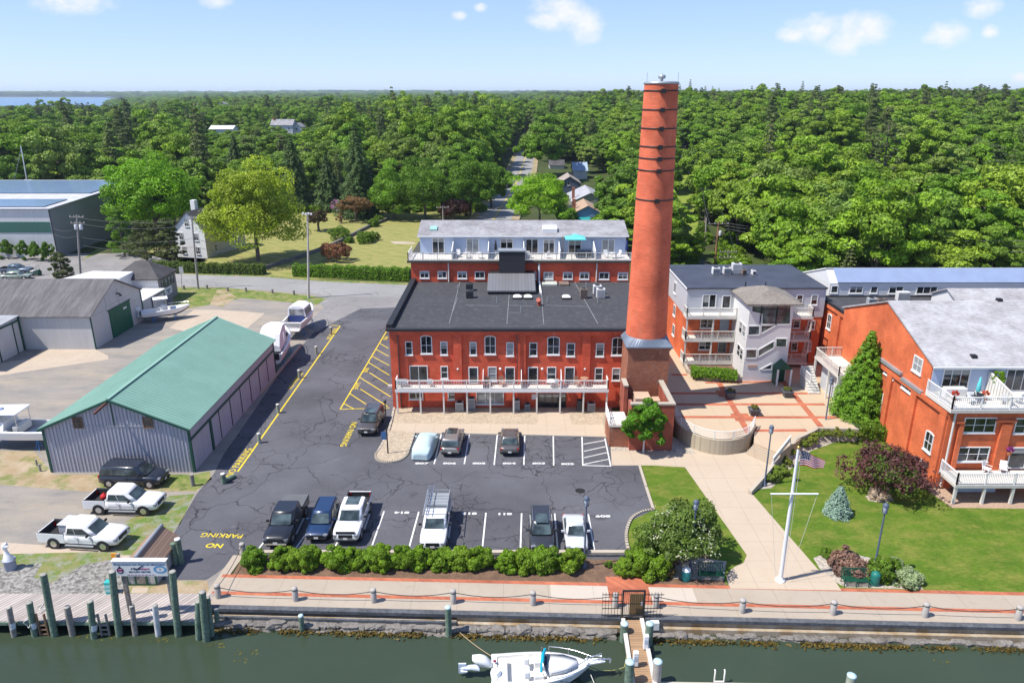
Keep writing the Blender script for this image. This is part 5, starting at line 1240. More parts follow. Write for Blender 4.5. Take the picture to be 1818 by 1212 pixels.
P_black,P_navy,P_dnavy=paint('black_paint',(.012,.012,.015)),paint('navy_paint',(.012,.035,.1),.2),paint('dark_navy_paint',(.018,.024,.04),.2)
P_white,P_dgrey,P_silver=paint('white_car_paint',(.75,.75,.75)),paint('charcoal_paint',(.045,.047,.053),.4),paint('silver_paint',(.42,.44,.48),.5)
P_bronze,P_beige,P_grey=paint('bronze_grey_paint',(.1,.088,.082),.4),paint('champagne_paint',(.3,.29,.27),.5),paint('taupe_grey_paint',(.13,.12,.115),.4)
def front_loc(u,v,L_):p=G(u,v);return(p.x,p.y+L_/2+.05,.013)
q=PI/2
pickup('black crew cab pickup with flat grey bed cover facing the hedge',front_loc(490,979,5.9),-q,5.9,2.04,1.95,P_black,1.75,'tonneau')
suv('dark blue hatchback car parked nose to hedge between two pickups',front_loc(562,966,4.5),-q,4.5,1.84,1.62,P_navy,True)
pickup('white pickup with panoramic sunroof and empty black bed facing the hedge',front_loc(614,971,5.95),-q,5.95,2.06,1.95,P_white,1.75,None,True,True,True)
pickup('white work pickup with grey bed cap and ladder rack facing the hedge',front_loc(768,986,5.7),-q,5.7,2.0,1.85,P_white,1.9,'cap',False,False)
suv('charcoal sport utility car with roof rails and sunroof facing the hedge',front_loc(963,988,4.6),-q,4.6,1.86,1.7,P_dgrey,True,True)
suv('small silver white sedan parked beside the charcoal car near the lamp post',front_loc(1025,988,4.35),-q,4.35,1.74,1.44,paint('pale_silver_paint',(.6,.62,.65),.2),False,False,sedan=True)
suv('bronze grey crossover with dark sunroof standing beside the yellow hatching',front_loc(652,776,4.75),-q-.05,4.75,1.92,1.75,P_bronze,True,True)
suv('champagne crossover with rear window towards the water, in the bay beside the covered car',front_loc(801,813,4.6),q-.06,4.6,1.84,1.68,P_beige,True,True)
suv('taupe grey sedan parked alone nose to the forecourt',front_loc(905,812,4.7),q,4.7,1.82,1.46,P_grey,False,False,sedan=True)
cl_=front_loc(750,819,4.6);cv=thing('covered_car','car under a pale blue fitted cloth cover beside the kerb island','covered car',cl_,q-.09)
mb=MB();loops=[]
for x,zs,zr,w in((-2.32,.55,.62,.62),(-2.2,.8,.88,.8),(-1.7,.95,1.05,.88),(-1.3,.98,1.25,.9),(-.75,.98,1.43,.92),(.2,.96,1.45,.92),(.75,.95,1.2,.92),(1.1,.92,1.02,.91),(1.75,.85,.93,.88),(2.15,.7,.76,.8),(2.32,.45,.5,.6)):
 k=.62 if zr>zs+.2 else .8
 h=[(x,w*1.04,.12),(x,w*1.03,.4),(x,w,zs*.75),(x,w*.94,zs),(x,w*k,zr-.05),(x,w*.3,zr),(x,0,zr)]
 h=[(a,b+.015*math.sin(a*9+c*11),c+.01*math.sin(a*13))for a,b,c in h]
 loops.append(h+[(a,-b,c)for a,b,c in h[::-1][1:]])
mb.loft(loops).build('cloth_cover',mat('pale_blue_cloth',(.42,.53,.55),.8,var=.08,vs=3,fine=.05),cv,True,fix=True)
for sg in(-1,1):MB().cbox((.72,sg*1.0,.98),(.16,.22,.16)).build('mirror_pocket',mat('pale_blue_cloth',(0,0,0)),cv,True,bevel=.04)
wheel_set(cv,4.6,1.8,.33,1.4,WZ)
def yard_loc(u1,v1,u2,v2,W):a,b=G(u1,v1),G(u2,v2);m=(a+b)/2;d=(b-a).normalized();n=Vector((-d.y,d.x,0));m=m+n*W/2;return(m.x,m.y,.012),math.atan2(d.y,d.x)
l,a=yard_loc(192,866,262,868,2.0);suv('dark navy full size sport utility car parked along the ribbed shed wall',(l[0]+.15,l[1],l[2]),a,5.4,2.04,1.9,P_dnavy,True,False,long=True)
l,a=yard_loc(173,914,254,916,2.05);pickup('white crew pickup with a red float in its open black bed',l,a,5.9,2.06,1.95,P_white,1.75,None,False,True)
rb=Vector(l)+Vector((-1.75,.15,.72));t=thing('red_buoy','round red buoy lying in the bed of the white pickup','buoy',rb);MB().lathe(tuple(rb),[(.02,.05),(.22,.1),(.31,.3),(.24,.5),(.08,.58),(.05,.68)],16).build('buoy_body',mat('red_vinyl',(.5,.02,.02),.4),t)
l,a=yard_loc(95,974,181,979,2.02);pickup('white pickup carrying a big grey insulated tote, nearest the stone bank',l,a,6.1,2.04,1.9,P_white,2.05,None,False,False)
c_,s_=math.cos(a),math.sin(a);tl=Vector(l)+Vector((WZ*c_,WZ*s_,.76));t=thing('insulated_tote','big grey insulated tote with flat lid standing in the white pickup bed','tote',tl,a)
MB().box(-.58,-.62,.0,.58,.62,1.0).build('tote_body',mat('grey_plastic',(.36,.37,.39),.6),t,True,bevel=.06);MB().box(-.63,-.67,1.003,.63,.67,1.12).build('lid',mat('pale_grey_plastic',(.5,.5,.51),.6),t,True,bevel=.04)
l,a=yard_loc(2,491,33,491,2);pickup('slate blue pickup parked beyond the barn next to a pale old sedan',(l[0],l[1]+1,.03),a,5.8,2.,1.85,paint('slate_blue_paint',(.13,.17,.23),.3),1.8)
l,a=yard_loc(14,497,42,496,1.8);suv('pale green old sedan with long hood beyond the streaky barn roof',(l[0],l[1]-.3,.03),a,5.0,1.85,1.4,paint('pale_green_paint',(.3,.36,.3),.2),False,False,sedan=True)
g_=G(62,489);gc=thing('golf_cart','dark green golf cart with open frame roof parked beyond the barn','golf cart',(g_.x,g_.y,.03),.1)
MB().box(-1.1,-.55,.3,1.1,.55,.62).build('body',dark_green,gc,True,bevel=.08);MB().box(-.5,-.5,.62,.1,.5,.95).build('seat',off_white,gc,True,bevel=.05);MB().loft([[(.6,-.5,.6),(1.1,-.5,.6),(1.1,.5,.6),(.6,.5,.6)],[(.6,-.45,1.),(.85,-.45,1.),(.85,.45,1.),(.6,.45,1.)]],True,smooth=False).build('cowl',dark_green,gc,True)
mb=MB()
for x,y in((-.9,-.5),(-.9,.5),(.8,-.5),(.8,.5)):mb.tube([(x,y,.6),(x*.9,y,1.85)],.03,6)
for y in(-.5,.5):mb.tube([(-.8,y,1.85),(.72,y,1.85)],.03,6)
for x in(-.8,.72):mb.tube([(x,-.5,1.85),(x,.5,1.85)],.03,6)
mb.build('roof_frame',grey_metal,gc,True);wheel_set(gc,2.2,1.2,.24,.75,-.75)
#
def hull(root,L_,B,H,side,bottom,deck,t0=.5,fz=.45,stripe=None,transom=True):
 S=[]
 ts=[0,.1,.25,.4,t0-.001,t0,.6,.7,.8,.88,.94,.98,1.]
 def sec(t):
  b=B/2*(1-max(0,(t-.4)/.6)**2.3)*(.94+.06*min(1,t*4))+.03;g=H*(.84+.24*t*t);k=H*.8*max(0,(t-.62)/.38)**2
  x=-L_/2+L_*t;c=k+(g-k)*.38;xb=x-(.0 if t<.9 else 0)
  f=H*fz if t<t0 else g+.04*(1-t)*4
  return x,b,g,k,c,f
 up,bo,inn=[],[],[]
 for t in ts:
  x,b,g,k,c,f=sec(t);xt=x+(g-c)*.35*max(0,(t-.5)/.5)
  bo.append([(x,-b*.84,c),(x,-b*.45,k+(c-k)*.35),(x,0,k),(x,b*.45,k+(c-k)*.35),(x,b*.84,c)])
  up.append([(x,b*.84,c),(x+.3*(xt-x),b*.93,c+(g-c)*.5),(xt,b,g-.02),(xt,b,g+.04),(xt,b-min(.2,b*.6),g+.05)])
  inn.append([(xt,b-min(.2,b*.6),g+.05),(xt,max(b-.24,.01),f),(xt,0,f+.02),(xt,-max(b-.24,.01),f),(xt,-(b-min(.2,b*.6)),g+.05)])
 h=MB().loft(bo,False,False).build('hull_bottom',bottom,root,True)
 mb=MB();mb.loft([l for l in up],False,False);mb.loft([[(x,-y,z)for x,y,z in l[::-1]]for l in up],False,False)
 x,b,g,k,c,f=sec(0);mb.add([(x,-b*.84,c),(x,0,k),(x,b*.84,c),(x,b,g+.04),(x,-b,g+.04)],[(4,3,2,1,0)])
 mb.box(x,-b+.1,f,x+.35,b-.1,g+.02);mb.build('hull',side,root,True,fix=True)
 MB().loft(inn,False,False).build('deck',deck,root,True,fix=True)
 return sec
def outboard(root,x,y,z,m):
 mb=MB();mb.loft([[(x-.35+a*.34*s_,y+b*.2*s_,z+dz)for a,b in((-1,-.8),(.6,-1),(1,-.6),(1,.6),(.6,1),(-1,.8))]for dz,s_ in((.0,.8),(.12,1),(.45,1),(.6,.75))],True);o=mb.build('outboard_motor',m,root,True,fix=True)
 mb=MB();mb.loft([[(x-.35+a*.12,y+b*.07,z+dz)for a,b in((-1,0),(0,-1),(1,0),(0,1))]for dz in(-.95,.0)],True);mb.box(x-.75,y-.03,z-.6,x-.25,y+.03,z-.55);mb.tube([(x-.7,y,z-.82),(x-.2,y,z-.82)],[.05,.09],8);mb.build('motor_leg',m,o,True)
def rail_line(root,pts,r=.025,name='bow_rail',posts=None,zb=None):
 mb=MB();mb.tube(pts,r,6)
 for p in(posts or[]):mb.tube([p,(p[0],p[1],zb)],r*.8,6)
 return mb.build(name,steel,root,True)
bx0,bx1=G(872,1188,.1).x,G(1046,1180,.1).x
boatA=thing('motor_boat','white open motor boat with turquoise windscreen cover moored in the channel','boat',((bx0+bx1)/2,34.85,WZ-.38),.03)
LA,BA,HA=bx1-bx0,2.5,1.25
sec=hull(boatA,LA,BA,HA,white_gel,white_gel,mat('cream_deck',(.7,.68,.63),.5,var=.05),.56,.42)
x0=-LA/2
mb=MB();mb.loft([[(x0+LA*t+(.0),s_*w,z)for s_ in(-1,1)]+[(x0+LA*t,.0,z+.12)]for t,w,z in((.56,.9,1.3),(.75,.75,1.36),(.88,.4,1.36))],True);mb.build('cuddy_top',white_gel,boatA,True,fix=True)
MB().box(x0+.4,-.95,.55,x0+.95,.95,1.02).build('stern_seat',white_gel,boatA,True,bevel=.06)
MB().box(x0+LA*.43,-.85,.55,x0+LA*.53,-.2,1.25).build('helm_console',white_gel,boatA,True,bevel=.05)
MB().box(x0+LA*.44,.3,.55,x0+LA*.53,.85,1.2).build('port_console',white_gel,boatA,True,bevel=.05)
MB().box(x0+LA*.525,-.1,1.0,x0+LA*.57,.45,1.5).build('cabin_hatch',mat('navy_hatch',(.03,.05,.1),.4),boatA,True)
for y in(-.5,.55):MB().box(x0+LA*.33,y-.28,.95,x0+LA*.39,y+.28,1.5).build('seat',white_gel,boatA,True,bevel=.07)
mb=MB();mb.extr([(x0+LA*.56,-.95,1.35),(x0+LA*.56,.95,1.35),(x0+LA*.52,.85,1.85),(x0+LA*.52,-.85,1.85)],(.02,0,0));mb.build('windscreen',car_glass,boatA,True)
rail_line(boatA,[(x0+LA*.57,-.97,1.36),(x0+LA*.52,-.87,1.88),(x0+LA*.52,.87,1.88),(x0+LA*.57,.97,1.36)],.03,'windscreen_frame')
mb=MB();mb.tube([(x0+LA*.5,-.8,1.5),(x0+LA*.515,-.4,1.85),(x0+LA*.53,.2,1.9),(x0+LA*.56,.8,1.72)],[.07,.11,.1,.09],8);mb.build('rolled_cover',mat('turquoise_canvas',(.0,.3,.42),.7),boatA,True)
for sg in(-1,1):
 pts=[(x0+LA*t+.25,sg*(sec(t)[1]-.12),sec(t)[2]+.5)for t in(.56,.66,.76,.86,.94,.99)]+[(x0+LA+.75,0+sg*.12,1.95)]
 rail_line(boatA,pts,.028,'bow_rail',pts[::2],1.4)
MB().loft([[(x0+LA-.2,-.25,1.38),(x0+LA-.2,.25,1.38),(x0+LA-.2,.25,1.48),(x0+LA-.2,-.25,1.48)],[(x0+LA+.95,-.14,1.5),(x0+LA+.95,.14,1.5),(x0+LA+.95,.14,1.58),(x0+LA+.95,-.14,1.58)]],True,smooth=False).build('bow_pulpit',white_gel,boatA,True)
mb=MB();mb.tube([(x0+LA+.5,0,1.62),(x0+LA+1.25,0,1.62)],.05,6);mb.tube([(x0+LA+1.2,-.2,1.5),(x0+LA+1.3,0,1.6),(x0+LA+1.2,.2,1.5)],.04,6);mb.build('anchor',steel,boatA,True)
om=MB();om.loft([[(x0-.55+dx+a*.4*s_,.25+b*.3*s_,1.35+dz)for a,b in((-1,-.8),(.6,-1),(1,-.6),(1,.6),(.6,1),(-1,.8))]for dx,dz,s_ in((.3,-.2,.8),(.1,.0,1),(-.15,.3,1),(-.3,.42,.7))],True);o=om.build('outboard_motor',white_gel,boatA,True,fix=True)
mb=MB();mb.loft([[(x0-.7+dx,.25+b*w,.95+dz+a*w)for a,b in((-1,0),(0,-1),(1,0),(0,1))]for dx,dz,w in((0,0,.26),(-.5,.05,.2),(-1.0,.02,.15))],True);mb.tube([(x0-1.6,.25,.98),(x0-1.9,.25,.95)],[.14,.05],8);mb.box(x0-1.95,.2,.62,x0-1.5,.3,1.3);mb.cbox((x0-1.62,.25,.88),(.4,.5,.04));mb.build('motor_leg',mat('pale_blue_grey_motor',(.55,.6,.68),.4),o,True)
MB().lathe((x0+.25,-.35,.9),[(.3,0),(.32,.25),(.25,.4)],14).build('live_well',white_gel,boatA,True)
MB().lathe((x0+.2,.42,1.25),[(.1,0),(.1,.04)],10).build('filler_cap',mat('maroon_cap',(.2,.02,.05),.5),boatA,True)
bl=boatA.location
tm=Matrix.Translation((bl.x+LA*.3,bl.y-1.16,-.83))@Matrix.Rotation(PI/2,4,'X');o=text_mesh('hull_number','MS 9081 BT',.2,mat('navy_lettering',(.02,.03,.07)),Matrix.Identity(4),None,.004)
o.parent=boatA;o.matrix_local=Matrix.Translation((LA*.27,-1.12,1.02))@Matrix.Rotation(-.12,4,'Z')@Matrix.Rotation(PI/2,4,'X')
def rope(name,label,pts,sag,r=.022,m=None,cat='rope'):
 P=[]
 for a,b in zip(pts,pts[1:]):
  a,b=Vector(a),Vector(b)
  for k in range(9):
   t=k/9;p=a.lerp(b,t);p.z-=sag*4*t*(1-t);P.append(p)
 P.append(Vector(pts[-1]));return tag(MB().tube(P,r,6).build(name,m or mat('tan_rope',(.42,.32,.2),.9)),label,cat)
pile_p=G(797,1128,WZ)
rope('mooring_rope','tan mooring rope from the boat stern to the lone piling at the wall',[(pile_p.x+.4,38.7,-.6),(bl.x+x0+.2,bl.y+1.15,-.55)],.15)
rope('mooring_rope','yellowish mooring rope from the bow to the gangway float',[(bl.x+LA/2+.9,bl.y-.1,-.3),(bl.x+LA/2+2.2,bl.y+.5,-.6),(G(1115,1150,-.6).x,G(1115,1150,-.6).y,-.5)],.1,.02,mat('yellow_rope',(.4,.36,.12),.9))
rope('mooring_rope','pale mooring rope running from the bow towards the water in front',[(bl.x+LA/2+.1,bl.y-.2,-.5),(bl.x+LA/2+1.,bl.y-3.2,-1.1)],.05,.02,off_white)
def stand(root,x,y,z):
 mb=MB()
 for a in(0,2.1,4.2):mb.tube([(x,y,z),(x+.35*math.cos(a),y+.35*math.sin(a),0)],.035,6)
 mb.tube([(x,y,z-.3),(x,y*.85,z+.15)],.04,6);mb.build('stand',mat('blue_stand',(.04,.2,.5),.5),root,True)
a,b=G(257,574),G(326,566)
cb_=(a+b)/2;boatB=thing('centre_console_boat','white centre console boat with hard top on stands beside the streaky roofed barn','boat',(cb_.x,cb_.y+.9,.0),math.atan2(b.y-a.y,b.x-a.x)+.05)
LB=6.6
def lift(root,dz):
 for c in root.children:c.location.z+=dz
sec=hull(boatB,LB,2.4,1.25,white_gel,mat('black_bottom',(.02,.025,.035),.7),white_gel,.6,.5)
MB().box(-.6,-.45,.6,.3,.45,1.75).build('console',white_gel,boatB,True,bevel=.08);MB().extr([(.3,-.42,1.7),(.3,.42,1.7),(.0,.4,2.2),(.0,-.4,2.2)],(.03,0,0)).build('windscreen',car_glass,boatB,True)
MB().box(-1.5,-.85,2.75,.5,.85,2.83).build('hard_top',white_gel,boatB,True,bevel=.03)
mb=MB()
for x,y in((-1.2,-.6),(-1.2,.6),(.2,-.6),(.2,.6)):mb.tube([(x,y,.7),(x,y,2.76)],.035,6)
mb.build('top_frame',steel,boatB,True);outboard(boatB,-LB/2,0,1.25,white_gel)
for sg in(-1,1):rail_line(boatB,[(LB*(t-.5)+.2,sg*(sec(t)[1]-.1),sec(t)[2]+.45)for t in(.55,.7,.85,.97)],.025)
lift(boatB,.55)
for y in(-.9,.9):
 for x in(-1.8,1.2):stand(boatB,x,y,.85)
boatC=thing('covered_cruiser','large motor cruiser wrapped in white canvas behind the green roofed shed','boat',(-29.7,87.6,0),PI/2+.1)
LC=10.5;teal_b=mat('teal_bottom_paint',(.0,.2,.18),.6)
sec=hull(boatC,LC,3.3,1.9,white_gel,teal_b,white_gel,.45,.5)
canvas=mat('white_canvas',(.74,.74,.77),.8,var=.04)
MB().loft([[(x,s_*w,z)for s_,z in((-1,1.75),(-.95,zt_),(-.5,zt_+.2),(.5,zt_+.2),(.95,zt_),(1,1.75))]for x,w,zt_ in((-4.3,1.3,2.3),(-3.5,1.28,3.6),(-1.6,1.25,4.1),(.2,1.15,3.9),(1.2,1.0,2.7),(2.0,.8,2.1))],False,True,False).build('canvas_cover',canvas,boatC,True,fix=True)
MB().loft([[(x,-w,1.9),(x,-w*.8,zt_),(x,w*.8,zt_),(x,w,1.9)]for x,w,zt_ in((-.2,1.35,2.9),(1.4,1.25,2.7),(2.8,.85,2.15),(3.6,.4,2.05))],False,True,False).build('cabin',white_gel,boatC,True,fix=True)
for sg in(-1,1):MB().extr([(-.1,sg*1.3,2.05),(1.6,sg*1.16,2.05),(1.3,sg*1.1,2.5),(0,sg*1.2,2.55)],(0,sg*.02,.0)).build('cabin_window',car_glass,boatC,True)
mb=MB()
for sg in(-1,1):mb.box(-LC/2-.1,sg*.95-.35,1.,-LC/2-.02,sg*.95+.35,1.75)
mb.build('transom_gear',black_iron,boatC,True)
mb=MB()
for k in range(9):mb.cbox((-3.4,-1.66+.0,2.+k*.22),(.14,.1,.1))
mb.build('fender_row',white_gel,boatC,True)
for sg in(-1,1):rail_line(boatC,[(LC*(t-.5)+.3,sg*(sec(t)[1]-.1),sec(t)[2]+.6)for t in(.55,.7,.85,.98)],.03)
MB().box(1.2,-.35,2.7,1.25,.35,3.25).build('radar_cowl',black_iron,boatC,True)
lift(boatC,.7)
for y in(-1.1,1.1):
 for x in(-3,2):stand(boatC,x,y,1.2)
boatD=thing('wheelhouse_cruiser','motor cruiser with blue panelled canvas wheelhouse and teal bottom at the end of the yard','boat',(-29.9,99.6,0),PI/2-.05)
LD=8.8
sec=hull(boatD,LD,3.0,1.85,white_gel,teal_b,mat('cream_deck',(0,0,0)),.5,.5)
MB().loft([[(x,s_*1.3*k,z)for s_,z,k in((-1,1.75,1),(-1,2.95,.86),(-.5,3.25,.86),(.5,3.25,.86),(1,2.95,.86),(1,1.75,1))]for x in(-1.9,.9)],False,True,False).build('canvas_top',canvas,boatD,True,fix=True)
MB().box(-1.98,-1.1,1.0,-1.91,1.1,1.9).build('blue_curtain',mat('navy_canvas',(.02,.04,.16),.7),boatD,True)
mb=MB()
for k in range(5):mb.box(-1.96,-1.02+k*.41,1.95,-1.91,-1.02+k*.41+.35,2.85)
mb.build('clear_panel',glass_mat('vinyl_panel',(.25,.26,.27),.5),boatD,True)
mb=MB()
for sg in(-1,1):mb.extr([(-1.7,sg*1.29,1.95),(.7,sg*1.29,1.95),(.7,sg*1.17,2.75),(-1.7,sg*1.17,2.75)],(0,sg*.02,0))
mb.build('side_panel',MATS.get('vinyl_panel')or car_glass,boatD,True)
MB().loft([[(x,-w,1.6),(x,-w*.7,zt_),(x,w*.7,zt_),(x,w,1.6)]for x,w,zt_ in((.92,1.2,2.4),(2.4,.9,1.95),(3.2,.5,1.8))],False,True,False).build('foredeck_cabin',white_gel,boatD,True,fix=True)
MB().box(-LD/2-.55,-1.2,.55,-LD/2-.003,1.2,.65).build('swim_platform',off_white,boatD,True)
for sg in(-1,1):rail_line(boatD,[(LD*(t-.5)+.3,sg*(sec(t)[1]-.1),sec(t)[2]+.6)for t in(.5,.7,.85,.98)],.03)
lift(boatD,.75)
for y in(-1,1):
 for x in(-2.6,1.5):stand(boatD,x,y,1.2)
e_=G(78,806);boatE=thing('hardtop_cruiser','dark hulled cruiser with white hard top on stands beside the ribbed shed wall','boat',(e_.x-3.6,e_.y+1.9,0),PI+.02)
sec=hull(boatE,8.6,3.0,1.55,white_gel,mat('dark_grey_bottom',(.05,.05,.055),.6),mat('grey_deck',(.42,.42,.42),.7),.5,.5)
MB().box(-1.2,-1.2,3.0,1.9,1.2,3.14).build('hard_top',white_gel,boatE,True,bevel=.06);MB().lathe((.9,0,3.14),[(.33,0),(.3,.12),(.05,.16)],14).build('radar_dome',mat('blue_grey_dome',(.3,.36,.55),.5),boatE,True)
MB().loft([[(x,-w,1.5),(x,-w*.8,zt_),(x,w*.8,zt_),(x,w,1.5)]for x,w,zt_ in((.2,1.25,2.2),(1.6,1.15,2.4),(2.8,.8,1.9))],False,True,False).build('cabin',white_gel,boatE,True,fix=True)
MB().extr([(2.0,-1.0,2.1),(2.0,1.0,2.1),(1.5,.95,2.95),(1.5,-.95,2.95)],(.03,0,0)).build('windscreen',glass_mat('green_boat_glass',(.12,.22,.19),.4),boatE,True)
MB().box(-1.1,-1.0,1.0,-.5,1.,1.75).build('helm_seat',off_white,boatE,True,bevel=.05)
mb=MB()
for x,y in((-1.0,-1.05),(-1.0,1.05),(.6,-1.1),(.6,1.1)):mb.tube([(x,y,1.),(x*1.,y,3.02)],.04,6)
mb.build('top_frame',steel,boatE,True)
MB().loft([[(-4.25,s_*1.44,.95),(3.6,s_*.75,1.35),(3.6,s_*.78,1.47),(-4.25,s_*1.46,1.05)]for s_ in(1,1.005)],True,False,False).build('boot_stripe',black_iron,boatE,True)
lift(boatE,.6)
for y in(-1,1):
 for x in(-2.6,1.8):stand(boatE,x,y,1.1)
m_b=Vector((-126.,193.,0));mt=onY(37,259,m_b.y)
sm=thing('sailboat_mast','tall bare white mast with stays rising behind the solar roofed warehouse','mast',m_b)
mb=MB();mb.tube([m_b+Vector((0,0,.5)),(mt[0],m_b.y,mt[1])],[.16,.11],8);mb.build('mast',white_paint,sm)
mb=MB();mb.tube([(mt[0],m_b.y,mt[1]-.5),(m_b.x-4,m_b.y,8)],.05,5);mb.tube([(mt[0]-1.,m_b.y,mt[1]-8.5),(mt[0]+1.,m_b.y,mt[1]-8.5)],.06,5);mb.build('stay',grey_metal,sm)
#
def lamp_post(label,u,v,h=5.75,src=None):
 p=G(u,v)
 if src:
  o=copy_tree(src);o.location=p;o['label']=label;return o
 o=thing('street_lamp',label,'lamp post',p,0,'blue grey lantern lamp posts')
 MB().lathe((0,0,0),[(.2,0),(.2,.12),(.1,.25),(.075,.5),(.055,h-.8)],12).build('pole',blue_grey_pole,o,True)
 MB().lathe((0,0,h-.8),[(.06,0),(.17,.05),(.17,.1),(.09,.12)],14).build('lantern_base',blue_grey_pole,o,True)
 MB().lathe((0,0,h-.68),[(.11,0),(.15,.12),(.15,.36),(.12,.42)],14).build('lantern_glass',glass_mat('lantern_glass',(.3,.34,.4),.3),o,True)
 mb=MB();mb.lathe((0,0,h-.26),[(.2,0),(.21,.04),(.17,.12),(.14,.2),(.06,.24)],16)
 for k in range(4):mb.beam((.17*math.cos(k*q),.17*math.sin(k*q),h-.7),(.2*math.cos(k*q),.2*math.sin(k*q),h-.25),.025)
 mb.build('lantern_hood',blue_grey_pole,o,True);return o
lp=lamp_post('lamp post rising from the hedge bed in front of the silver white sedan',1037,1006)
for lab,u,v in(('lamp post standing through the white flowering tree by the bench',1225,1013),('lamp post between the two clumps of shrubs on the big lawn',1550,1020),('lamp post at the low end of the retaining wall near the plaza steps',1357,862),('lamp post beside the pyramidal tree at the plaza corner',1463,764)):
 lamp_post(lab,u,v,0,lp)
p=G(689,806);bl_=thing('black_light_pole','thin black light pole with small blue sign on the kerb island','light pole',(p.x,p.y,.1))
mb=MB();mb.tube([(p.x,p.y,.1),(p.x,p.y,5.2)],[.07,.05],8);mb.lathe((p.x,p.y,5.2),[(.05,0),(.14,.05),(.14,.2),(.05,.28)],10);mb.build('pole',black_iron,bl_)
mb=MB();mb.box(p.x-.52,p.y-.07,1.55,p.x-.06,p.y-.05,2.35);mb.build('sign_plate',mat('blue_sign',(.06,.14,.3),.5),bl_)
#
bp=[(432,985),(388,1060),(525,1065),(664,1067.5),(805,1069.5),(946,1072.5),(1092,1076),(1164,1077),(1317,1086),(1478,1089.5),(1641,1093.5),(1806,1099)]
b0=None;pts=[]
for i,(u,v)in enumerate(bp):
 p=G(u,v);pts.append(p)
 lab=['pale stone bollard at the kerb corner behind the first round hedge bush','pale stone bollard at the promenade corner beside the wooden dock'][i]if i<2 else f'pale stone promenade bollard, {ORD[i - 2]} after the dock corner one'
 if b0 is None:
  b0=thing('stone_bollard',lab,'bollard',p,0,'pale stone bollards along the promenade')
  MB().lathe((0,0,.012),[(.2,0),(.2,.78),(.185,.8),(.185,.84),(.2,.86),(.2,.93),(.17,1.0),(.08,1.03)],16).build('shaft',granite,b0,True)
  MB().lathe((0,0,.8),[(.19,0),(.197,.01),(.197,.03),(.19,.04)],16).build('collar',black_iron,b0,True)
 else:
  o=copy_tree(b0);o.location=p;o['label']=lab
for i,(a,b)in enumerate(zip(pts,pts[1:])):
 if i==6:continue
 P=[];sag=.32 if i else .25
 for k in range(17):
  t=k/16;c=a.lerp(b,t);c.z=.83-sag*4*t*(1-t);P.append(c)
 tag(MB().tube(P,.026,6).build('chain',mat('dark_chain',(.05,.048,.045),.7)),f'sagging dark chain, {ORD[i]} span from the kerb corner bollard along the promenade','chain','chains hung between the stone bollards')
#
fp=G(1385,1030);ft=onY(1415,797,fp.y)
fl_=thing('flagpole','tall white nautical flagpole with a yardarm on the rounded concrete apron','flagpole',fp)
MB().lathe((fp.x,fp.y,.016),[(.34,0),(.34,.1),(.2,.14),(.17,.3)],16).build('base',white_paint,fl_)
MB().tube([(fp.x,fp.y,.2),(fp.x,fp.y,ft[1])],[.155,.09],12).build('pole',white_paint,fl_)
MB().lathe((fp.x,fp.y,ft[1]),[(.02,0),(.1,.05),(.12,.13),(.08,.21),(.02,.24)],12).build('finial',mat('gilt_ball',(.6,.4,.1),.3,.8),fl_)
yz=onY(1405,874,fp.y)[1]
mb=MB();mb.tube([(fp.x-1.5,fp.y-.17,yz),(fp.x+1.65,fp.y-.17,yz)],.06,8);mb.build('yardarm',white_paint,fl_)
mb=MB()
for x in(-1.45,1.6):mb.tube([(fp.x+x,fp.y-.17,yz),(fp.x+x*.3,fp.y-.2,.35)],.012,5)
mb.tube([(fp.x+.2,fp.y-.1,ft[1]-.3),(fp.x+.22,fp.y-.1,1.)],.012,5);mb.build('halyard',off_white,fl_)
def flag_mat():
 m,nt,b=new_mat('national_flag');uv=nt.nodes.new('ShaderNodeTexCoord').outputs['UV'];s=sep(nt,uv)
 k=math_n(nt,'FLOOR',math_n(nt,'MULTIPLY',s[1],13.));odd=math_n(nt,'MODULO',k,2.)
 col=mix_c(nt,odd,(.5,.012,.03),(.72,.7,.7))
 can=math_n(nt,'MULTIPLY',math_n(nt,'LESS_THAN',s[0],.4),math_n(nt,'GREATER_THAN',s[1],6/13))
 fx=math_n(nt,'SUBTRACT',math_n(nt,'FRACT',math_n(nt,'MULTIPLY',s[0],15.)),.5);fy=math_n(nt,'SUBTRACT',math_n(nt,'FRACT',math_n(nt,'MULTIPLY',s[1],10.2)),.5)
 st=math_n(nt,'LESS_THAN',math_n(nt,'ADD',math_n(nt,'MULTIPLY',fx,fx),math_n(nt,'MULTIPLY',fy,fy)),.05)
 col=mix_c(nt,can,col,mix_c(nt,st,(.012,.02,.075),(.75,.75,.75)))
 L(nt,col,b.inputs['Base Color']);b.inputs['Roughness'].default_value=.8
 tr=nt.nodes.new('ShaderNodeBsdfTranslucent');L(nt,col,tr.inputs[0]);mx=nt.nodes.new('ShaderNodeMixShader');mx.inputs[0].default_value=.35
 L(nt,b.outputs[0],mx.inputs[1]);L(nt,tr.outputs[0],mx.inputs[2]);L(nt,mx.outputs[0],nt.nodes['Material Output'].inputs[0]);return m
bm=bmesh.new();uvl=bm.loops.layers.uv.new('UVMap');NX,NY=28,14;grid=[]
fz1=onY(1420,799,fp.y)[1]
for i in range(NX+1):
 r_=[]
 for j in range(NY+1):
  s_,t_=i/NX,j/NY
  x=.18+1.7*s_*.9;wv=math.sin(s_*9+t_*1.2)*.13*s_
  z=-1.15*(1-t_)*(1-.45*s_)-.62*s_**1.2+.05*math.sin(s_*7)
  r_.append(bm.verts.new((x,wv-.25*s_,z)))
 grid.append(r_)
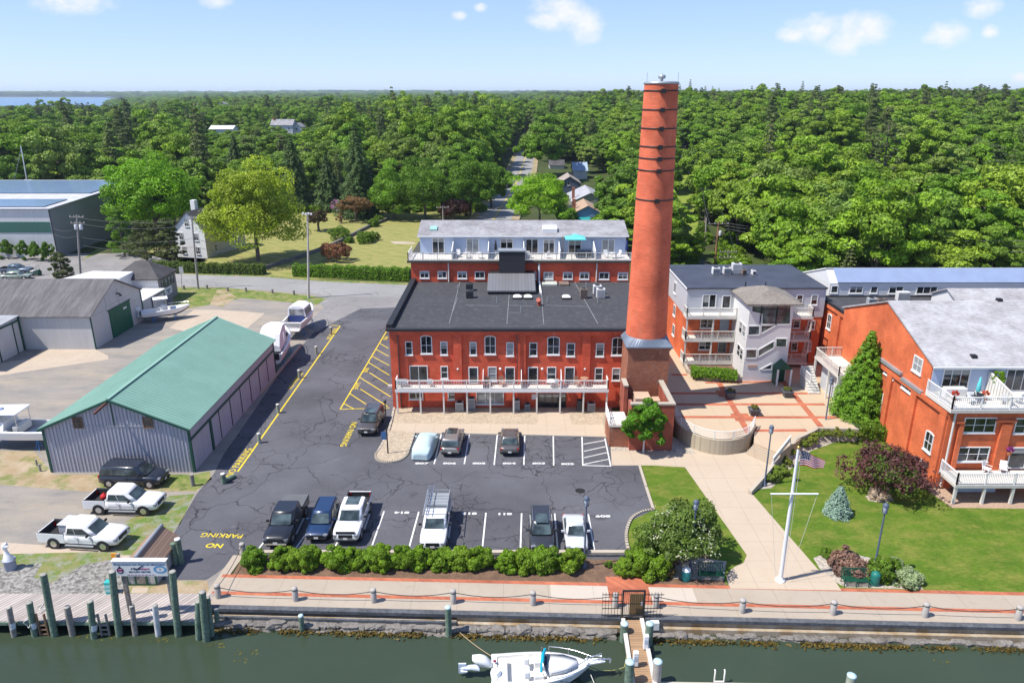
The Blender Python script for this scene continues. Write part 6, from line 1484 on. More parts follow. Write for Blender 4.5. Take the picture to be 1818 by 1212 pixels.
for i in range(NX):
 for j in range(NY):
  f=bm.faces.new((grid[i][j],grid[i+1][j],grid[i+1][j+1],grid[i][j+1]));f.smooth=True
  for l,(a,b)in zip(f.loops,((i,j),(i+1,j),(i+1,j+1),(i,j+1))):l[uvl].uv=(a/NX,b/NY)
me=bpy.data.meshes.new('flag');bm.to_mesh(me);bm.free();me.materials.append(flag_mat())
o=bpy.data.objects.new('flag',me);COL.objects.link(o);o.location=(fp.x,fp.y,fz1);tag(o,'red, white and blue striped flag with stars flying from the white flagpole','flag')
#
def bench(label,u,v,rz=0.,src=None):
 p=G(u,v)
 if src:o=copy_tree(src);o.location=(p.x,p.y,.018);o.rotation_euler.z=rz;o['label']=label;return o
 o=thing('park_bench',label,'bench',(p.x,p.y,.018),rz,'dark green promenade benches')
 mb=MB()
 for k in range(7):mb.box(-.85,-.32+k*.085,.42,.85,-.27+k*.085,.45)
 mb.build('seat',dark_green,o,True)
 mb=MB()
 for k in range(15):x=-.82+k*.117;mb.beam((x,.27,.44),(x,.45,.98),.05,.02)
 mb.beam((-.85,.45,.98),(.85,.45,.98),.06,.06);mb.build('backrest',dark_green,o,True)
 for x in(-.82,0,.82):
  mb=MB();mb.beam((x,-.3,0),(x,-.3,.44),.05);mb.beam((x,.28,0),(x,.28,.44),.05);mb.beam((x,-.32,.42),(x,.3,.42),.05);mb.build('leg',dark_green,o,True)
 for x in(-.86,.86):mb=MB();mb.tube([(x,-.3,.44),(x,-.28,.68),(x,.36,.7)],.025,6);mb.build('armrest',dark_green,o,True)
 return o
bn=bench('dark green bench in front of the white flowering tree',1262,1027,-.036);bench('dark green bench before the pinkish ornamental grass on the lawn bed',1517,1037,-.04,bn)
def bin_(label,u,v,lid):
 p=G(u,v);o=thing('litter_bin',label,'litter bin',(p.x,p.y,.018))
 MB().lathe((p.x,p.y,.018),[(.26,0),(.3,.1),(.31,.75),(.3,.8)],16).build('bin_body',teal_paint if lid else mat('bin_green',(.015,.16,.13),.5),o)
 MB().lathe((p.x,p.y,.82),[(.31,0),(.27,.12),(.12,.22),(.03,.24)],16).build('lid',white_paint if lid else mat('bin_green',(0,0,0)),o)
bin_('teal litter bin with a white domed lid under the flowering tree',1217,1029,True);bin_('plain green litter bin beside the bench on the big lawn',1552,1037,False)
def planter(label,u,v,leafc):
 p=G(u,v,PZ);o=thing('square_planter',label,'planter',p,0,'dark square planters on the plaza')
 mb=MB();mb.loft([[(p.x+k*a,p.y+k*b,p.z+z)for a,b in((-1,-1),(1,-1),(1,1),(-1,1))]for k,z in((.34,0),(.5,.62),(.54,.64),(.54,.72),(.46,.72),(.45,.6))],True,smooth=False);mb.build('pot',mat('slate_planter',(.09,.095,.105),.7),o)
 return o,p
planters=[planter('dark square planter standing in the chimney shadow on the plaza',1296,706,0),planter('dark square planter in the sun by the foot of the green awning',1397,704,1),planter('dark square planter near the brick diamond at the round end of the plaza',1338,736,2)]
#
def post(name,label,u,v,h,r,m,cat='post',cap=None,lean=0.,z=0.,group=None):
 p=G(u,v,z);o=thing(name,label,cat,p,0,group)
 MB().tube([(p.x,p.y,z-.1),(p.x+lean,p.y,z+h)],r,12).build('shaft',m,o)
 if cap:MB().lathe((p.x+lean,p.y,z+h),[(r*1.04,-.02),(r*1.04,.03),(r*.6,.06)],12).build('cap',cap,o)
 return o
pt_col=mat('pale_green_post',(.3,.33,.26),.85,var=.25,vs=2)
for lab,u,v in(('short timber post beside the yellow line at the far end of the lot',588,593),('short timber post next to the yellow line opposite the covered cruiser',562,628),('short timber post by the yellow line near the end of the green shed',532,671),('pale green timber post by the yellow line halfway along the shed',494.5,733),('pale green timber post by the yellow line near the shed front corner',461,786)):
 post('timber_post',lab,u,v,1.0,.17,pt_col if v>600 else pile_grey,'post',mat('pale_post_top',(.55,.55,.5),.8),0,0,'timber posts along the yellow line')
post('timber_post','green timber post standing next to a fallen one in the lot',398,858,.95,.2,pile_green,'post',mat('pale_post_top',(0,0,0)))
p=G(406,853);o=thing('fallen_post','fallen green timber post lying on the asphalt beside a standing one','post',p);MB().tube([(p.x-.15,p.y-.3,.2),(p.x+.35,p.y+.55,.2)],.19,12).build('shaft',pile_green,o)
post('timber_post','dark timber post at the front corner of the green roofed shed',343,862,1.1,.17,pile_grey);post('timber_post','short thin stake in the dry dirt left of the shed',72,836,.7,.1,pile_grey);post('timber_post','thin stake beside the hull stand in the dry dirt',66,826,.6,.08,pile_grey)
post('timber_bollard','tall green timber bollard with dark top behind the dock hut',313,1000,1.7,.2,pile_green);post('timber_bollard','tall green timber bollard with a white painted top behind the dock hut',322,999,2.0,.21,pile_green,'post',white_paint)
post('timber_post','grey post with an orange tag on the stone bank',214,1010,1.3,.14,pile_grey)
p=G(211,1008);tag(MB().box(p.x-.25,p.y-.2,.9,p.x+.15,p.y-.14,1.35).build('orange_tag',mat('orange_tag',(.75,.3,.02),.6)),'orange warning tag fixed to the grey post on the stone bank','tag')
for i,(u,v)in enumerate(((327,514),(368,513),(404.5,517),(437,518),(484,521),(522,523),(446,516))):
 if i<6:post('verge_post',f'stubby weathered post on the road verge, {ORD[i]} from the office',u,v,.75,.18,pile_grey,'post',None,0,0,'stubby posts along the road verge')
#
dock=thing('wooden_dock','weathered plank dock along the channel in front of the stone bank','dock',(-40,40,0))
d0,d1=G(100,1103).y,G(100,1053.5).y;dxr=G(372,1070).x
mb=MB();mb.box(-75,d0,-.1,dxr,d1,.03);mb.build('planking',plank_dock,dock)
mb=MB();mb.box(-75,d0-.08,-.22,dxr,d0-.003,-.02);mb.box(-75,d0+.3,-.4,dxr,d0+.5,-.103);mb.build('fascia',pile_green,dock)
mb=MB();mb.box(-75,d1-.1,-1.6,dxr,d1-.002,-.103);mb.build('back_wall',tar,dock)
for x in np.arange(-74,dxr,2.6):MB().tube([(x,d0+.9,-1.8),(x,d0+.9,-.11)],.16,8).build('support',pile_grey,dock)
tops=mat('pile_top',(.3,.29,.26),.9,var=.3,vs=3)
PL_=[(16,1078,24,1128,.17,'grey','short grey pile with pale paint at the left end of the dock'),(52,1069,61,1127,.2,'green','green pile with a coiled white rope next to a ladder'),(77,1019,96,1127,.21,'green','tall green pile beside the brown dock ladder'),(119,1077,129,1126,.2,'grey','grey pile between the two dock ladders'),
       (160,1067,165,1131,.2,'green','green pile with a white painted band left of the pale ladder'),(199,1014,210,1127,.22,'green','tall green pile in front of the signboard post'),(234,1075,239,1126,.17,'grey','dark grey pile below the middle of the signboard'),(275,1074,280,1127,.18,'white','whitewashed pile with a rope below the signboard'),
       (306,1014,315,1127,.22,'green','tall green pile at the right hand post of the signboard'),(352,1067,350,1133,.2,'green','green corner pile with a white rope ring at the dock end'),(359,1050,365,1135,.23,'green','tallest of the clustered green corner piles'),(368,1060,375,1127,.19,'green','green pile touching the corner cluster on the seawall side'),(384,1082,385,1112,.16,'green','short green pile against the broken rocks')]
for ut,vt,ub,vb,r,c,lab in PL_:
 b=G(ub,vb,WZ);xt,ztp=onY(ut,vt,b.y);o=thing('dock_pile',lab,'pile',(b.x,b.y,WZ),0,'mooring piles of the wooden dock')
 m={'grey':pile_grey,'green':pile_green,'white':mat('whitewashed_pile',(.5,.5,.5),.85,var=.35,vs=3)}[c]
 MB().tube([(b.x,b.y,-2.2),(b.x+(xt-b.x)*.5,b.y,(ztp-1.35)/2),(xt,b.y,ztp)],[r*1.05,r,r*.95],14).build('shaft',m,o)
 MB().lathe((xt,b.y,ztp-.01),[(r*.93,0),(r*.9,.03),(r*.3,.035)],14).build('pile_top',tops,o)
 MB().tube([(b.x,b.y,-1.75),(b.x+(xt-b.x)*.12,b.y,-.95)],[r*1.09,r*1.03],14,False).build('tide_band',mat('tide_stain',(.1,.08,.06),.9),o)
 if 'white paint' in lab or 'pale paint' in lab or 'coiled' in lab:MB().tube([(b.x+(xt-b.x)*.5,b.y,-.3),(b.x+(xt-b.x)*.7,b.y,.15)],[r*1.03,r*1.01],14,False).build('painted_band',mat('chipped_white',(.55,.6,.62),.8,var=.3,vs=5),o)
def dock_ladder(label,u0,u1,vt,vb,m):
 b0_,b1_=G(u0,vb,WZ),G(u1,vb,WZ);y=d0-.2;o=thing('dock_ladder',label,'ladder',((b0_.x+b1_.x)/2,y,WZ))
 for x in(b0_.x,b1_.x):mb=MB();mb.box(x-.05,y-.06,-1.7,x+.05,y+.06,onY(u0,vt,y)[1]);mb.build('side_rail',m,o)
 for k in range(5):mb=MB();z=-1.5+k*.34;mb.box(b0_.x+.052,y-.05,z,b1_.x-.052,y+.05,z+.08);mb.build('rung',m,o)
dock_ladder('brown wooden ladder on the dock face beside the tall green pile',74,88,1089,1126,wood_brown);dock_ladder('pale grey wooden ladder on the dock face between two green piles',183,197,1090,1125,wood_grey)
def rope_ring(label,u,v,Y,r,m):
 x,z=onY(u,v,Y);P=[(x+r*math.cos(a),Y-.02+.1*math.sin(a*2),z+1.4*r*math.sin(a))for a in np.linspace(0,2*PI,18)]
 tag(MB().tube(P,.03,6).build('rope_coil',m),label,'rope')
rope_ring('white rope loop hanging at the dock edge by the green pile',49,1106,d0-.3,.2,off_white);rope_ring('white rope ring round the corner pile of the dock',352,1100,d0-.3,.22,off_white)
rope('loose_rope','pale rope lying in loose loops on the dock planks',[(G(66,1078).x,G(66,1078).y,.06),(G(78,1072).x,G(78,1072).y,.06),(G(70,1083).x,G(70,1083).y,.06),(G(84,1080).x,G(84,1080).y,.06),(G(72,1089).x,G(72,1089).y,.06)],0,.03,off_white)
rope('loose_rope','thin white rope draped from the whitewashed pile over the planks',[(G(264,1082).x,G(264,1082).y,.06),(G(272,1090).x,G(272,1090).y,.06),(G(270,1102).x,G(270,1102).y-.2,-.1),(G(276,1098).x,d0-.3,.2)],0,.025,off_white)
sy=d0+.55
sx0,sz1=onY(198.5,995,sy);sx1,sz0=onY(299,1021,sy)
sg_=thing('welcome_sign','long white welcome signboard with two round emblems raised over the dock on posts','signboard',((sx0+sx1)/2,sy,0))
mb=MB();mb.box(sx0,sy-.06,sz0,sx1,sy+.06,sz1);mb.box(sx0-.03,sy-.12,sz1+.002,sx1+.03,sy+.25,sz1+.05);mb.build('board',white_paint,sg_)
for x in(sx0+.45,sx1-.12):mb=MB();mb.box(x-.11,sy+.062,.03,x+.11,sy+.28,sz1-.02);mb.build('post',wood_grey,sg_)
navy_l,mag_l,sky_l=mat('navy_lettering',(.02,.03,.07)),mat('magenta_lettering',(.35,.01,.12),.6),mat('blue_emblem_ring',(.1,.3,.55),.6)
W_=sx1-sx0;H_=sz1-sz0
def stx(t,fx,fz,size,m,sx=1.,bold=0.):text_mesh('lettering',t,size,m,Matrix.Translation((sx0+W_*fx,sy-.066,sz0+H_*fz))@Matrix.Rotation(PI/2,4,'X'),sg_,.003,sx,bold)
stx('W e l c o m e   t o   S h u c k   M a r i n a',.49,.78,H_*.15,mat('slate_lettering',(.08,.09,.2)),1.15,.004)
stx('A Shuck',.42,.5,H_*.17,navy_l,1.,.006);stx('Comport',.575,.5,H_*.17,mag_l,1.,.006)
stx('MAYLAN CENTER',.49,.29,H_*.15,navy_l,1.05,.004)
mb=MB()
for k in range(46):
 if k%6!=5:x_=sx0+W_*(.25+.5*k/46);mb.box(x_,sy-.07,sz0+H_*.07,x_+W_*.007,sy-.066,sz0+H_*(.1+.02*(k%2)))
mb.build('lettering',mag_l,sg_)
def disc(fx,fz,r0,r1,m,asp=1.,d=.07):
 cx,cz=sx0+W_*fx,sz0+H_*fz;n=28;mb=MB();V=[]
 for r in(r0,r1):V+=[(cx+r*asp*math.cos(2*PI*k/n),sy-d,cz+r*math.sin(2*PI*k/n))for k in range(n)]
 mb.add(V,[(k,(k+1)%n,n+(k+1)%n,n+k)for k in range(n)]);mb.build('emblem',m,sg_)
disc(.873,.46,H_*.17,H_*.25,sky_l,1.5);disc(.873,.46,.001,H_*.04,navy_l,1.)
disc(.13,.38,H_*.15,H_*.21,mat('violet_lettering',(.05,.015,.09),.6),.95);disc(.13,.6,.001,H_*.09,navy_l,.6)
cx,cz=sx0+W_*.13,sz0+H_*.4;mb=MB();mb.box(cx-H_*.15,sy-.074,cz-H_*.06,cx+H_*.15,sy-.07,cz+H_*.05);mb.build('emblem',mag_l,sg_)
mb=MB();cx,cz=sx0+W_*.5,sz0+H_*.52;mb.beam((cx-H_*.22,sy-.075,cz-H_*.08),(cx+H_*.22,sy-.075,cz+H_*.2),.004,H_*.07);mb.beam((cx-H_*.4,sy-.076,cz+H_*.02),(cx-H_*.2,sy-.076,cz-H_*.1),.004,H_*.05);mb.build('emblem',navy_l,sg_)
hp0,hp1=G(228,1038),G(279,1038);hx0,hx1,hy0=hp0.x,hp1.x,hp0.y
hut=thing('dock_hut','small weathered hut with brown board roof and green trim behind the signboard','hut',((hx0+hx1)/2,hy0+1.5,0))
hy1=hy0+3.4;HW=hx1-hx0
mb=MB();gable_walls(mb,hx0,hx1,hy0,hy1,0,1.5,2.3,'y');mb.build('wall',stripes('pale_hut_boards',(.4,.4,.38),'x',.3,.06,.4,.85),hut)
mb=MB();gable_roof(mb,hx0,hx1,hy0,hy1,1.5,2.3,'y',.5,.25,.07);mb.build('roof',plank_brown,hut)
mb=MB();xm=(hx0+hx1)/2;mb.tube([(xm,hy0-.3,2.4),(xm,hy1+.3,2.4)],.13,8);mb.build('ridge_cap',grey_metal,hut)
mb=MB()
for f_ in(0,.3,.68,1):x=hx0+HW*f_;mb.box(x-.06,hy0-.05,0,x+.06,hy0-.003,1.5)
mb.box(hx0,hy0-.06,0,hx1,hy0-.052,.12);mb.build('green_trim',dark_green,hut)
mb=MB();mb.box(hx0+HW*.33,hy0-.045,.14,hx0+HW*.64,hy0-.003,1.55);mb.build('door',wood_grey,hut)
p=G(194,1055);nb=thing('news_box','teal newspaper box with white sticker at the back edge of the dock','newspaper box',p)
mb=MB();mb.box(p.x-.24,p.y,.0,p.x+.24,p.y+.4,.95);mb.build('box_body',mat('bright_teal',(.03,.38,.36),.5),nb,bevel=.03)
for z in(.2,.52):mb=MB();mb.box(p.x-.19,p.y-.012,z,p.x+.19,p.y-.002,z+.22);mb.build('window',mat('pale_teal',(.35,.6,.58),.4),nb)
p=G(20,1009);st_=thing('white_statue','chipped white carved figure on a round grey pedestal by the stone bank','statue',p)
MB().lathe((p.x,p.y,0),[(.36,0),(.38,.05),(.36,.7),(.42,.74),(.42,.8)],20).build('pedestal',mat('blue_grey_stone',(.3,.33,.42),.8),st_)
mb=MB();mb.loft([[(p.x+dx+w*math.cos(a),p.y+w*.8*math.sin(a),z)for a in np.linspace(0,2*PI,13)[:-1]]for z,w,dx in((.8,.36,0),(.95,.34,0),(1.15,.22,-.04),(1.4,.14,-.06),(1.62,.12,-.07),(1.72,.19,-.08),(1.9,.23,-.05),(2.05,.17,.0),(2.14,.07,.04))],True)
mb.loft([[(p.x+x,p.y-.1+.07*k*math.cos(a),1.85+dz+.07*k*math.sin(a))for a in np.linspace(0,2*PI,9)[:-1]]for x,dz,k in((.02,0,1.4),(.2,.05,1.1),(.3,.02,.5))],True)
mb.loft([[(p.x+.2+.1*k*math.cos(a),p.y+.05+.1*k*math.sin(a),z)for a in np.linspace(0,2*PI,9)[:-1]]for z,k in((.8,1.4),(1.0,1.2),(1.08,.5))],True)
mb.build('figure',mat('chalky_white',(.72,.72,.72),.85),st_)
#
gt=thing('iron_gate','black iron gate frame with side fence panels at the head of the gangway','gate',(7.6,38.9,0))
gy=38.92
ga,gz1=onY(1107,1047,gy);gb,_=onY(1145,1048,gy)
mb=MB()
for x in(ga,gb):mb.box(x-.05,gy-.05,.07,x+.05,gy+.05,gz1)
mb.box(ga+.05,gy-.04,gz1-.1,gb-.05,gy+.04,gz1);mb.build('frame',black_iron,gt)
mb=MB()
for k in range(1,11):x=ga+(gb-ga)*k/11;mb.box(x-.012,gy-.012,.15,x+.012,gy+.012,gz1-.1)
for z in(.2,1.1):mb.box(ga+.05,gy-.02,z,gb-.05,gy+.02,z+.04)
g1=mb.build('gate_leaf',black_iron,gt)
mb=MB();mb.box(gb-.2,gy-.05,1.0,gb-.1,gy+.05,1.25);mb.build('lock',grey_metal,g1)
def panel(x0,x1):
 mb=MB();x0,x1=sorted((x0,x1))
 for z in(.2,.75,1.3,1.8):mb.box(x0,gy-.02,z,x1,gy+.02,z+.04)
 for x in np.arange(x0,x1+.01,.2):mb.box(x-.012,gy-.012,.08,x+.012,gy+.012,2.0)
 mb.build('fence_panel',black_iron,gt)
panel(onY(1071,1040,gy)[0],ga-.06);panel(gb+.06,onY(1180,1045,gy)[0])
a,b=onY(1124,1062,gy+.1),onY(1138,1092,gy+.1);tag(MB().box(G(1117,1092).x,gy+.35,.02,G(1141,1092).x,gy+.4,1.6).build('gate_screen',mat('tan_screen',(.22,.14,.06),.8)),'tan mesh screen standing behind the iron gate','screen')
gw0,gw1=(G(1106,1100,-.1),G(1139,1100,-.1));gf0,gf1=G(1123,1212,-.75),G(1162,1212,-.75)
gn=thing('gangway','narrow brown plank gangway with white side curbs running down from the gate','gangway',(7.8,36,-.4))
mb=MB();dd=(gf0-gw0);e0_=gw0+dd*1.35;dd1=gf1-gw1;e1_=gw1+dd1*1.35
mb.extr([gw0,gw1,e1_,e0_],(0,0,-.12));mb.build('planking',plank_walk,gn)
for a,b in((gw0,e0_),(gw1,e1_)):mb=MB();mb.beam(a+Vector((0,0,.08)),b+Vector((0,0,.08)),.24,.18);mb.build('curb',mat('pale_curb',(.55,.52,.48),.7),gn)
for lab,ub,vb,vt,r,m in(('green pile left of the gangway head',1107,1137,1106,.25,pile_green),('blue green pile with cap right of the gangway head',1151,1142,1106,.25,pile_green),('green pile left of the gangway at the bottom of the view',1116,1215,1174,.27,pile_green),('grey pile right of the gangway at the bottom of the view',1165,1212,1173,.26,mat('bare_pile',(.36,.33,.3),.85,var=.2,vs=3)),('pale green pile standing alone in the channel at the bottom edge',1508,1222,1198,.26,pt_col),('lone green pile against the seawall left of the boat',797,1128,1077,.2,pile_green),('short dark pile below the promenade nearest the dock',537,1120,1092,.16,pile_green)):
 b=G(ub,vb,WZ);b.y=min(b.y,PY_(b.x,39.1))if 'seawall' in lab or 'promenade' in lab else b.y;x_,ztp=onY(ub+(vb-vt)*.06,vt,b.y);o=thing('mooring_pile',lab,'pile',(b.x,b.y,WZ),0)
 MB().tube([(b.x,b.y,-2.3),(b.x,b.y,ztp)],r,16).build('shaft',m,o);MB().lathe((b.x,b.y,ztp),[(r*1.03,-.04),(r*1.03,.02),(r*.5,.07),(.02,.08)],16).build('cap',mat('pale_blue_cap',(.42,.56,.6),.6),o)
def pedestal(label,u,v,z,h):
 p=G(u,v,z);o=thing('power_pedestal',label,'power pedestal',p)
 mb=MB();mb.box(p.x-.16,p.y-.14,z,p.x+.16,p.y+.14,z+h);mb.build('housing',white_gel,o,bevel=.05);mb=MB();mb.box(p.x-.12,p.y-.155,z+h*.45,p.x+.12,p.y-.142,z+h*.75);mb.build('socket_panel',mat('pale_blue_panel',(0,0,0)),o)
pedestal('white power pedestal on the right curb of the gangway',1146,1150,-.35,1.0);pedestal('white power pedestal on the left curb of the gangway',1128,1180,-.5,1.0)
mb=MB();p=G(1162,1106,-.2);mb.box(p.x-.3,38.4,-.5,p.x+.25,38.7,.05);tag(mb.build('utility_box',white_paint),'white electrical box fixed to the seawall beside the gangway','utility box')
fd=thing('floating_dock','pale floating dock just cut by the bottom edge with a white ladder frame','floating dock',G(1250,1214,-.8))
a,b=G(1172,1209,-.8),G(1420,1213,-.8);mb=MB();mb.extr([a,b,b+Vector((0,-2,0)),a+Vector((0,-2,0))],(0,0,-.35));mb.build('float',concrete_m,fd)
mb=MB()
for u in(1268,1285):s=G(u,1209,-.8);mb.tube([s,s+Vector((0,0,.75)),s+Vector((.0,.1,.8))],.05,8)
s0_,s1_=G(1268,1209,-.5),G(1285,1209,-.5);mb.tube([s0_,s1_],.05,8);mb.build('ladder_frame',off_white,fd)
#
def util_pole(label,u,v,ut,vt,arms=1,r=.17,m=None,tf=0,armw=1.3,group='utility poles'):
 b=G(u,v);xt,z=onY(ut,vt,b.y);o=thing('utility_pole',label,'utility pole',b,0,group)
 MB().tube([(b.x,b.y,0),(xt,b.y,z)],[r*1.15,r*.75],10).build('pole',m or mat('grey_pole',(.3,.28,.26),.85),o)
 for k in range(arms):
  zz=z-.35-k*1.1;mb=MB();mb.box(xt-armw,b.y-.16,zz-.07,xt+armw,b.y-.05,zz+.07);a_=mb.build('crossarm',wood_grey,o)
  for f_ in(-.9,-.35,.35,.9):mb=MB();mb.tube([(xt+armw*f_,b.y-.1,zz+.07),(xt+armw*f_,b.y-.1,zz+.3)],.055,6);mb.build('insulator',white_paint,a_)
 for k in range(tf):mb=MB();mb.lathe((xt+(-.45 if k%2 else .45),b.y-.1,z-2.6),[(.28,0),(.3,.1),(.3,.85),(.2,.95)],12);mb.build('transformer',mat('pale_grey_can',(.5,.52,.55),.5),o)
 return Vector((xt,b.y-.1,z-.1))
pA=util_pole('slim grey utility pole in front of the white farmhouse',352,513,340,384,1,.16,None,0,.9)
pC=util_pole('utility pole with two pale transformers before the slate warehouse',143,487,136,382,2,.18,None,2,1.3)
pD=util_pole('grey pole with double crossarms beyond the deck of the blue penthouse',787,400,786,366,1,.16,None,0,1.6)
pE=util_pole('tall utility pole with crowded crossarms behind the long pale building',1252,428,1258,334,2,.2,None,2,1.7)
pF=util_pole('rusty brown utility pole beside the grey condominium roof',1269,474,1276,394,1,.2,mat('rusty_pole',(.34,.18,.1),.85),1,2.0)
pG_=util_pole('short utility pole with low crossarms just above the condominium roof',1293,478,1293,444,2,.17,None,0,1.7)
pH=util_pole('far utility pole in the clearing along the wooded power line',1210,308,1211,259,1,.16,None,0,1.6)
pI=util_pole('distant utility pole at the top of the tree lined street',945,268,946,212,1,.2,None,0,1.8)
pJ=util_pole('small utility pole where the street passes the yellow green tree',912,372,914,346,1,.13,None,0,1.6)
b=G(548,529);xt,z=onY(546,380,b.y);flp=thing('floodlight_pole','tall pale floodlight pole on the road verge above the cruisers','floodlight pole',b)
MB().tube([b,(xt,b.y,z)],[.2,.12],10).build('pole',mat('pale_pole',(.46,.43,.4),.7),flp)
mb=MB();mb.box(xt-.75,b.y-.08,z-.1,xt+.75,b.y+.02,z+.02);mb.build('bracket',grey_metal,flp)
for k in range(4):x=xt-.65+k*.43;mb=MB();mb.cbox((x,b.y-.2,z+.12-.1*(k%2)),(.3,.25,.3));mb.build('floodlight',white_paint,flp,bevel=.04)
def wire(label,a,b,sag,group,r=.028):
 a,b=Vector(a),Vector(b);P=[]
 for k in range(25):t=k/24;p=a.lerp(b,t);p.z-=sag*4*t*(1-t);P.append(p)
 tag(MB().tube(P,r,5).build('overhead_wire',mat('wire',(.1,.1,.105),.6)),label,'overhead wire',group)
gr='overhead wires strung between utility poles'
for k,dz in enumerate((0.,-.5,-1.1)):
 wire(f'overhead wire crossing the woodland edge above the long building, {ORD[k]} from the top',pF+Vector((1.5,0,-.1+dz)),(onY(1840,427+k*10,101)[0],101,onY(1840,427+k*10,101)[1]),1.2,gr,.035)
 wire(f'overhead wire behind the chimney towards the rusty pole, {ORD[k]} from the top',(onY(1080,406+5*k,112)[0],112,onY(1080,406+5*k,112)[1]),pF+Vector((-1.5,0,-.1+dz)),.8,gr)
for s_ in(-1.4,1.4):
 wire('overhead wire climbing from the crowded pole to the far clearing pole, '+('left side' if s_<0 else 'right side'),pE+Vector((s_,0,-.2)),pH+Vector((s_,0,-.2)),2.,gr)
 wire('overhead wire between the rusty pole and the crowded pole, '+('left side' if s_<0 else 'right side'),pF+Vector((s_*1.2,0,-.2)),pE+Vector((s_,0,-.2)),.5,gr)
 wire('overhead wire between the rusty pole and the short pole, '+('left side' if s_<0 else 'right side'),pF+Vector((s_*1.2,0,-.2)),pG_+Vector((s_,0,-.2)),.4,gr)
for k,dz in enumerate((-.3,-1.3,-3.6,-5.)):
 wire(f'overhead wire from the transformer pole past the dark cedars, {ORD[k]} from the top',pC+Vector((.3,0,dz*1.1)),pA+Vector((0,0,dz)),.8,gr)
 if k>1:wire(f'overhead wire from the farmhouse pole along the hedge, {ORD[k - 2]} from the top',pA+Vector((0,0,dz)),(onY(560,452+6*k,128)[0],128,onY(560,452+6*k,128)[1]),.7,gr)
for k,dz in enumerate((-1.4,-2.2)):wire(f'overhead wire falling from the transformer pole to the warehouse corner, {ORD[k]} from the top',pC+Vector((-.3,0,dz*1.6)),(-93.3,148.2,6.-k*1.2),.6,gr)
p=G(323,513);rs=thing('road_sign','back of a pale rectangular road sign on a thin post by the office','road sign',p)
xs_,zs_=onY(321,474,p.y)
mb=MB();mb.tube([(p.x,p.y,0),(xs_,p.y,zs_)],.05,6);mb.build('post',grey_metal,rs);mb=MB();mb.box(xs_-.35,p.y-.06,zs_-1.1,xs_+.35,p.y-.02,zs_+.05);mb.build('panel',mat('pale_grey_sign',(.5,.5,.5),.5),rs)
#
def ac(label,x,y,z,w=.9,d=.8,h=.85,m=None,group=None,top=True):
 m=m or mat('ac_grey',(.34,.36,.37),.5);o=thing('air_conditioner',label,'air conditioner',(x,y,z),0,group)
 MB().box(-w/2,-d/2,.05,w/2,d/2,h).build('cabinet',m,o,True,bevel=.03)
 mb=MB()
 for k in range(7):zz=.14+k*(h-.25)/7;mb.box(-w/2+.06,-d/2-.008,zz,w/2-.06,-d/2-.001,zz+.045)
 mb.build('louvre',tar,o,True)
 if top:MB().lathe((0,0,h),[(min(w,d)*.42,.001),(min(w,d)*.42,.02),(.1,.03),(.02,.03)],16).build('fan_grille',tar,o,True)
 return o
dkac=mat('dark_ac',(.05,.052,.055),.6)
for(x0,x1,y1,h,lab,m)in((450,498,598,1.,'pale air conditioner on the forecourt under the balcony, nearest the lot',mat('ac_pale',(.48,.48,.46),.5)),(530,572,590,1.35,'tall grey air conditioner against the mill beside the wide ground floor glazing',None),(815,848,595,1.2,'grey air conditioner beside the mill entrance, left of its blue neighbour',None),(880,912,598,.8,'low blue grey air conditioner close to the mill entrance ramp',mat('ac_blue',(.16,.22,.27),.5)),(1205,1240,603,1.3,'dark air conditioner right of the mill entrance',dkac),(1270,1316,603,1.,'grey fan topped air conditioner at the chimney end of the mill forecourt',None)):
 a=G(680+(x0+x1)/2/3.496,560+y1/3.496);w=(x1-x0)/3.496/16.3;ac(lab,a.x,a.y+.4,.012,w,.75,h,m,'air conditioners on the mill forecourt')
def C1g(x,y):return G(680+x/3.7875,370+y/3.7875,ZR+.07)
for x,y,lab,m,h in((582,606,'near dark air conditioner with round fan on the mill roof',dkac,.95),(580,556,'farther dark air conditioner behind its twin on the mill roof',dkac,.95),(1350,608,'brown air conditioner on the mill roof',mat('ac_brown',(.2,.15,.12),.5),1.2),(1465,606,'white cube air conditioner nearer the chimney on the mill roof',mat('ac_white',(.6,.6,.6),.5),1.15),(1442,580,'white air conditioner partly hidden behind the white cube one',mat('ac_white',(0,0,0)),1.1)):
 p=C1g(x,y);ac(lab,p.x,p.y+.4,ZR+.06,.85 if x<1400 else 1.0,.8,h,m)
for x,y,lab,m,w,h in((492,182,'white sided air conditioner at the left of the condominium roof row',mat('ac_white',(0,0,0)),.9,.85),(586,180,'white sided air conditioner second in the condominium roof row',mat('ac_white',(0,0,0)),.9,.85),(668,178,'tall white plant housing in the middle of the condominium roof row',mat('ac_white',(0,0,0)),1.15,1.35),(733,185,'small brown vent unit on the condominium roof',mat('ac_brown',(0,0,0)),.5,.7),(818,188,'small white vent unit at the end of the condominium roof row',mat('ac_white',(0,0,0)),.45,.6)):
 p=G(*C5(x,y),DTOP+.16);ac(lab,p.x,p.y+.3,DTOP+.16,w,.8,h,m)
for x,y,lab,m,w,h in((298,232,'grey air conditioner on the link block roof, leftmost of three',None,.95,.95),(342,228,'rusty brown air conditioner on the link block roof between two pale ones',mat('ac_brown',(0,0,0)),.85,.8),(450,206,'large pale heat pump on the link block roof',mat('ac_white',(0,0,0)),1.4,1.1)):
 p=G(*C6(x,y),FZ+.1);ac(lab,p.x,p.y+.3,FZ+.1,w,.7,h,m,None,x<400)
mb=MB()
for x in(743,916):p=G(*C5(x,290),DTOP+.16);tag(MB().tube([(p.x,p.y,DTOP+.1),(p.x,p.y,DTOP+.8)],.07,8).build('vent_pipe',black_iron,cond))
p=G(1671,858);ac('grey blue air conditioner under the lower deck beside the orange brick corner',p.x+.7,p.y-.9,.012,.8,.8,1.2,mat('ac_blue',(0,0,0)))
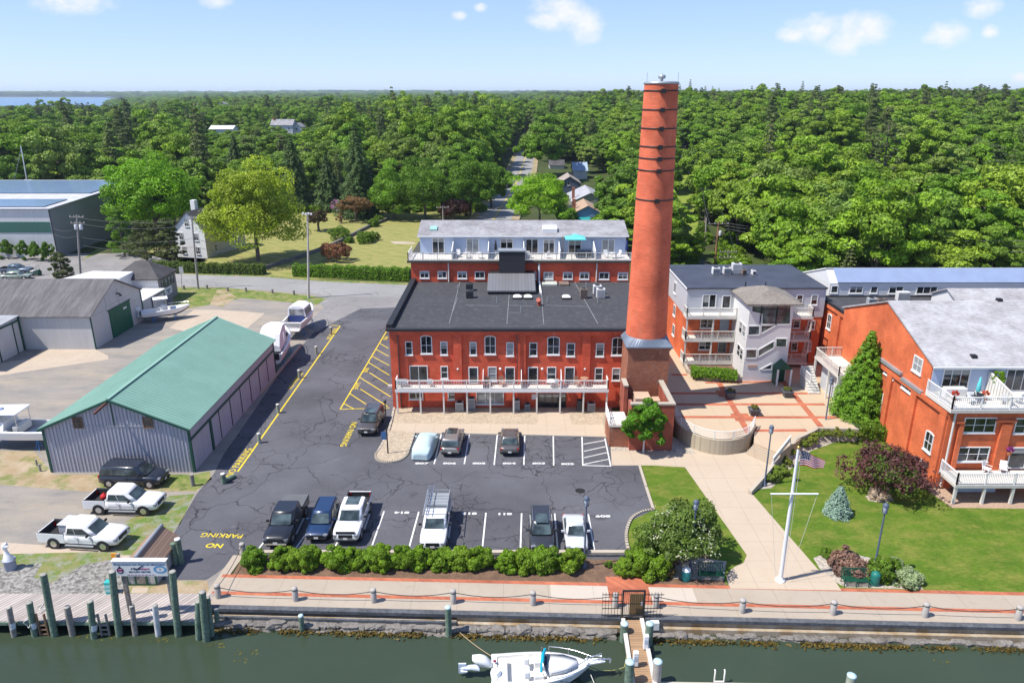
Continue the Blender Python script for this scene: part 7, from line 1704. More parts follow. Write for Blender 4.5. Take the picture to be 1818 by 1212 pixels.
#
def chair(label,x,y,z,rz,m,group,src=None):
 if src:o=copy_tree(src);o.location=(x,y,z);o.rotation_euler.z=rz;o['label']=label;o['group']=group;return o
 o=thing('deck_chair',label,'chair',(x,y,z),rz,group)
 MB().box(-.26,-.26,.38,.26,.26,.44).build('seat',m,o,True);MB().extr([(-.26,.24,.42),(.26,.24,.42),(.26,.36,.98),(-.26,.36,.98)],(0,.04,0)).build('backrest',m,o,True)
 for a in(-.23,.23):
  for b in(-.23,.23):MB().box(a-.02,b-.02,0,a+.02,b+.02,.38).build('leg',m,o,True)
 for a in(-.28,.28):MB().box(a-.02,-.26,.6,a+.02,.28,.64).build('armrest',m,o,True)
 return o
def table(label,x,y,z,r,m,h=.72):
 o=thing('deck_table',label,'table',(x,y,z));MB().lathe((0,0,h-.04),[(r,0),(r,.04)],20).build('tabletop',m,o,True);MB().tube([(0,0,0),(0,0,h-.04)],.05,8).build('leg',m,o,True);return o
wm_,tm_=white_paint,mat('tan_wicker',(.35,.2,.13),.8)
yb_=FY-1.0
xs0=[(onY(680+a/3.496,672,yb_)[0],lab,m)for a,lab,m in((105,'white deck chair at the lot end of the mill balcony','w'),(135,'white deck chair second from the lot end of the mill balcony','w'),(290,'white deck chair before the wide slider on the mill balcony','w'),(650,'tan deck chair left of the middle window on the mill balcony','t'),(740,'tan deck chair beside the glazed door in mid balcony','t'),(1075,'white deck chair in the fourth bay of the mill balcony','w'),(1210,'tan deck chair near the chimney end of the mill balcony','t'))]
c0_=c1_=None
for x,lab,k in xs0:
 s_=c0_ if k=='w' else c1_
 o=chair(lab,x,yb_+.2,2.765,PI if k=='w' else .4,wm_ if k=='w' else tm_,'chairs on the mill balcony',s_)
 if k=='w':c0_=c0_ or o
 else:c1_=c1_ or o
table('round white table on the mill balcony near the fourth door',onY(680+1045/3.496,672,yb_)[0],yb_,2.765,.5,white_paint)
table('dark grill table at the chimney end of the mill balcony',onY(680+1250/3.496,672,yb_)[0],yb_+.2,2.765,.42,tm_,.95)
def umb_open(label,x,y,z,m,w=2.6,h=2.5):
 o=thing('patio_umbrella',label,'umbrella',(x,y,z));MB().tube([(-w*.62,.2,0),(-w*.62,.2,h+.25),(0,0,h+.35)],.04,8).build('pole',wood_brown,o,True)
 MB().loft([[(k*w/2*a,k*w/2*b,h+zz)for a,b in((-1,-1),(1,-1),(1,1),(-1,1))]for k,zz in((1,-.12),(1,0),(.28,.35),(.27,.3))],True,smooth=False).build('canopy',m,o,True);MB().loft([[(k*w/2*a,k*w/2*b,h+zz)for a,b in((-1,-1),(1,-1),(1,1),(-1,1))]for k,zz in((.32,.36),(.02,.5))],True,smooth=False).build('vent_flap',m,o,True);return o
aq=mat('aqua_canvas',(.12,.52,.54),.8,var=.06)
x_,_=C1(1290,300,94.2);umb_open('open square turquoise umbrella on the blue penthouse terrace',x_,94.2,DZ+.03,aq)
x_,_=C1(1352,300,93.2);g_=thing('barbecue','wide black barbecue under the turquoise umbrella on the terrace','barbecue',(x_,93.3,DZ+.03));MB().box(-.9,-.3,.3,.9,.3,.85).build('cart',tar,g_,True);MB().box(-.95,-.32,.853,.95,.32,1.15).build('hood',mat('blue_black_hood',(.03,.05,.09),.3),g_,True,bevel=.1)
for k,(cx_,yy,lab)in enumerate(((505,93.9,'grey deck chair in the second bay of the penthouse terrace'),(575,94.3,'grey deck chair near the second terrace slider'),(985,93.5,'white deck chair behind the stair head on the terrace'),(1100,93.3,'white deck chair under the fifth terrace slider'),(1580,93.5,'white deck chair at the chimney end of the terrace'),(1500,93.6,'white deck chair in the last bay of the terrace'))):
 x_,_=C1(cx_,320,yy);chair(lab,x_,yy,DZ+.03,k*1.3,wm_,'chairs on the penthouse terrace',c0_)
for cx_,lab in((560,'round white table in the second bay of the penthouse terrace'),(645,'round white table before the terrace divider on the penthouse terrace'),(1540,'round white table in the last bay of the penthouse terrace')):x_,_=C1(cx_,325,93.2);table(lab,x_,93.2,DZ+.03,.45,white_paint)
def umb_closed(label,x,y,z,m,h=2.1):
 o=thing('closed_umbrella',label,'umbrella',(x,y,z));MB().tube([(0,0,0),(0,0,h)],.03,8).build('pole',wm_,o,True);MB().lathe((0,0,h-1.3),[(.14,0),(.19,.15),(.15,.7),(.06,1.25),(.02,1.32)],10).build('folded_canopy',m,o,True)
umb_closed('dark folded umbrella on the terrace beside the second divider',C1(757,300,94)[0],94.6,DZ+.03,tar);umb_closed('navy folded umbrella at the chimney end of the terrace',C1(1640,300,94)[0],94.5,DZ+.03,mat('navy_canvas',(.02,.04,.16)))
x_,_=onY(*C6(826,600),57.2);umb_closed('folded turquoise umbrella on the upper deck of the shingled building',x_,57.2,GUZ+.05,aq,2.0)
table('dark round table under the folded turquoise umbrella',onY(*C6(810,640),56.6)[0],56.6,GUZ+.05,.6,tar)
for k,(cx_,cy_,lab)in enumerate(((790,660,'white deck chair by the dark table on the upper deck'),(835,660,'white deck chair between dark table and slatted divider'),(960,610,'dark backed chair behind the divider on the upper deck'),(1030,640,'white deck chair at the picture edge of the upper deck'))):chair(lab,onY(*C6(cx_,cy_),56.2)[0],56.1+.3*(k%2),GUZ+.05,k*1.2,wm_,'chairs on the upper deck',c0_)
p=onY(*C6(700,615),58)[0];o=thing('deck_sideboard','long white sideboard with flowers by the slider on the upper deck','sideboard',(p,57.8,GUZ+.05));MB().box(-.9,-.3,0,.9,.3,.8).build('cabinet',white_paint,o,True)
for k,(cx_,lab)in enumerate(((868,'white lounge chair on the lower deck nearest the brick pier'),(948,'white lounge chair on the lower deck under the purple hanging flowers'))):chair(lab,onY(*C6(cx_,1010),54.6)[0],54.7,LZ,.6-k,wm_,'chairs on the lower deck',c0_)
#
def leaf_mat(name,cols,trans=.3,rough=.55,tone=.45):
 m,nt,b=new_mat(name)
 oi=nt.nodes.new('ShaderNodeObjectInfo');at_=nt.nodes.new('ShaderNodeAttribute');at_.attribute_name='tone'
 n=len(cols);base=ramp(nt,oi.outputs['Random'],[(k/max(1,n-1),c)for k,c in enumerate(cols)])if n>1 else None
 c0=base if base is not None else cols[0]
 t=at_.outputs['Fac']
 col=mix_c(nt,1.,c0,mix_c(nt,t,(1-tone,)*3,(1+tone*1.15,1+tone,1+tone*.4)),'MULTIPLY')
 L(nt,col,b.inputs['Base Color']);b.inputs['Roughness'].default_value=rough;b.inputs['Specular IOR Level'].default_value=.25
 tr=nt.nodes.new('ShaderNodeBsdfTranslucent');L(nt,mix_c(nt,1.,col,(1.25,1.35,.6),'MULTIPLY'),tr.inputs[0])
 mx=nt.nodes.new('ShaderNodeMixShader');mx.inputs[0].default_value=trans;L(nt,b.outputs[0],mx.inputs[1]);L(nt,tr.outputs[0],mx.inputs[2])
 L(nt,mx.outputs[0],nt.nodes['Material Output'].inputs[0]);MATS[name]=m;return m
LF=leaf_mat('broadleaf_foliage',[(.115,.235,.016),(.155,.29,.018),(.2,.325,.028),(.095,.19,.022),(.24,.35,.035),(.13,.26,.018),(.19,.27,.055),(.105,.215,.035)],.2,.55,.5)
PF_=leaf_mat('pine_foliage',[(.07,.115,.03),(.09,.13,.036),(.105,.13,.048),(.075,.12,.028)],.1,.6,.4)
bark=mat('grey_bark',(.15,.125,.1),.95,var=.3,vs=3);bark_pale=mat('pale_bark',(.34,.32,.28),.9,var=.3,vs=3)
def leaves(name,Pn,Nn,size,seed,m,aspect=.62,tone=None,jit=.55):
 rg=np.random.default_rng(seed);n=len(Pn)
 Nn=Nn+rg.normal(0,jit,(n,3));Nn/=np.linalg.norm(Nn,axis=1)[:,None]+1e-9
 r=rg.normal(0,1,(n,3));T=np.cross(Nn,r);T/=np.linalg.norm(T,axis=1)[:,None]+1e-9;B=np.cross(Nn,T)
 s=(size*rg.uniform(.6,1.35,n))[:,None]
 V=np.empty((n,4,3));V[:,0]=Pn-T*s*.5;V[:,1]=Pn+B*s*aspect*.5-Nn*s*.06;V[:,2]=Pn+T*s*.5;V[:,3]=Pn-B*s*aspect*.5-Nn*s*.06
 me=bpy.data.meshes.new(name);me.vertices.add(n*4);me.vertices.foreach_set('co',V.reshape(-1).astype(np.float32))
 me.loops.add(n*4);me.loops.foreach_set('vertex_index',np.arange(n*4,dtype=np.int32));me.polygons.add(n);me.polygons.foreach_set('loop_start',np.arange(0,n*4,4,dtype=np.int32))
 me.update(calc_edges=True)
 if tone is None:tone=rg.uniform(0,1,n)
 a=me.attributes.new('tone','FLOAT','FACE');a.data.foreach_set('value',np.clip(tone,0,1).astype(np.float32))
 me.materials.append(m);return me
def blobs_leaves(rg,blobs,per,up=.15):
 """Leaf points over the outward side of many small foliage masses."""
 Ps,Ns,Ts=[],[],[]
 C=np.mean([b[:3]for b in blobs],axis=0)
 for(cx,cy,cz,r,rz)in blobs:
  d=rg.normal(0,1,(per*2,3));d/=np.linalg.norm(d,axis=1)[:,None]
  o=np.array([cx,cy,cz])-C;o=o/(np.linalg.norm(o)+1e-6)
  k=d@o+d[:,2]*.25;d=d[k>-.35][:per]
  rad=rg.uniform(.72,1.06,(len(d),1))
  Ps.append(np.array([cx,cy,cz])+d*rad*np.array([r,r,rz]));Ns.append(d+np.array([0,0,up]));Ts.append(np.clip(rg.uniform(.25,.75)+rg.normal(0,.16,len(d)),0,1))
 return np.concatenate(Ps),np.concatenate(Ns),np.concatenate(Ts)
IRR=1.
def round_blobs(rg,R,z0,Hc,n,rmin=.2,rmax=.36,flat=.75,egg=0.):
 B=[];q1,q2,q3=rg.uniform(0,6.28,3)
 for i in range(n):
  u=1-1.55*(i+.5)/n;a=i*2.39996+rg.uniform(-.4,.4);s_=math.sqrt(max(0,1-u*u));f=rg.uniform(.5,.88)*(1+IRR*(.17*math.sin(2*a+q1)*s_+.13*math.sin(3*a+q2+2*u)+.1*math.sin(5*u+q3)))
  w=1-egg*(u*.5+.5)
  r=R*rg.uniform(rmin*.75,rmax)*(.62 if rg.random()<.25 else 1.)
  B.append((R*f*s_*w*math.cos(a)*rg.uniform(.85,1.15),R*f*s_*w*math.sin(a)*rg.uniform(.85,1.15),z0+Hc*(.47+.52*u*f)+rg.uniform(-.05,.05)*Hc,r,r*flat))
 return B
def crown_round(name,seed,R,z0,Hc,n,per,leaf,m,egg=0.,flat=.75,rmax=.36):
 rg=np.random.default_rng(seed);P,Nn,T=blobs_leaves(rg,round_blobs(rg,R,z0,Hc,n,.19,rmax,flat,egg),per);return leaves(name,P,Nn,leaf,seed,m,tone=T)
def crown_spruce(name,seed,R,z0,H,m,tiers=20,leaf=.5,droop=.28,dens=1.,ragged=.18):
 rg=np.random.default_rng(seed);Ps,Ns,Ts=[],[],[]
 for i in range(tiers):
  f=i/tiers;z=z0+H*f;r=R*(1-f)**.85+.12;nb=max(5,int((6+10*(1-f))))
  for b in range(nb):
   a=2*PI*b/nb+i*.7+rg.uniform(-.15,.15);rr=r*(1+rg.uniform(-ragged,ragged));n=max(6,int(34*dens*(rr/R+.15)))
   t=rg.uniform(.15,1,n)**.7;x=t*rr;w=rg.normal(0,.11*rr+.05,n)*(1.1-t*.6)
   px_=x*math.cos(a)-w*math.sin(a);py=x*math.sin(a)+w*math.cos(a);pz=z-droop*rr*t**1.5+rg.normal(0,.04*rr+.03,n)+.05*rr
   Ps.append(np.stack([px_,py,pz],1));Ns.append(np.stack([np.cos(a)*.55+0*t,np.sin(a)*.55+0*t,.8+0*t],1));Ts.append(np.clip(rg.uniform(.15,.6)+.35*t,0,1))
 return leaves(name,np.concatenate(Ps),np.concatenate(Ns),leaf,seed,m,.4,np.concatenate(Ts),.4)
def crown_pine(name,seed,R,z0,H,m,n=26,per=150,leaf=.5):
 rg=np.random.default_rng(seed);B=[]
 for i in range(n):
  f=i/n;a=i*2.4+rg.uniform(-.5,.5);rr=R*(1-f*.75)*rg.uniform(.25,1.);r=R*rg.uniform(.2,.36)*(1-.3*f)
  B.append((rr*math.cos(a),rr*math.sin(a),z0+H*f,r,r*.45))
 P,Nn,T=blobs_leaves(rg,B,per,.5);return leaves(name,P,Nn,leaf,seed,m,.35,T,.6)
def trunk_mesh(name,seed,h,r,limbs,R,zc,m,spread=.6):
 rnd=random.Random(seed);mb=MB();mb.tube([(0,0,-.4),(0,0,.2),(rnd.uniform(-.1,.1),rnd.uniform(-.1,.1),h*.5),(rnd.uniform(-.25,.25),rnd.uniform(-.25,.25),h)],[r*1.35,r,r*.8,r*.4],9)
 for k in range(limbs):
  a=k*2.4+rnd.uniform(-.3,.3);z=h*rnd.uniform(.35,.75);l=R*rnd.uniform(.5,.85)
  mb.tube([(0,0,z),(l*.4*math.cos(a),l*.4*math.sin(a),z+(zc-z)*.5+.3),(l*math.cos(a),l*math.sin(a),zc+rnd.uniform(-.1,.3)*R)],[r*.5,r*.3,r*.08],6)
 me=bpy.data.meshes.new(name);me.from_pydata(mb.v,[],mb.f);me.polygons.foreach_set('use_smooth',mb.sm);me.materials.append(m);me.update();return me
def add_obj(name,me,parent=None,loc=None):
 o=bpy.data.objects.new(name,me);COL.objects.link(o)
 if parent is not None:o.parent=parent
 if loc is not None:o.location=loc
 return o
def tree(name,label,cat,loc,crown,trunk,s=1.,sz=None,rz=0.,group=None):
 o=thing(name,label,cat,loc,rz,group);o.scale=(s,s,sz or s)
 if trunk is not None:add_obj('trunk',trunk,o)
 add_obj('crown',crown,o);return o
BRD=[]
for k,(R,z0,Hc,n,per,lf,egg,flat)in enumerate(((5.2,3.5,10.5,60,330,.42,.0,.6),(4.7,3.,12.,58,340,.4,.12,.6),(5.8,3.2,9.5,72,300,.44,.0,.5),(4.4,2.5,11.,48,380,.38,.1,.75),(5.4,3.,11.5,84,250,.42,.05,.5),(4.9,2.4,10.,54,360,.46,.0,.65))):
 BRD.append((crown_round('crown',100+k,R,z0,Hc,n,per,lf,LF,egg,flat,.31),trunk_mesh('trunk',50+k,z0+Hc*.6,.32,6,R,z0+Hc*.5,bark)))
PIN=[(crown_pine('crown',130+k,3.7,5.,10.5,PF_,30,150,.5),trunk_mesh('trunk',70+k,15.,.26,5,3.,10,bark))for k in range(2)]
PIN.append((crown_spruce('crown',140,3.4,1.5,15.,PF_,20,.55),trunk_mesh('trunk',73,15,.25,0,1,1,bark)))
frnd=random.Random(21)
streetx=lambda y:cl[0].x+(cl[2].x-cl[0].x)*(y-cl[0].y)/(cl[2].y-cl[0].y)
HOUSES=[(o.location.x,o.location.y)for o in scene.objects if o.name.split('.')[0]=='house']
def visible(x,y,z=8.):
 d=y*CP+(CAMH-z)*SP
 return d>5 and abs(x/d*F)<1010
def clear_lines(x,y,rad=5.):
 for hx,hy in HOUSES:
  d=hy-y
  if abs(y-hy)<15 and abs(x-hx)<13:return False
  if 0<d<(22 if hy>380 else 30):
   if abs(x-hx*(y/hy))<(15 if hy>380 else 12):return False
 return True
def low(x,y):
 for hx,hy in HOUSES:
  if hy>380 and 0<hy-y<230 and abs(x-hx*(y/hy))<14:return .62
 return 1.
def ok_tree(x,y):
 if not visible(x,y,6):return False
 if y<1200 and abs(x-streetx(y))<9.5 and y<560:return False
 if-78<x<-7 and y<216:return False
 if x<=-78 and y<(197 if x<-86 else 168):return False
 if-7<=x<17 and y<205:return False
 if 17<=x<46 and y<176 and x<27:return y>150 and x>19
 if x>=27 and y<103:return False
 if 100<y<165 and abs(x-.272*y)<5.5:return False
 if abs(x-.228*y)<6 and 150<y<345:return False
 if y>1000 and bayq(x,y)>.3:return False
 return clear_lines(x,y)if y<900 else True
near=[]
y=100.
while y<640:
 stp=8.3+max(0,y-200)*.003
 x=-(y*.76+60)
 while x<y*.76+60:
  xx,yy=x+frnd.uniform(-3.,3.),y+frnd.uniform(-3.,3.)
  if ok_tree(xx,yy):near.append((xx,yy))
  x+=stp
 y+=stp*.93
near.sort(key=lambda p:p[0]**2*.35+p[1]**2)
def kind_at(x,y):
 v=math.sin(x*.021+2)*math.sin(y*.017+1)+.5*math.sin(x*.06+y*.05)
 pr=.05+(.12 if x<-60 else .1 if x<-14 else 0)+(.3 if x>110 and y>330 else 0)+.16*(v>.6)
 return 'p' if frnd.random()<pr else 'b'
def wood_group(x,y):
 if x>17:return('broadleaf tree in the dense green wood behind the condominium and long pale building','woodland broadleaf trees behind the right hand buildings')if x>38 else('broadleaf tree among the cottages and power line right of the street','broadleaf trees along the right side of the street')
 if x>streetx(y)-45:return('broadleaf tree in the wood lining the left side of the street','broadleaf trees along the left side of the street')
 return('broadleaf tree in the wood beyond the slate warehouse and white farmhouse','woodland broadleaf trees behind the left hand buildings')
cnt={'b':0,'p':0};rest=[]
for(x,y)in near:
 kd=kind_at(x,y);z=height(x,y)
 s=frnd.uniform(.85,1.6)*(1.12 if x<20 else 1.);sz=s*frnd.uniform(.72,1.15)*(1.1 if x<streetx(y)+15 and y>215 and x>-95 else .95);rz=frnd.uniform(0,6.28)
 if kd=='p':s*=.85
 sz*=low(x,y);s*=(1+low(x,y))/2
 if kd=='b' and cnt['b']<262:
  lab,g_=wood_group(x,y);c_,t_=BRD[frnd.randrange(len(BRD))];tree('broadleaf_tree',lab,'tree',(x,y,z-.1),c_,t_,s,sz,rz,g_);cnt['b']+=1
 elif kd=='p' and cnt['p']<70:
  lab,g_=wood_group(x,y);c_,t_=PIN[frnd.randrange(len(PIN))];tree('pine_tree',lab.replace('broadleaf','dark needled pine'),'tree',(x,y,z-.1),c_,t_,s,sz,rz,g_.replace('broadleaf','pine'));cnt['p']+=1
 else:rest.append((x,y,z-.1,s,sz,rz,frnd.randrange(6)if kd=='b' else 6+frnd.randrange(3)))
far=list(rest)
y=640.
while y<8600:
 stp=9.6*(1+max(0,y-700)/560.)
 k=stp/8.2
 x=-(y*.76+60)
 while x<y*.76+60:
  xx,yy=x+frnd.uniform(-.4,.4)*stp,y+frnd.uniform(-.4,.4)*stp
  if ok_tree(xx,yy):
   s=(1+(k-1)*.9)*frnd.uniform(.85,1.2);szz=(1+(k-1)*.07)*frnd.uniform(.8,1.15)
   if frnd.random()<.92:far.append((xx,yy,height(xx,yy)-2. if k>2 else height(xx,yy),s,szz,frnd.uniform(0,6.28),frnd.randrange(6)if frnd.random()<(.9 if xx<60 else .75)else 6+frnd.randrange(2)))
  x+=stp
 y+=stp*.9
def scatter(name,items,protos):
 me=bpy.data.meshes.new(name);me.from_pydata([i[:3]for i in items],[],[])
 for an,ty,vals in(('scl','FLOAT_VECTOR',[c for i in items for c in(i[3],i[3],i[4])]),('rot','FLOAT',[i[5]for i in items]),('idx','INT',[i[6]for i in items])):
  a=me.attributes.new(an,ty,'POINT');a.data.foreach_set('vector' if ty=='FLOAT_VECTOR' else 'value',vals)
 o=bpy.data.objects.new(name,me);COL.objects.link(o)
 ng=bpy.data.node_groups.new(name+'_nodes','GeometryNodeTree');ng.interface.new_socket('Geometry',in_out='INPUT',socket_type='NodeSocketGeometry');ng.interface.new_socket('Geometry',in_out='OUTPUT',socket_type='NodeSocketGeometry')
 gi,go=ng.nodes.new('NodeGroupInput'),ng.nodes.new('NodeGroupOutput');io=ng.nodes.new('GeometryNodeInstanceOnPoints');jn=ng.nodes.new('GeometryNodeJoinGeometry')
 for pr in reversed(protos):
  oi=ng.nodes.new('GeometryNodeObjectInfo');oi.inputs['Object'].default_value=pr;oi.inputs['As Instance'].default_value=True;ng.links.new(oi.outputs['Geometry'],jn.inputs[0])
 def attr(n_,dt):
  a=ng.nodes.new('GeometryNodeInputNamedAttribute');a.data_type=dt;a.inputs['Name'].default_value=n_;return[s_ for s_ in a.outputs if s_.enabled and s_.name=='Attribute'][0]
 ng.links.new(gi.outputs[0],io.inputs['Points']);ng.links.new(jn.outputs[0],io.inputs['Instance']);io.inputs['Pick Instance'].default_value=True
 ng.links.new(attr('idx','INT'),io.inputs['Instance Index']);ng.links.new(attr('scl','FLOAT_VECTOR'),io.inputs['Scale'])
 cx_=ng.nodes.new('ShaderNodeCombineXYZ');ng.links.new(attr('rot','FLOAT'),cx_.inputs[2]);ng.links.new(cx_.outputs[0],io.inputs['Rotation'])
 ng.links.new(io.outputs[0],go.inputs[0]);md=o.modifiers.new('scatter','NODES');md.node_group=ng;o['kind']='stuff';return o
def proto_of(me):
 for o in scene.objects:
  if o.data is me:return o
protos=[proto_of(c)for c,t in BRD]+[proto_of(c)for c,t in PIN]
for i,pr in enumerate(protos):
 if pr is None:
  lab,g_=wood_group(120,300);protos[i]=tree('broadleaf_tree',lab,'tree',(130+9*i,320,height(130+9*i,320)),(BRD+PIN)[i][0],(BRD+PIN)[i][1],1,1,0,g_).children[1]
print('trees',cnt,'far',len(far))
wood=scatter('woodland',far,protos)
def bush_mesh(name,seed,R,H,n,per,leaf,m):return crown_round(name,seed,R,-H*.28,H*1.3,n,per,leaf,m,0.,.85,.42)
BU=leaf_mat('bush_foliage',[(.14,.26,.016),(.17,.285,.022),(.12,.23,.018),(.19,.3,.026)])
und=[(.272*y_+s_*frnd.uniform(4.,6.5),y_,height(.27*y_,y_)-.2,frnd.uniform(.8,1.6),frnd.uniform(.6,1.4),frnd.uniform(0,6),0)for y_ in[104+k*1.3 for k in range(46)]for s_ in(-1,1)if s_>0 or y_>128]
for i in range(46):x=frnd.uniform(-60,-9);y=frnd.uniform(207,217);und.append((x,y,height(x,y)-.2,frnd.uniform(.9,1.7),frnd.uniform(.9,1.8),frnd.uniform(0,6),0))
for i in range(230):
 t=frnd.random()
 if t<.55:x,y=frnd.uniform(36,95),frnd.uniform(99,106)
 elif t<.8:x,y=frnd.uniform(26,34),frnd.uniform(104,150)
 else:y=frnd.uniform(160,330);x=.228*y+frnd.choice((-1,1))*frnd.uniform(4.5,7)
 if abs(x-31)<4.5 and y<140:continue
 und.append((x,y,height(x,y)-.2,frnd.uniform(.7,1.5),frnd.uniform(.6,1.3),frnd.uniform(0,6),0))
ub=bush_mesh('thicket',31,1.9,2.2,20,90,.4,BU);up_=tag(add_obj('thicket_bush',ub,None,(40,101.5,height(40,101.5))),'wild green bush at the wood edge beside the rear drive','bush')
scatter('undergrowth',und,[up_])
def sp(u,v):return G(u,v)
def one(name,label,u,v,R,H,mk,z0=None,seed=0,n=60,per=260,leaf=.42,trunk=True,egg=0.,flat=.7,tr=.3,bk=None,base=None):
 p=base if base is not None else G(u,v);z0=H*.22 if z0 is None else z0
 return tree(name,label,'tree',p,crown_round('crown',200+seed,R,z0,H-z0,n,per,leaf,mk,egg,flat),trunk_mesh('trunk',300+seed,z0+(H-z0)*.6,tr,7,R,z0+(H-z0)*.45,bk or bark)if trunk else None)
YG=leaf_mat('yellow_green_foliage',[(.31,.4,.035)],.35);LG=leaf_mat('lime_foliage',[(.22,.4,.02)],.35);DG=leaf_mat('deep_green_foliage',[(.11,.22,.018)]);MG=leaf_mat('maple_foliage',[(.14,.28,.02)])
CP_=leaf_mat('copper_foliage',[(.07,.03,.03)],.15);CPR=leaf_mat('rusty_foliage',[(.17,.1,.04)],.2);RB=leaf_mat('red_brown_foliage',[(.2,.085,.045)],.2);LIL=leaf_mat('lilac_bloom',[(.34,.16,.36)],.2)
CED=leaf_mat('cedar_foliage',[(.075,.1,.03)],.1,.6,.5);SPR=leaf_mat('spruce_foliage',[(.06,.11,.03)],.08,.6,.4)
one('ash_tree','big bright yellow green tree beside the white farmhouse',459,463,8.6,19.8,YG,1.4,1,150,330,.42,tr=.42)
one('maple_tree','huge deep green tree between the slate warehouse and the farmhouse',262,440,9.4,19.5,leaf_mat('vivid_foliage',[(.17,.35,.014)]),1.2,2,130,330,.46,tr=.5,base=Vector((-80,164,0)))
for u,v,R,H,sd,lab in((262,466,5.0,8.6,3,'dark wind shaped cedar beside the side road'),(222,455,3.6,10.5,5,'tall green shrubby tree against the slate warehouse wall'),(308,468,3.2,9.2,4,'dark cedar leaning before the white farmhouse gable')):
 p=G(u,v);tree('cedar_tree',lab,'tree',p,crown_pine('crown',210+sd,R,1.2,H-1.5,CED if sd!=5 else DG,34,260,.34),trunk_mesh('trunk',320+sd,H*.7,.25,4,R,H*.5,bark))
p=G(112,494);tree('juniper_tree','bushy dark juniper at the foot of the transformer pole','tree',p,crown_pine('crown',221,2.8,.3,4.4,CED,34,260,.28),trunk_mesh('trunk',331,3,.15,3,1.5,2,bark))
for k,(u,v)in enumerate(((14,459),(44,461),(66,463),(87,464),(-10,459))):
 p=G(u,v);c_=crown_round('crown',230,1.3,-.3,4.6,30,150,.26,DG,.1,1.2)if k==0 else c_;tree('column_shrub',f'clipped upright dark shrub before the white warehouse cladding, {ORD[4 - k - 0] if k < 4 else "fifth"} from its corner' if False else f'clipped upright dark shrub before the white warehouse cladding, {("fourth", "third", "second", "first", "fifth")[k]} from the building corner','shrub',p,c_,None,1,1,k,'upright shrubs along the warehouse')
for u,v,R,H,sd,lab in((640,384,6.8,25.,6,'tall dark spruce at the back of the lawn, the broader of two'),(527,374,5.8,21.5,7,'tall dark spruce near the bright ash, the slimmer of two'),(585,374,5.2,16.,9,'shorter dark spruce filling between the two tall spruces'),(425,345,5.2,20.,10,'dark spruce standing above the bright yellow green ash')):
 p=G(u,v);tree('spruce_tree',lab,'tree',p,crown_spruce('crown',240+sd,R,.8,H-1,SPR,34,.5,.42,3.,.28),trunk_mesh('trunk',340+sd,H*.9,.35,0,1,1,bark))
for u,v,R,H,sd,lab in((755,390,8.,16,11,'wide deep green maple at the back edge of the lawn'),(835,384,7.4,16.5,12,'deep green maple beside the street near the copper beech'),(700,388,6.,14.,13,'mid green maple next to the broad spruce'),(872,370,5.6,14.5,14,'green maple leaning over the street edge')):one('maple_tree',lab,u,v,R,H,DG if sd!=13 else MG,.5,sd,110,330,.38,tr=.4)
one('copper_beech','purple brown copper beech at the lawn corner by the street',806,394,4.6,6.4,CP_,.6,15,44,240,.36)
one('copper_beech','dark purple tree beside the chimney between cottages and wood',1112,345,4.4,9.5,CP_,1.,16,50,240,.4,base=G(1112,352))
one('locust_tree','bright lime green tree in front of the street just above the penthouse roof',958,402,8.2,13.,LG,2.,17,90,290,.42,flat=.45)
one('maple_tree','deep green tree between blue house and chimney',1100,400,6.2,9.,DG,1.,18,60,260,.45);one('maple_tree','mid green tree before the cottages right of the lime tree',1006,408,3.4,6.,MG,.6,19,44,200,.4)
one('serviceberry_tree','wide rusty brown tree on the lawn behind the round bushes',632,393,4.6,6.6,CPR,2.,20,40,220,.34,flat=.5);one('small_maple','dark weeping brown tree at the lawn edge beside the floodlight pole',566,410,2.6,5.6,leaf_mat('dark_brown_foliage',[(.075,.055,.03)]),1.,21,34,200,.3)
one('red_shrub','red brown leafy shrub behind the clipped hedge',600,463,3.0,3.6,RB,.1,22,36,200,.28,trunk=False);one('red_shrub','small rusty sapling in the middle of the lawn',606,396,1.2,2.6,RB,.2,23,16,110,.25);one('lilac_bush','purple flowering lilac under the dark spruces',598,378,2.2,3.6,LIL,.2,24,24,160,.3,trunk=False)
HG=leaf_mat('hedge_foliage',[(.12,.24,.014)]);HD=leaf_mat('clipped_dome_foliage',[(.11,.205,.016)])
IRR=.15
for k,(u,v,R,H,lab)in enumerate(((603,425,2.0,2.6,'largest clipped dome bush on the lawn'),(648,431,1.7,2.1,'clipped dome bush in front of the largest, path side'),(663,402,1.3,1.7,'clipped dome bush farther back by the stone lawn wall'),(672,394,1.1,1.6,'farthest clipped dome bush on the lawn'),(621,431,.9,1.2,'smallest clipped dome bush on the lawn'),(660,427,1.4,1.7,'clipped dome bush half behind its path side neighbour'))):
 o=one('dome_bush',lab,u,v,R*1.25,H*1.2,HD,-.3,30+k,34,170,.22,trunk=False,flat=.95);o['category']='bush';o['group']='clipped dome bushes'
IRR=1.
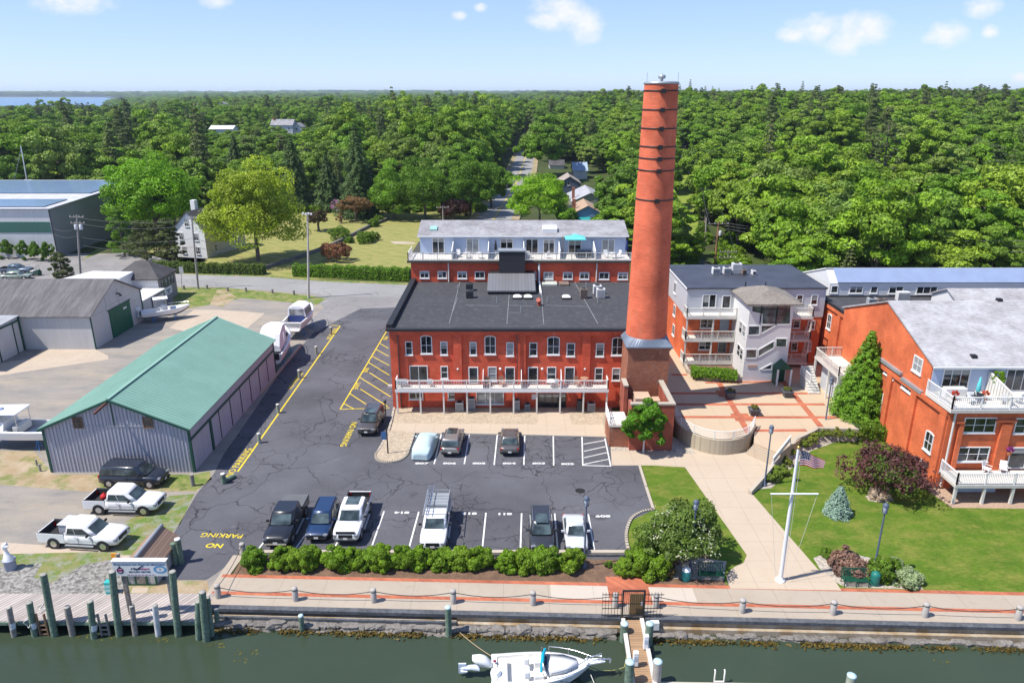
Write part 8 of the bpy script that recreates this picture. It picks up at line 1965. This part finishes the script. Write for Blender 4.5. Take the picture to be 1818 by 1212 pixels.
def box_leaves(name,pts,wd,h,dens,leaf,m,seed,round_=.25):
 """Clipped hedge along a polyline (local to its first point)."""
 rg=np.random.default_rng(seed);Ps,Ns=[],[];o=Vector(pts[0])
 for a,b in zip(pts,pts[1:]):
  a,b=Vector(a)-o,Vector(b)-o;ln=(b-a).length;d=(b-a)/ln;nn=Vector((-d.y,d.x,0));n=int(ln*(wd+2*h)*dens)
  t=rg.uniform(0,ln,n);q_=rg.uniform(-h,wd+h,n)
  side=np.where(q_<0,-wd/2,np.where(q_>wd,wd/2,q_-wd/2));z=np.where(q_<0,h+q_,np.where(q_>wd,h-(q_-wd),h));lump=.12*np.sin(t*2.3+seed)+.08*np.sin(t*5.1)
  z=z*(1+lump*.5)-round_*(np.abs(side)/(wd/2))**4*(z>h*.8);side=side*(1+lump*.4);e=rg.normal(0,.05,n)
  Ps.append(np.stack([a.x+d.x*t+nn.x*(side+e),a.y+d.y*t+nn.y*(side+e),z+a.z+rg.normal(0,.05,n)],1));sd=np.sign(side)*(z<h*.85)
  Ns.append(np.stack([nn.x*sd,nn.y*sd,(sd==0)*1.+.25],1))
 return leaves(name,np.concatenate(Ps),np.concatenate(Ns),leaf,seed,m)
def hedge(label,pts,wd,h,m,dens=95,leaf=.26,seed=1):
 o=thing('hedge',label,'hedge',pts[0]);add_obj('foliage',box_leaves('foliage',pts,wd,h,dens,leaf,m,seed),o)
 mb=MB()
 for a,b in zip(pts,pts[1:]):mb.beam(Vector(a)+Vector((0,0,h*.45)),Vector(b)+Vector((0,0,h*.45)),wd*.7,h*.8)
 mb.build('twigs',mat('hedge_twigs',(.035,.06,.015),.9),o);return o
hedge('long clipped bright green hedge along the lawn next to the mill',[G(524,489),G(730,497)],2.2,2.1,HG,90,.26,2)
hedge('looser mixed green hedge along the side road before the white farmhouse',[G(272,480),G(360,484),G(470,487)],1.8,1.8,leaf_mat('mixed_hedge_foliage',[(.09,.14,.025)]),60,.34,3)
st_w=thing('lawn_wall','low dark fieldstone wall cutting across the lawn behind the dome bushes','stone wall',G(600,440));mb=MB();pp=[G(470,478),G(540,456),G(592,436),G(655,404),(G(690,390))]
for a,b in zip(pp,pp[1:]):mb.beam(a+Vector((0,0,.35)),b+Vector((0,0,.35)),.5,.7)
mb.build('stonework',mat('fieldstone',(.15,.14,.13),.9,var=.4,vs=2,fine=.3,fs=6),st_w)
one('young_linden','small bright green tree with white trunk before the brick enclosure',1142,803,1.85,5.3,leaf_mat('linden_foliage',[(.09,.22,.014)]),.7,41,54,260,.22,tr=.085,bk=mat('white_bark',(.55,.53,.5),.8),flat=.8)
p=G(1524,744,.6);tree('pyramidal_tree','bright green pyramidal tree against the orange brick link wall','tree',p,crown_spruce('crown',250,3.1,.2,9.4,leaf_mat('dawn_foliage',[(.12,.25,.02)],.3,.5,.5),30,.24,.12,4.2,.12),trunk_mesh('trunk',350,8,.2,0,1,1,bark))
hedge('low clipped boxwood mass under the pyramidal tree',[G(1494,732,.5),G(1530,758,.3)],2.2,1.3,HD,140,.2,5);hedge('large rounded boxwood at the orange brick wall below the pyramidal tree',[G(1512,774),G(1560,774)],2.6,1.6,HD,140,.2,6)
hedge('dense clipped hedge filling the planter before the condominium balconies',[G(1226,664,PZ+.4),G(1308,670,PZ+.4)],2.0,.75,HG,150,.2,7)
one('hawthorn_tree','broad green tree covered in small white blossom beside the bench',1206,1000,2.75,4.6,leaf_mat('hawthorn_foliage',[(.12,.19,.04)]),.8,42,64,300,.2,tr=.14)
rg=np.random.default_rng(77);hb=round_blobs(rg,2.8,.8,3.9,70,.18,.34,.75);P_,N_,T_=blobs_leaves(rg,hb,13,.5);hw=[o for o in scene.objects if o.name=='hawthorn_tree'][0];add_obj('blossom',leaves('blossom',P_,N_,.13,78,leaf_mat('white_bloom',[(.5,.52,.38)],.2,.6,.2),.8),hw)
one('smoke_tree','wide purple leaved smoke tree on the big lawn by the brick building',1572,870,3.3,3.6,leaf_mat('purple_foliage',[(.11,.045,.05)],.2),.6,43,84,80,.22,tr=.12)
rg=np.random.default_rng(79);P_,N_,T_=blobs_leaves(rg,round_blobs(rg,2.9,.5,2.9,46,.18,.34,.75),90,.2);sm_=[o for o in scene.objects if o.name=='smoke_tree'][0];add_obj('green_growth',leaves('green_growth',P_,N_,.2,80,leaf_mat('olive_foliage',[(.08,.13,.02)])),sm_)
p=G(1486,912);tree('blue_spruce','small silvery blue spruce in a stone ring on the lawn','tree',p,crown_spruce('crown',251,1.02,.1,2.45,leaf_mat('blue_spruce_foliage',[(.2,.3,.27)],.1,.6,.35),17,.16,.1,1.6,.12),None)
sb_={}
def shrub(label,u,v,R,H,key,cols,sd,leaf=.2,n=30,per=170,z=0.,name='shrub',group=None,sxy=1.):
 m=MATS.get(key)or leaf_mat(key,cols);p=G(u,v,z);p.y+=R*.6
 o=thing(name,label,'shrub',p,0,group);add_obj('foliage',bush_mesh('foliage',400+sd,R,H,n,per,leaf,m),o);return o
shrub('pinkish tan ornamental grass clump behind the lawn bench',1513,1026,1.35,1.5,'pink_grass',[(.26,.16,.14)],1,.2,30,220);shrub('tall green shrub right of the lamp post on the lawn bed',1575,1036,1.15,1.6,'fresh_foliage',[(.11,.2,.02)],2);shrub('pale variegated shrub at the outer end of the lawn bed',1614,1044,.95,1.1,'variegated',[(.28,.36,.22)],3,.17);shrub('small white green plant behind the lawn bed lamp post',1592,1012,.6,.7,'variegated',None,4,.15,14);shrub('small green perennial on the stone bed near the flagpole',1472,992,.6,.45,'fresh_foliage',None,5,.14,14);shrub('leafy green shrub low behind the dark bench on the lawn',1541,1030,.6,.9,'fresh_foliage',None,6,.17,14)
shrub('heap of pale pink blossom under the smoke tree',1566,890,.95,.75,'pale_bloom',[(.5,.4,.36)],7,.16,20)
BP=[bush_mesh('foliage',500+k,.9,1.4,46,330,.13,BU)for k in range(4)]
runs=[('round bright bush alone at the dock end of the lot hedge',446,1.0,'a'),*[(f'bright green hedge bush before the black pickup, {ORD[i]} of three',u,1.,'b')for i,u in enumerate((496,520,545))],*[(f'bright green hedge bush before the white sunroof pickup, {ORD[i]} of four',u,s_,'c')for i,(u,s_)in enumerate(((594,1.12),(622,.95),(648,.95),(672,1.1)))],*[(f'bright green hedge bush before the ladder rack pickup, {ORD[i]} of five',u,s_,'d')for i,(u,s_)in enumerate(((714,1.05),(745,1.),(785,.98),(818,1.),(850,1.05)))],*[(f'bright green hedge bush before the charcoal car, {ORD[i]} of three',u,s_,'e')for i,(u,s_)in enumerate(((902,1.),(932,1.),(968,1.1)))],('round bush alone at the lamp post before the silver white sedan',1015,1.,'f'),*[(f'bright leafy bush before the white flowering tree, {ORD[i]} of three',u,s_,'g')for i,(u,s_)in enumerate(((1112,.85),(1142,1.3),(1172,1.1)))]]
for i,(lab,u,s_,g_)in enumerate(runs):
 v=1013+(4 if u>900 else 0)+(8 if u>1100 else 0);p=G(u,v);p.y+=.55
 o=thing('hedge_bush',lab,'bush',p,i*1.7,'bright bushes along the parking lot wall');o.scale=(s_,s_,s_*frnd.uniform(.95,1.08));add_obj('foliage',BP[i%4],o)
shrub('dark green bush between the lot hedge and the flowering tree',1160,1000,1.4,1.9,'fresh_foliage',None,20,.2,34,200);shrub('small green tuft in the bare mulch of the hedge bed',1082,1008,.35,.45,'fresh_foliage',None,21,.12,10);shrub('brownish shrub beside the teal bin',1186,1024,.6,.9,'brown_shrub',[(.15,.12,.05)],22,.15,14)
RS=[bush_mesh('foliage',520+k,.75,.95,20,130,.17,leaf_mat('rose_foliage',[(.12,.22,.03),(.2,.22,.04),(.15,.26,.03)]))for k in range(2)]
RZ2={4:.3,5:.45,6:.6,7:.7,8:.7,9:.7,10:.6}
for i,(u,v)in enumerate(((1373,856),(1389,843),(1398,826),(1404,808),(1429,793),(1441,786),(1452,777),(1470,774),(1488,774),(1511,776),(1531,776),(1382,845))):
 p=G(u,v,RZ2.get(i,.1));p.y+=.3;o=thing('rose_bush',f'low rose bush along the retaining wall, {ORD[i]} from the walk' if i<11 else 'low rose bush crowded behind the second one along the retaining wall','bush',p,i,'rose bushes along the retaining wall');s_=frnd.uniform(.6,.9);o.scale=(s_,s_,s_);add_obj('foliage',RS[i%2],o)
for i,(o,p)in enumerate(planters):
 add_obj('plant',bush_mesh('plant',540+i,.42,.35,12,60,.1,MATS.get('planter_foliage')or leaf_mat('planter_foliage',[(.12,.17,.03),(.2,.17,.03)])),o,(0,0,.78))
o=thing('potted_palm','leafy potted plant behind the slatted divider on the upper deck','potted plant',(onY(*C6(932,565),58)[0],58.2,GUZ+.05));MB().lathe((0,0,0),[(.2,0),(.28,.5)],12).build('pot',mat('terracotta',(.4,.15,.07),.8),o,True);add_obj('foliage',bush_mesh('foliage',550,.6,.9,16,90,.2,BU),o,(0,0,1.1))
for cx_,cy_,z_,key,col,lab in((708,640,GUZ+.05,'red_flower',(.5,.06,.03),'pot of red flowers on the upper deck beside the sideboard'),(860,628,GUZ+.05,'coral_flower',(.55,.1,.05),'coral flowers in a pot against the slatted divider'),(968,952,LZ,'purple_flower',(.3,.05,.3),'purple flowers hanging above the lower deck')):
 yy=57 if z_>5 else 55.0;x_,zz=onY(*C6(cx_,cy_),yy);o=thing('flower_pot',lab,'flower pot',(x_,yy,z_));MB().lathe((0,0,0 if key!='purple_flower' else max(1.5,zz-z_-.3)),[(.14,0),(.2,.3)],10).build('pot',MATS['terracotta'],o,True);add_obj('flowers',bush_mesh('flowers',560,.32,.4,10,60,.1,leaf_mat(key,[col])),o,(0,0,.45 if key!='purple_flower' else max(1.5,zz-z_-.3)+.35))
rg=np.random.default_rng(5);n=5200;xs=rg.uniform(-20,60,n);yy=38.95-.036*(xs+18)-np.abs(rg.normal(0,.2,n));zz=WZ+.03+.12*rg.uniform(0,1,n)
keep=(np.sin(xs*1.7)+np.sin(xs*.6+1)+rg.normal(0,.6,n))>-.7
o=add_obj('seaweed',leaves('seaweed',np.stack([xs,yy,zz],1)[keep],np.tile([0,-.3,1.],(keep.sum(),1)),.24,5,leaf_mat('seaweed',[(.085,.062,.012)],.1,.6,.6),.5));o['kind']='stuff'
rg=np.random.default_rng(6);Pn=[]
for u,v,k in((200,1130,16),(285,1133,9),(385,1145,9),(445,1158,10),(1260,1138,12),(1520,1153,6),(1672,1176,5),(1768,1146,8),(150,1128,6),(1370,1140,5),(430,1172,5)):
 p=G(u,v,WZ);Pn+=[(p.x+rg.normal(0,.35),p.y+rg.normal(0,.16),WZ+.015+rg.uniform(0,.01))for _ in range(k)]
o=add_obj('drifting_weed',leaves('drifting_weed',np.array(Pn),np.tile([0,0,1.],(len(Pn),1)),.28,7,leaf_mat('yellow_weed',[(.085,.085,.018)],.1,.6,.4),.4,None,.1));o['kind']='stuff'
#
EL,AZ=math.radians(58.),math.radians(180+17)
sd=Vector((math.cos(AZ)*math.cos(EL),math.sin(AZ)*math.cos(EL),math.sin(EL)))
sun=bpy.data.lights.new('sun','SUN');sun.energy=4.8;sun.angle=math.radians(.5);sun.color=(1.,.95,.87)
so=bpy.data.objects.new('sun',sun);COL.objects.link(so);so.rotation_euler=(-sd).to_track_quat('-Z','Y').to_euler();so.location=(0,0,80)
w=bpy.data.worlds.new('World');scene.world=w;w.use_nodes=True;nt=w.node_tree;bg=nt.nodes['Background']
sky=nt.nodes.new('ShaderNodeTexSky');sky.sky_type='NISHITA';sky.sun_disc=False;sky.sun_elevation=EL;sky.sun_rotation=PI/2-AZ
sky.air_density=.8;sky.dust_density=0.;sky.ozone_density=1.5;sky.altitude=30
tc=nt.nodes.new('ShaderNodeTexCoord').outputs['Generated'];s=sep(nt,tc)
hz_=MB();hz_.box(-12000,-90,-11,12000,9300,75);hz=hz_.build('haze',bpy.data.materials.new('haze_air'));hz['kind']='stuff'
hm=hz.data.materials[0];hm.use_nodes=True;hm.node_tree.nodes.remove(hm.node_tree.nodes['Principled BSDF']);pv=hm.node_tree.nodes.new('ShaderNodeVolumePrincipled');pv.inputs['Color'].default_value=(.72,.85,1.,1);pv.inputs['Density'].default_value=.00008;pv.inputs['Anisotropy'].default_value=.2
L(hm.node_tree,pv.outputs[0],hm.node_tree.nodes['Material Output'].inputs['Volume'])
az=math_n(nt,'DIVIDE',s[0],s[1]);el=math_n(nt,'DIVIDE',s[2],s[1])
front=math_n(nt,'GREATER_THAN',s[1],.05)
nv=nt.nodes.new('ShaderNodeTexNoise');nv.inputs['Scale'].default_value=34.;nv.inputs['Detail'].default_value=9;nv.inputs['Roughness'].default_value=.62
L(nt,comb(nt,az,math_n(nt,'MULTIPLY',el,1.5),0.),nv.inputs['Vector'])
def puff(u,v,ru,rv):
 r=ray(u,v);a0,e0=r[0]/r[1],r[2]/r[1];da,de=ru/F*1.05,rv/F*1.05
 x=math_n(nt,'DIVIDE',math_n(nt,'SUBTRACT',az,a0),da);y=math_n(nt,'DIVIDE',math_n(nt,'SUBTRACT',el,e0),de)
 d=math_n(nt,'ADD',math_n(nt,'MULTIPLY',x,x),math_n(nt,'MULTIPLY',y,y))
 return math_n(nt,'SUBTRACT',1.,d,None,True)
tot=None
for c in((1000,22,62,34),(1035,48,40,34),(975,35,45,20),(1450,52,58,28),(1530,55,60,34),(1500,70,42,30),(1680,62,44,24),(1745,12,36,20),(1757,57,18,12),(130,6,80,20),(385,3,34,14),(815,28,16,9),(852,14,14,9),(1812,138,24,10),(1410,62,34,16)):
 t=puff(*c);tot=t if tot is None else math_n(nt,'MAXIMUM',tot,t)
dens=math_n(nt,'MULTIPLY_ADD',nv.outputs['Fac'],2.6,-1.45)
cl_f=math_n(nt,'MULTIPLY',math_n(nt,'MULTIPLY',math_n(nt,'ADD',math_n(nt,'MULTIPLY',tot,1.05),dens),math_n(nt,'GREATER_THAN',tot,.001)),.92,None,True)
cl_f=math_n(nt,'MULTIPLY',math_n(nt,'MULTIPLY',cl_f,front),math_n(nt,'POWER',tot,.35))
gam=nt.nodes.new('ShaderNodeGamma');gam.inputs[1].default_value=.55;L(nt,sky.outputs[0],gam.inputs[0])
SKYM=(1.4,1.66,2.3)
L(nt,mix_c(nt,math_n(nt,'MULTIPLY',cl_f,.9,None,True),mix_c(nt,1.,gam.outputs[0],SKYM,'MULTIPLY'),(5.8,5.8,6.1)),bg.inputs['Color']);bg.inputs['Strength'].default_value=.12
cam=bpy.data.cameras.new('camera');co=bpy.data.objects.new('camera',cam);COL.objects.link(co);co.location=(0,0,CAMH);co.rotation_euler=(PI/2-PITCH,0,0)
cam.sensor_width=36.;cam.lens=F/1818*36.;cam.clip_start=.5;cam.clip_end=30000;scene.camera=co
vs_=scene.view_settings;vs_.view_transform='Standard';vs_.look='None';vs_.gamma=1.;vs_.use_curve_mapping=False;vs_.exposure=EXPOSURE=.55
scene.cycles.max_bounces=6;scene.cycles.diffuse_bounces=3;scene.cycles.glossy_bounces=3;scene.cycles.transparent_max_bounces=6;scene.cycles.use_denoising=True
scene.cycles.volume_bounces=0
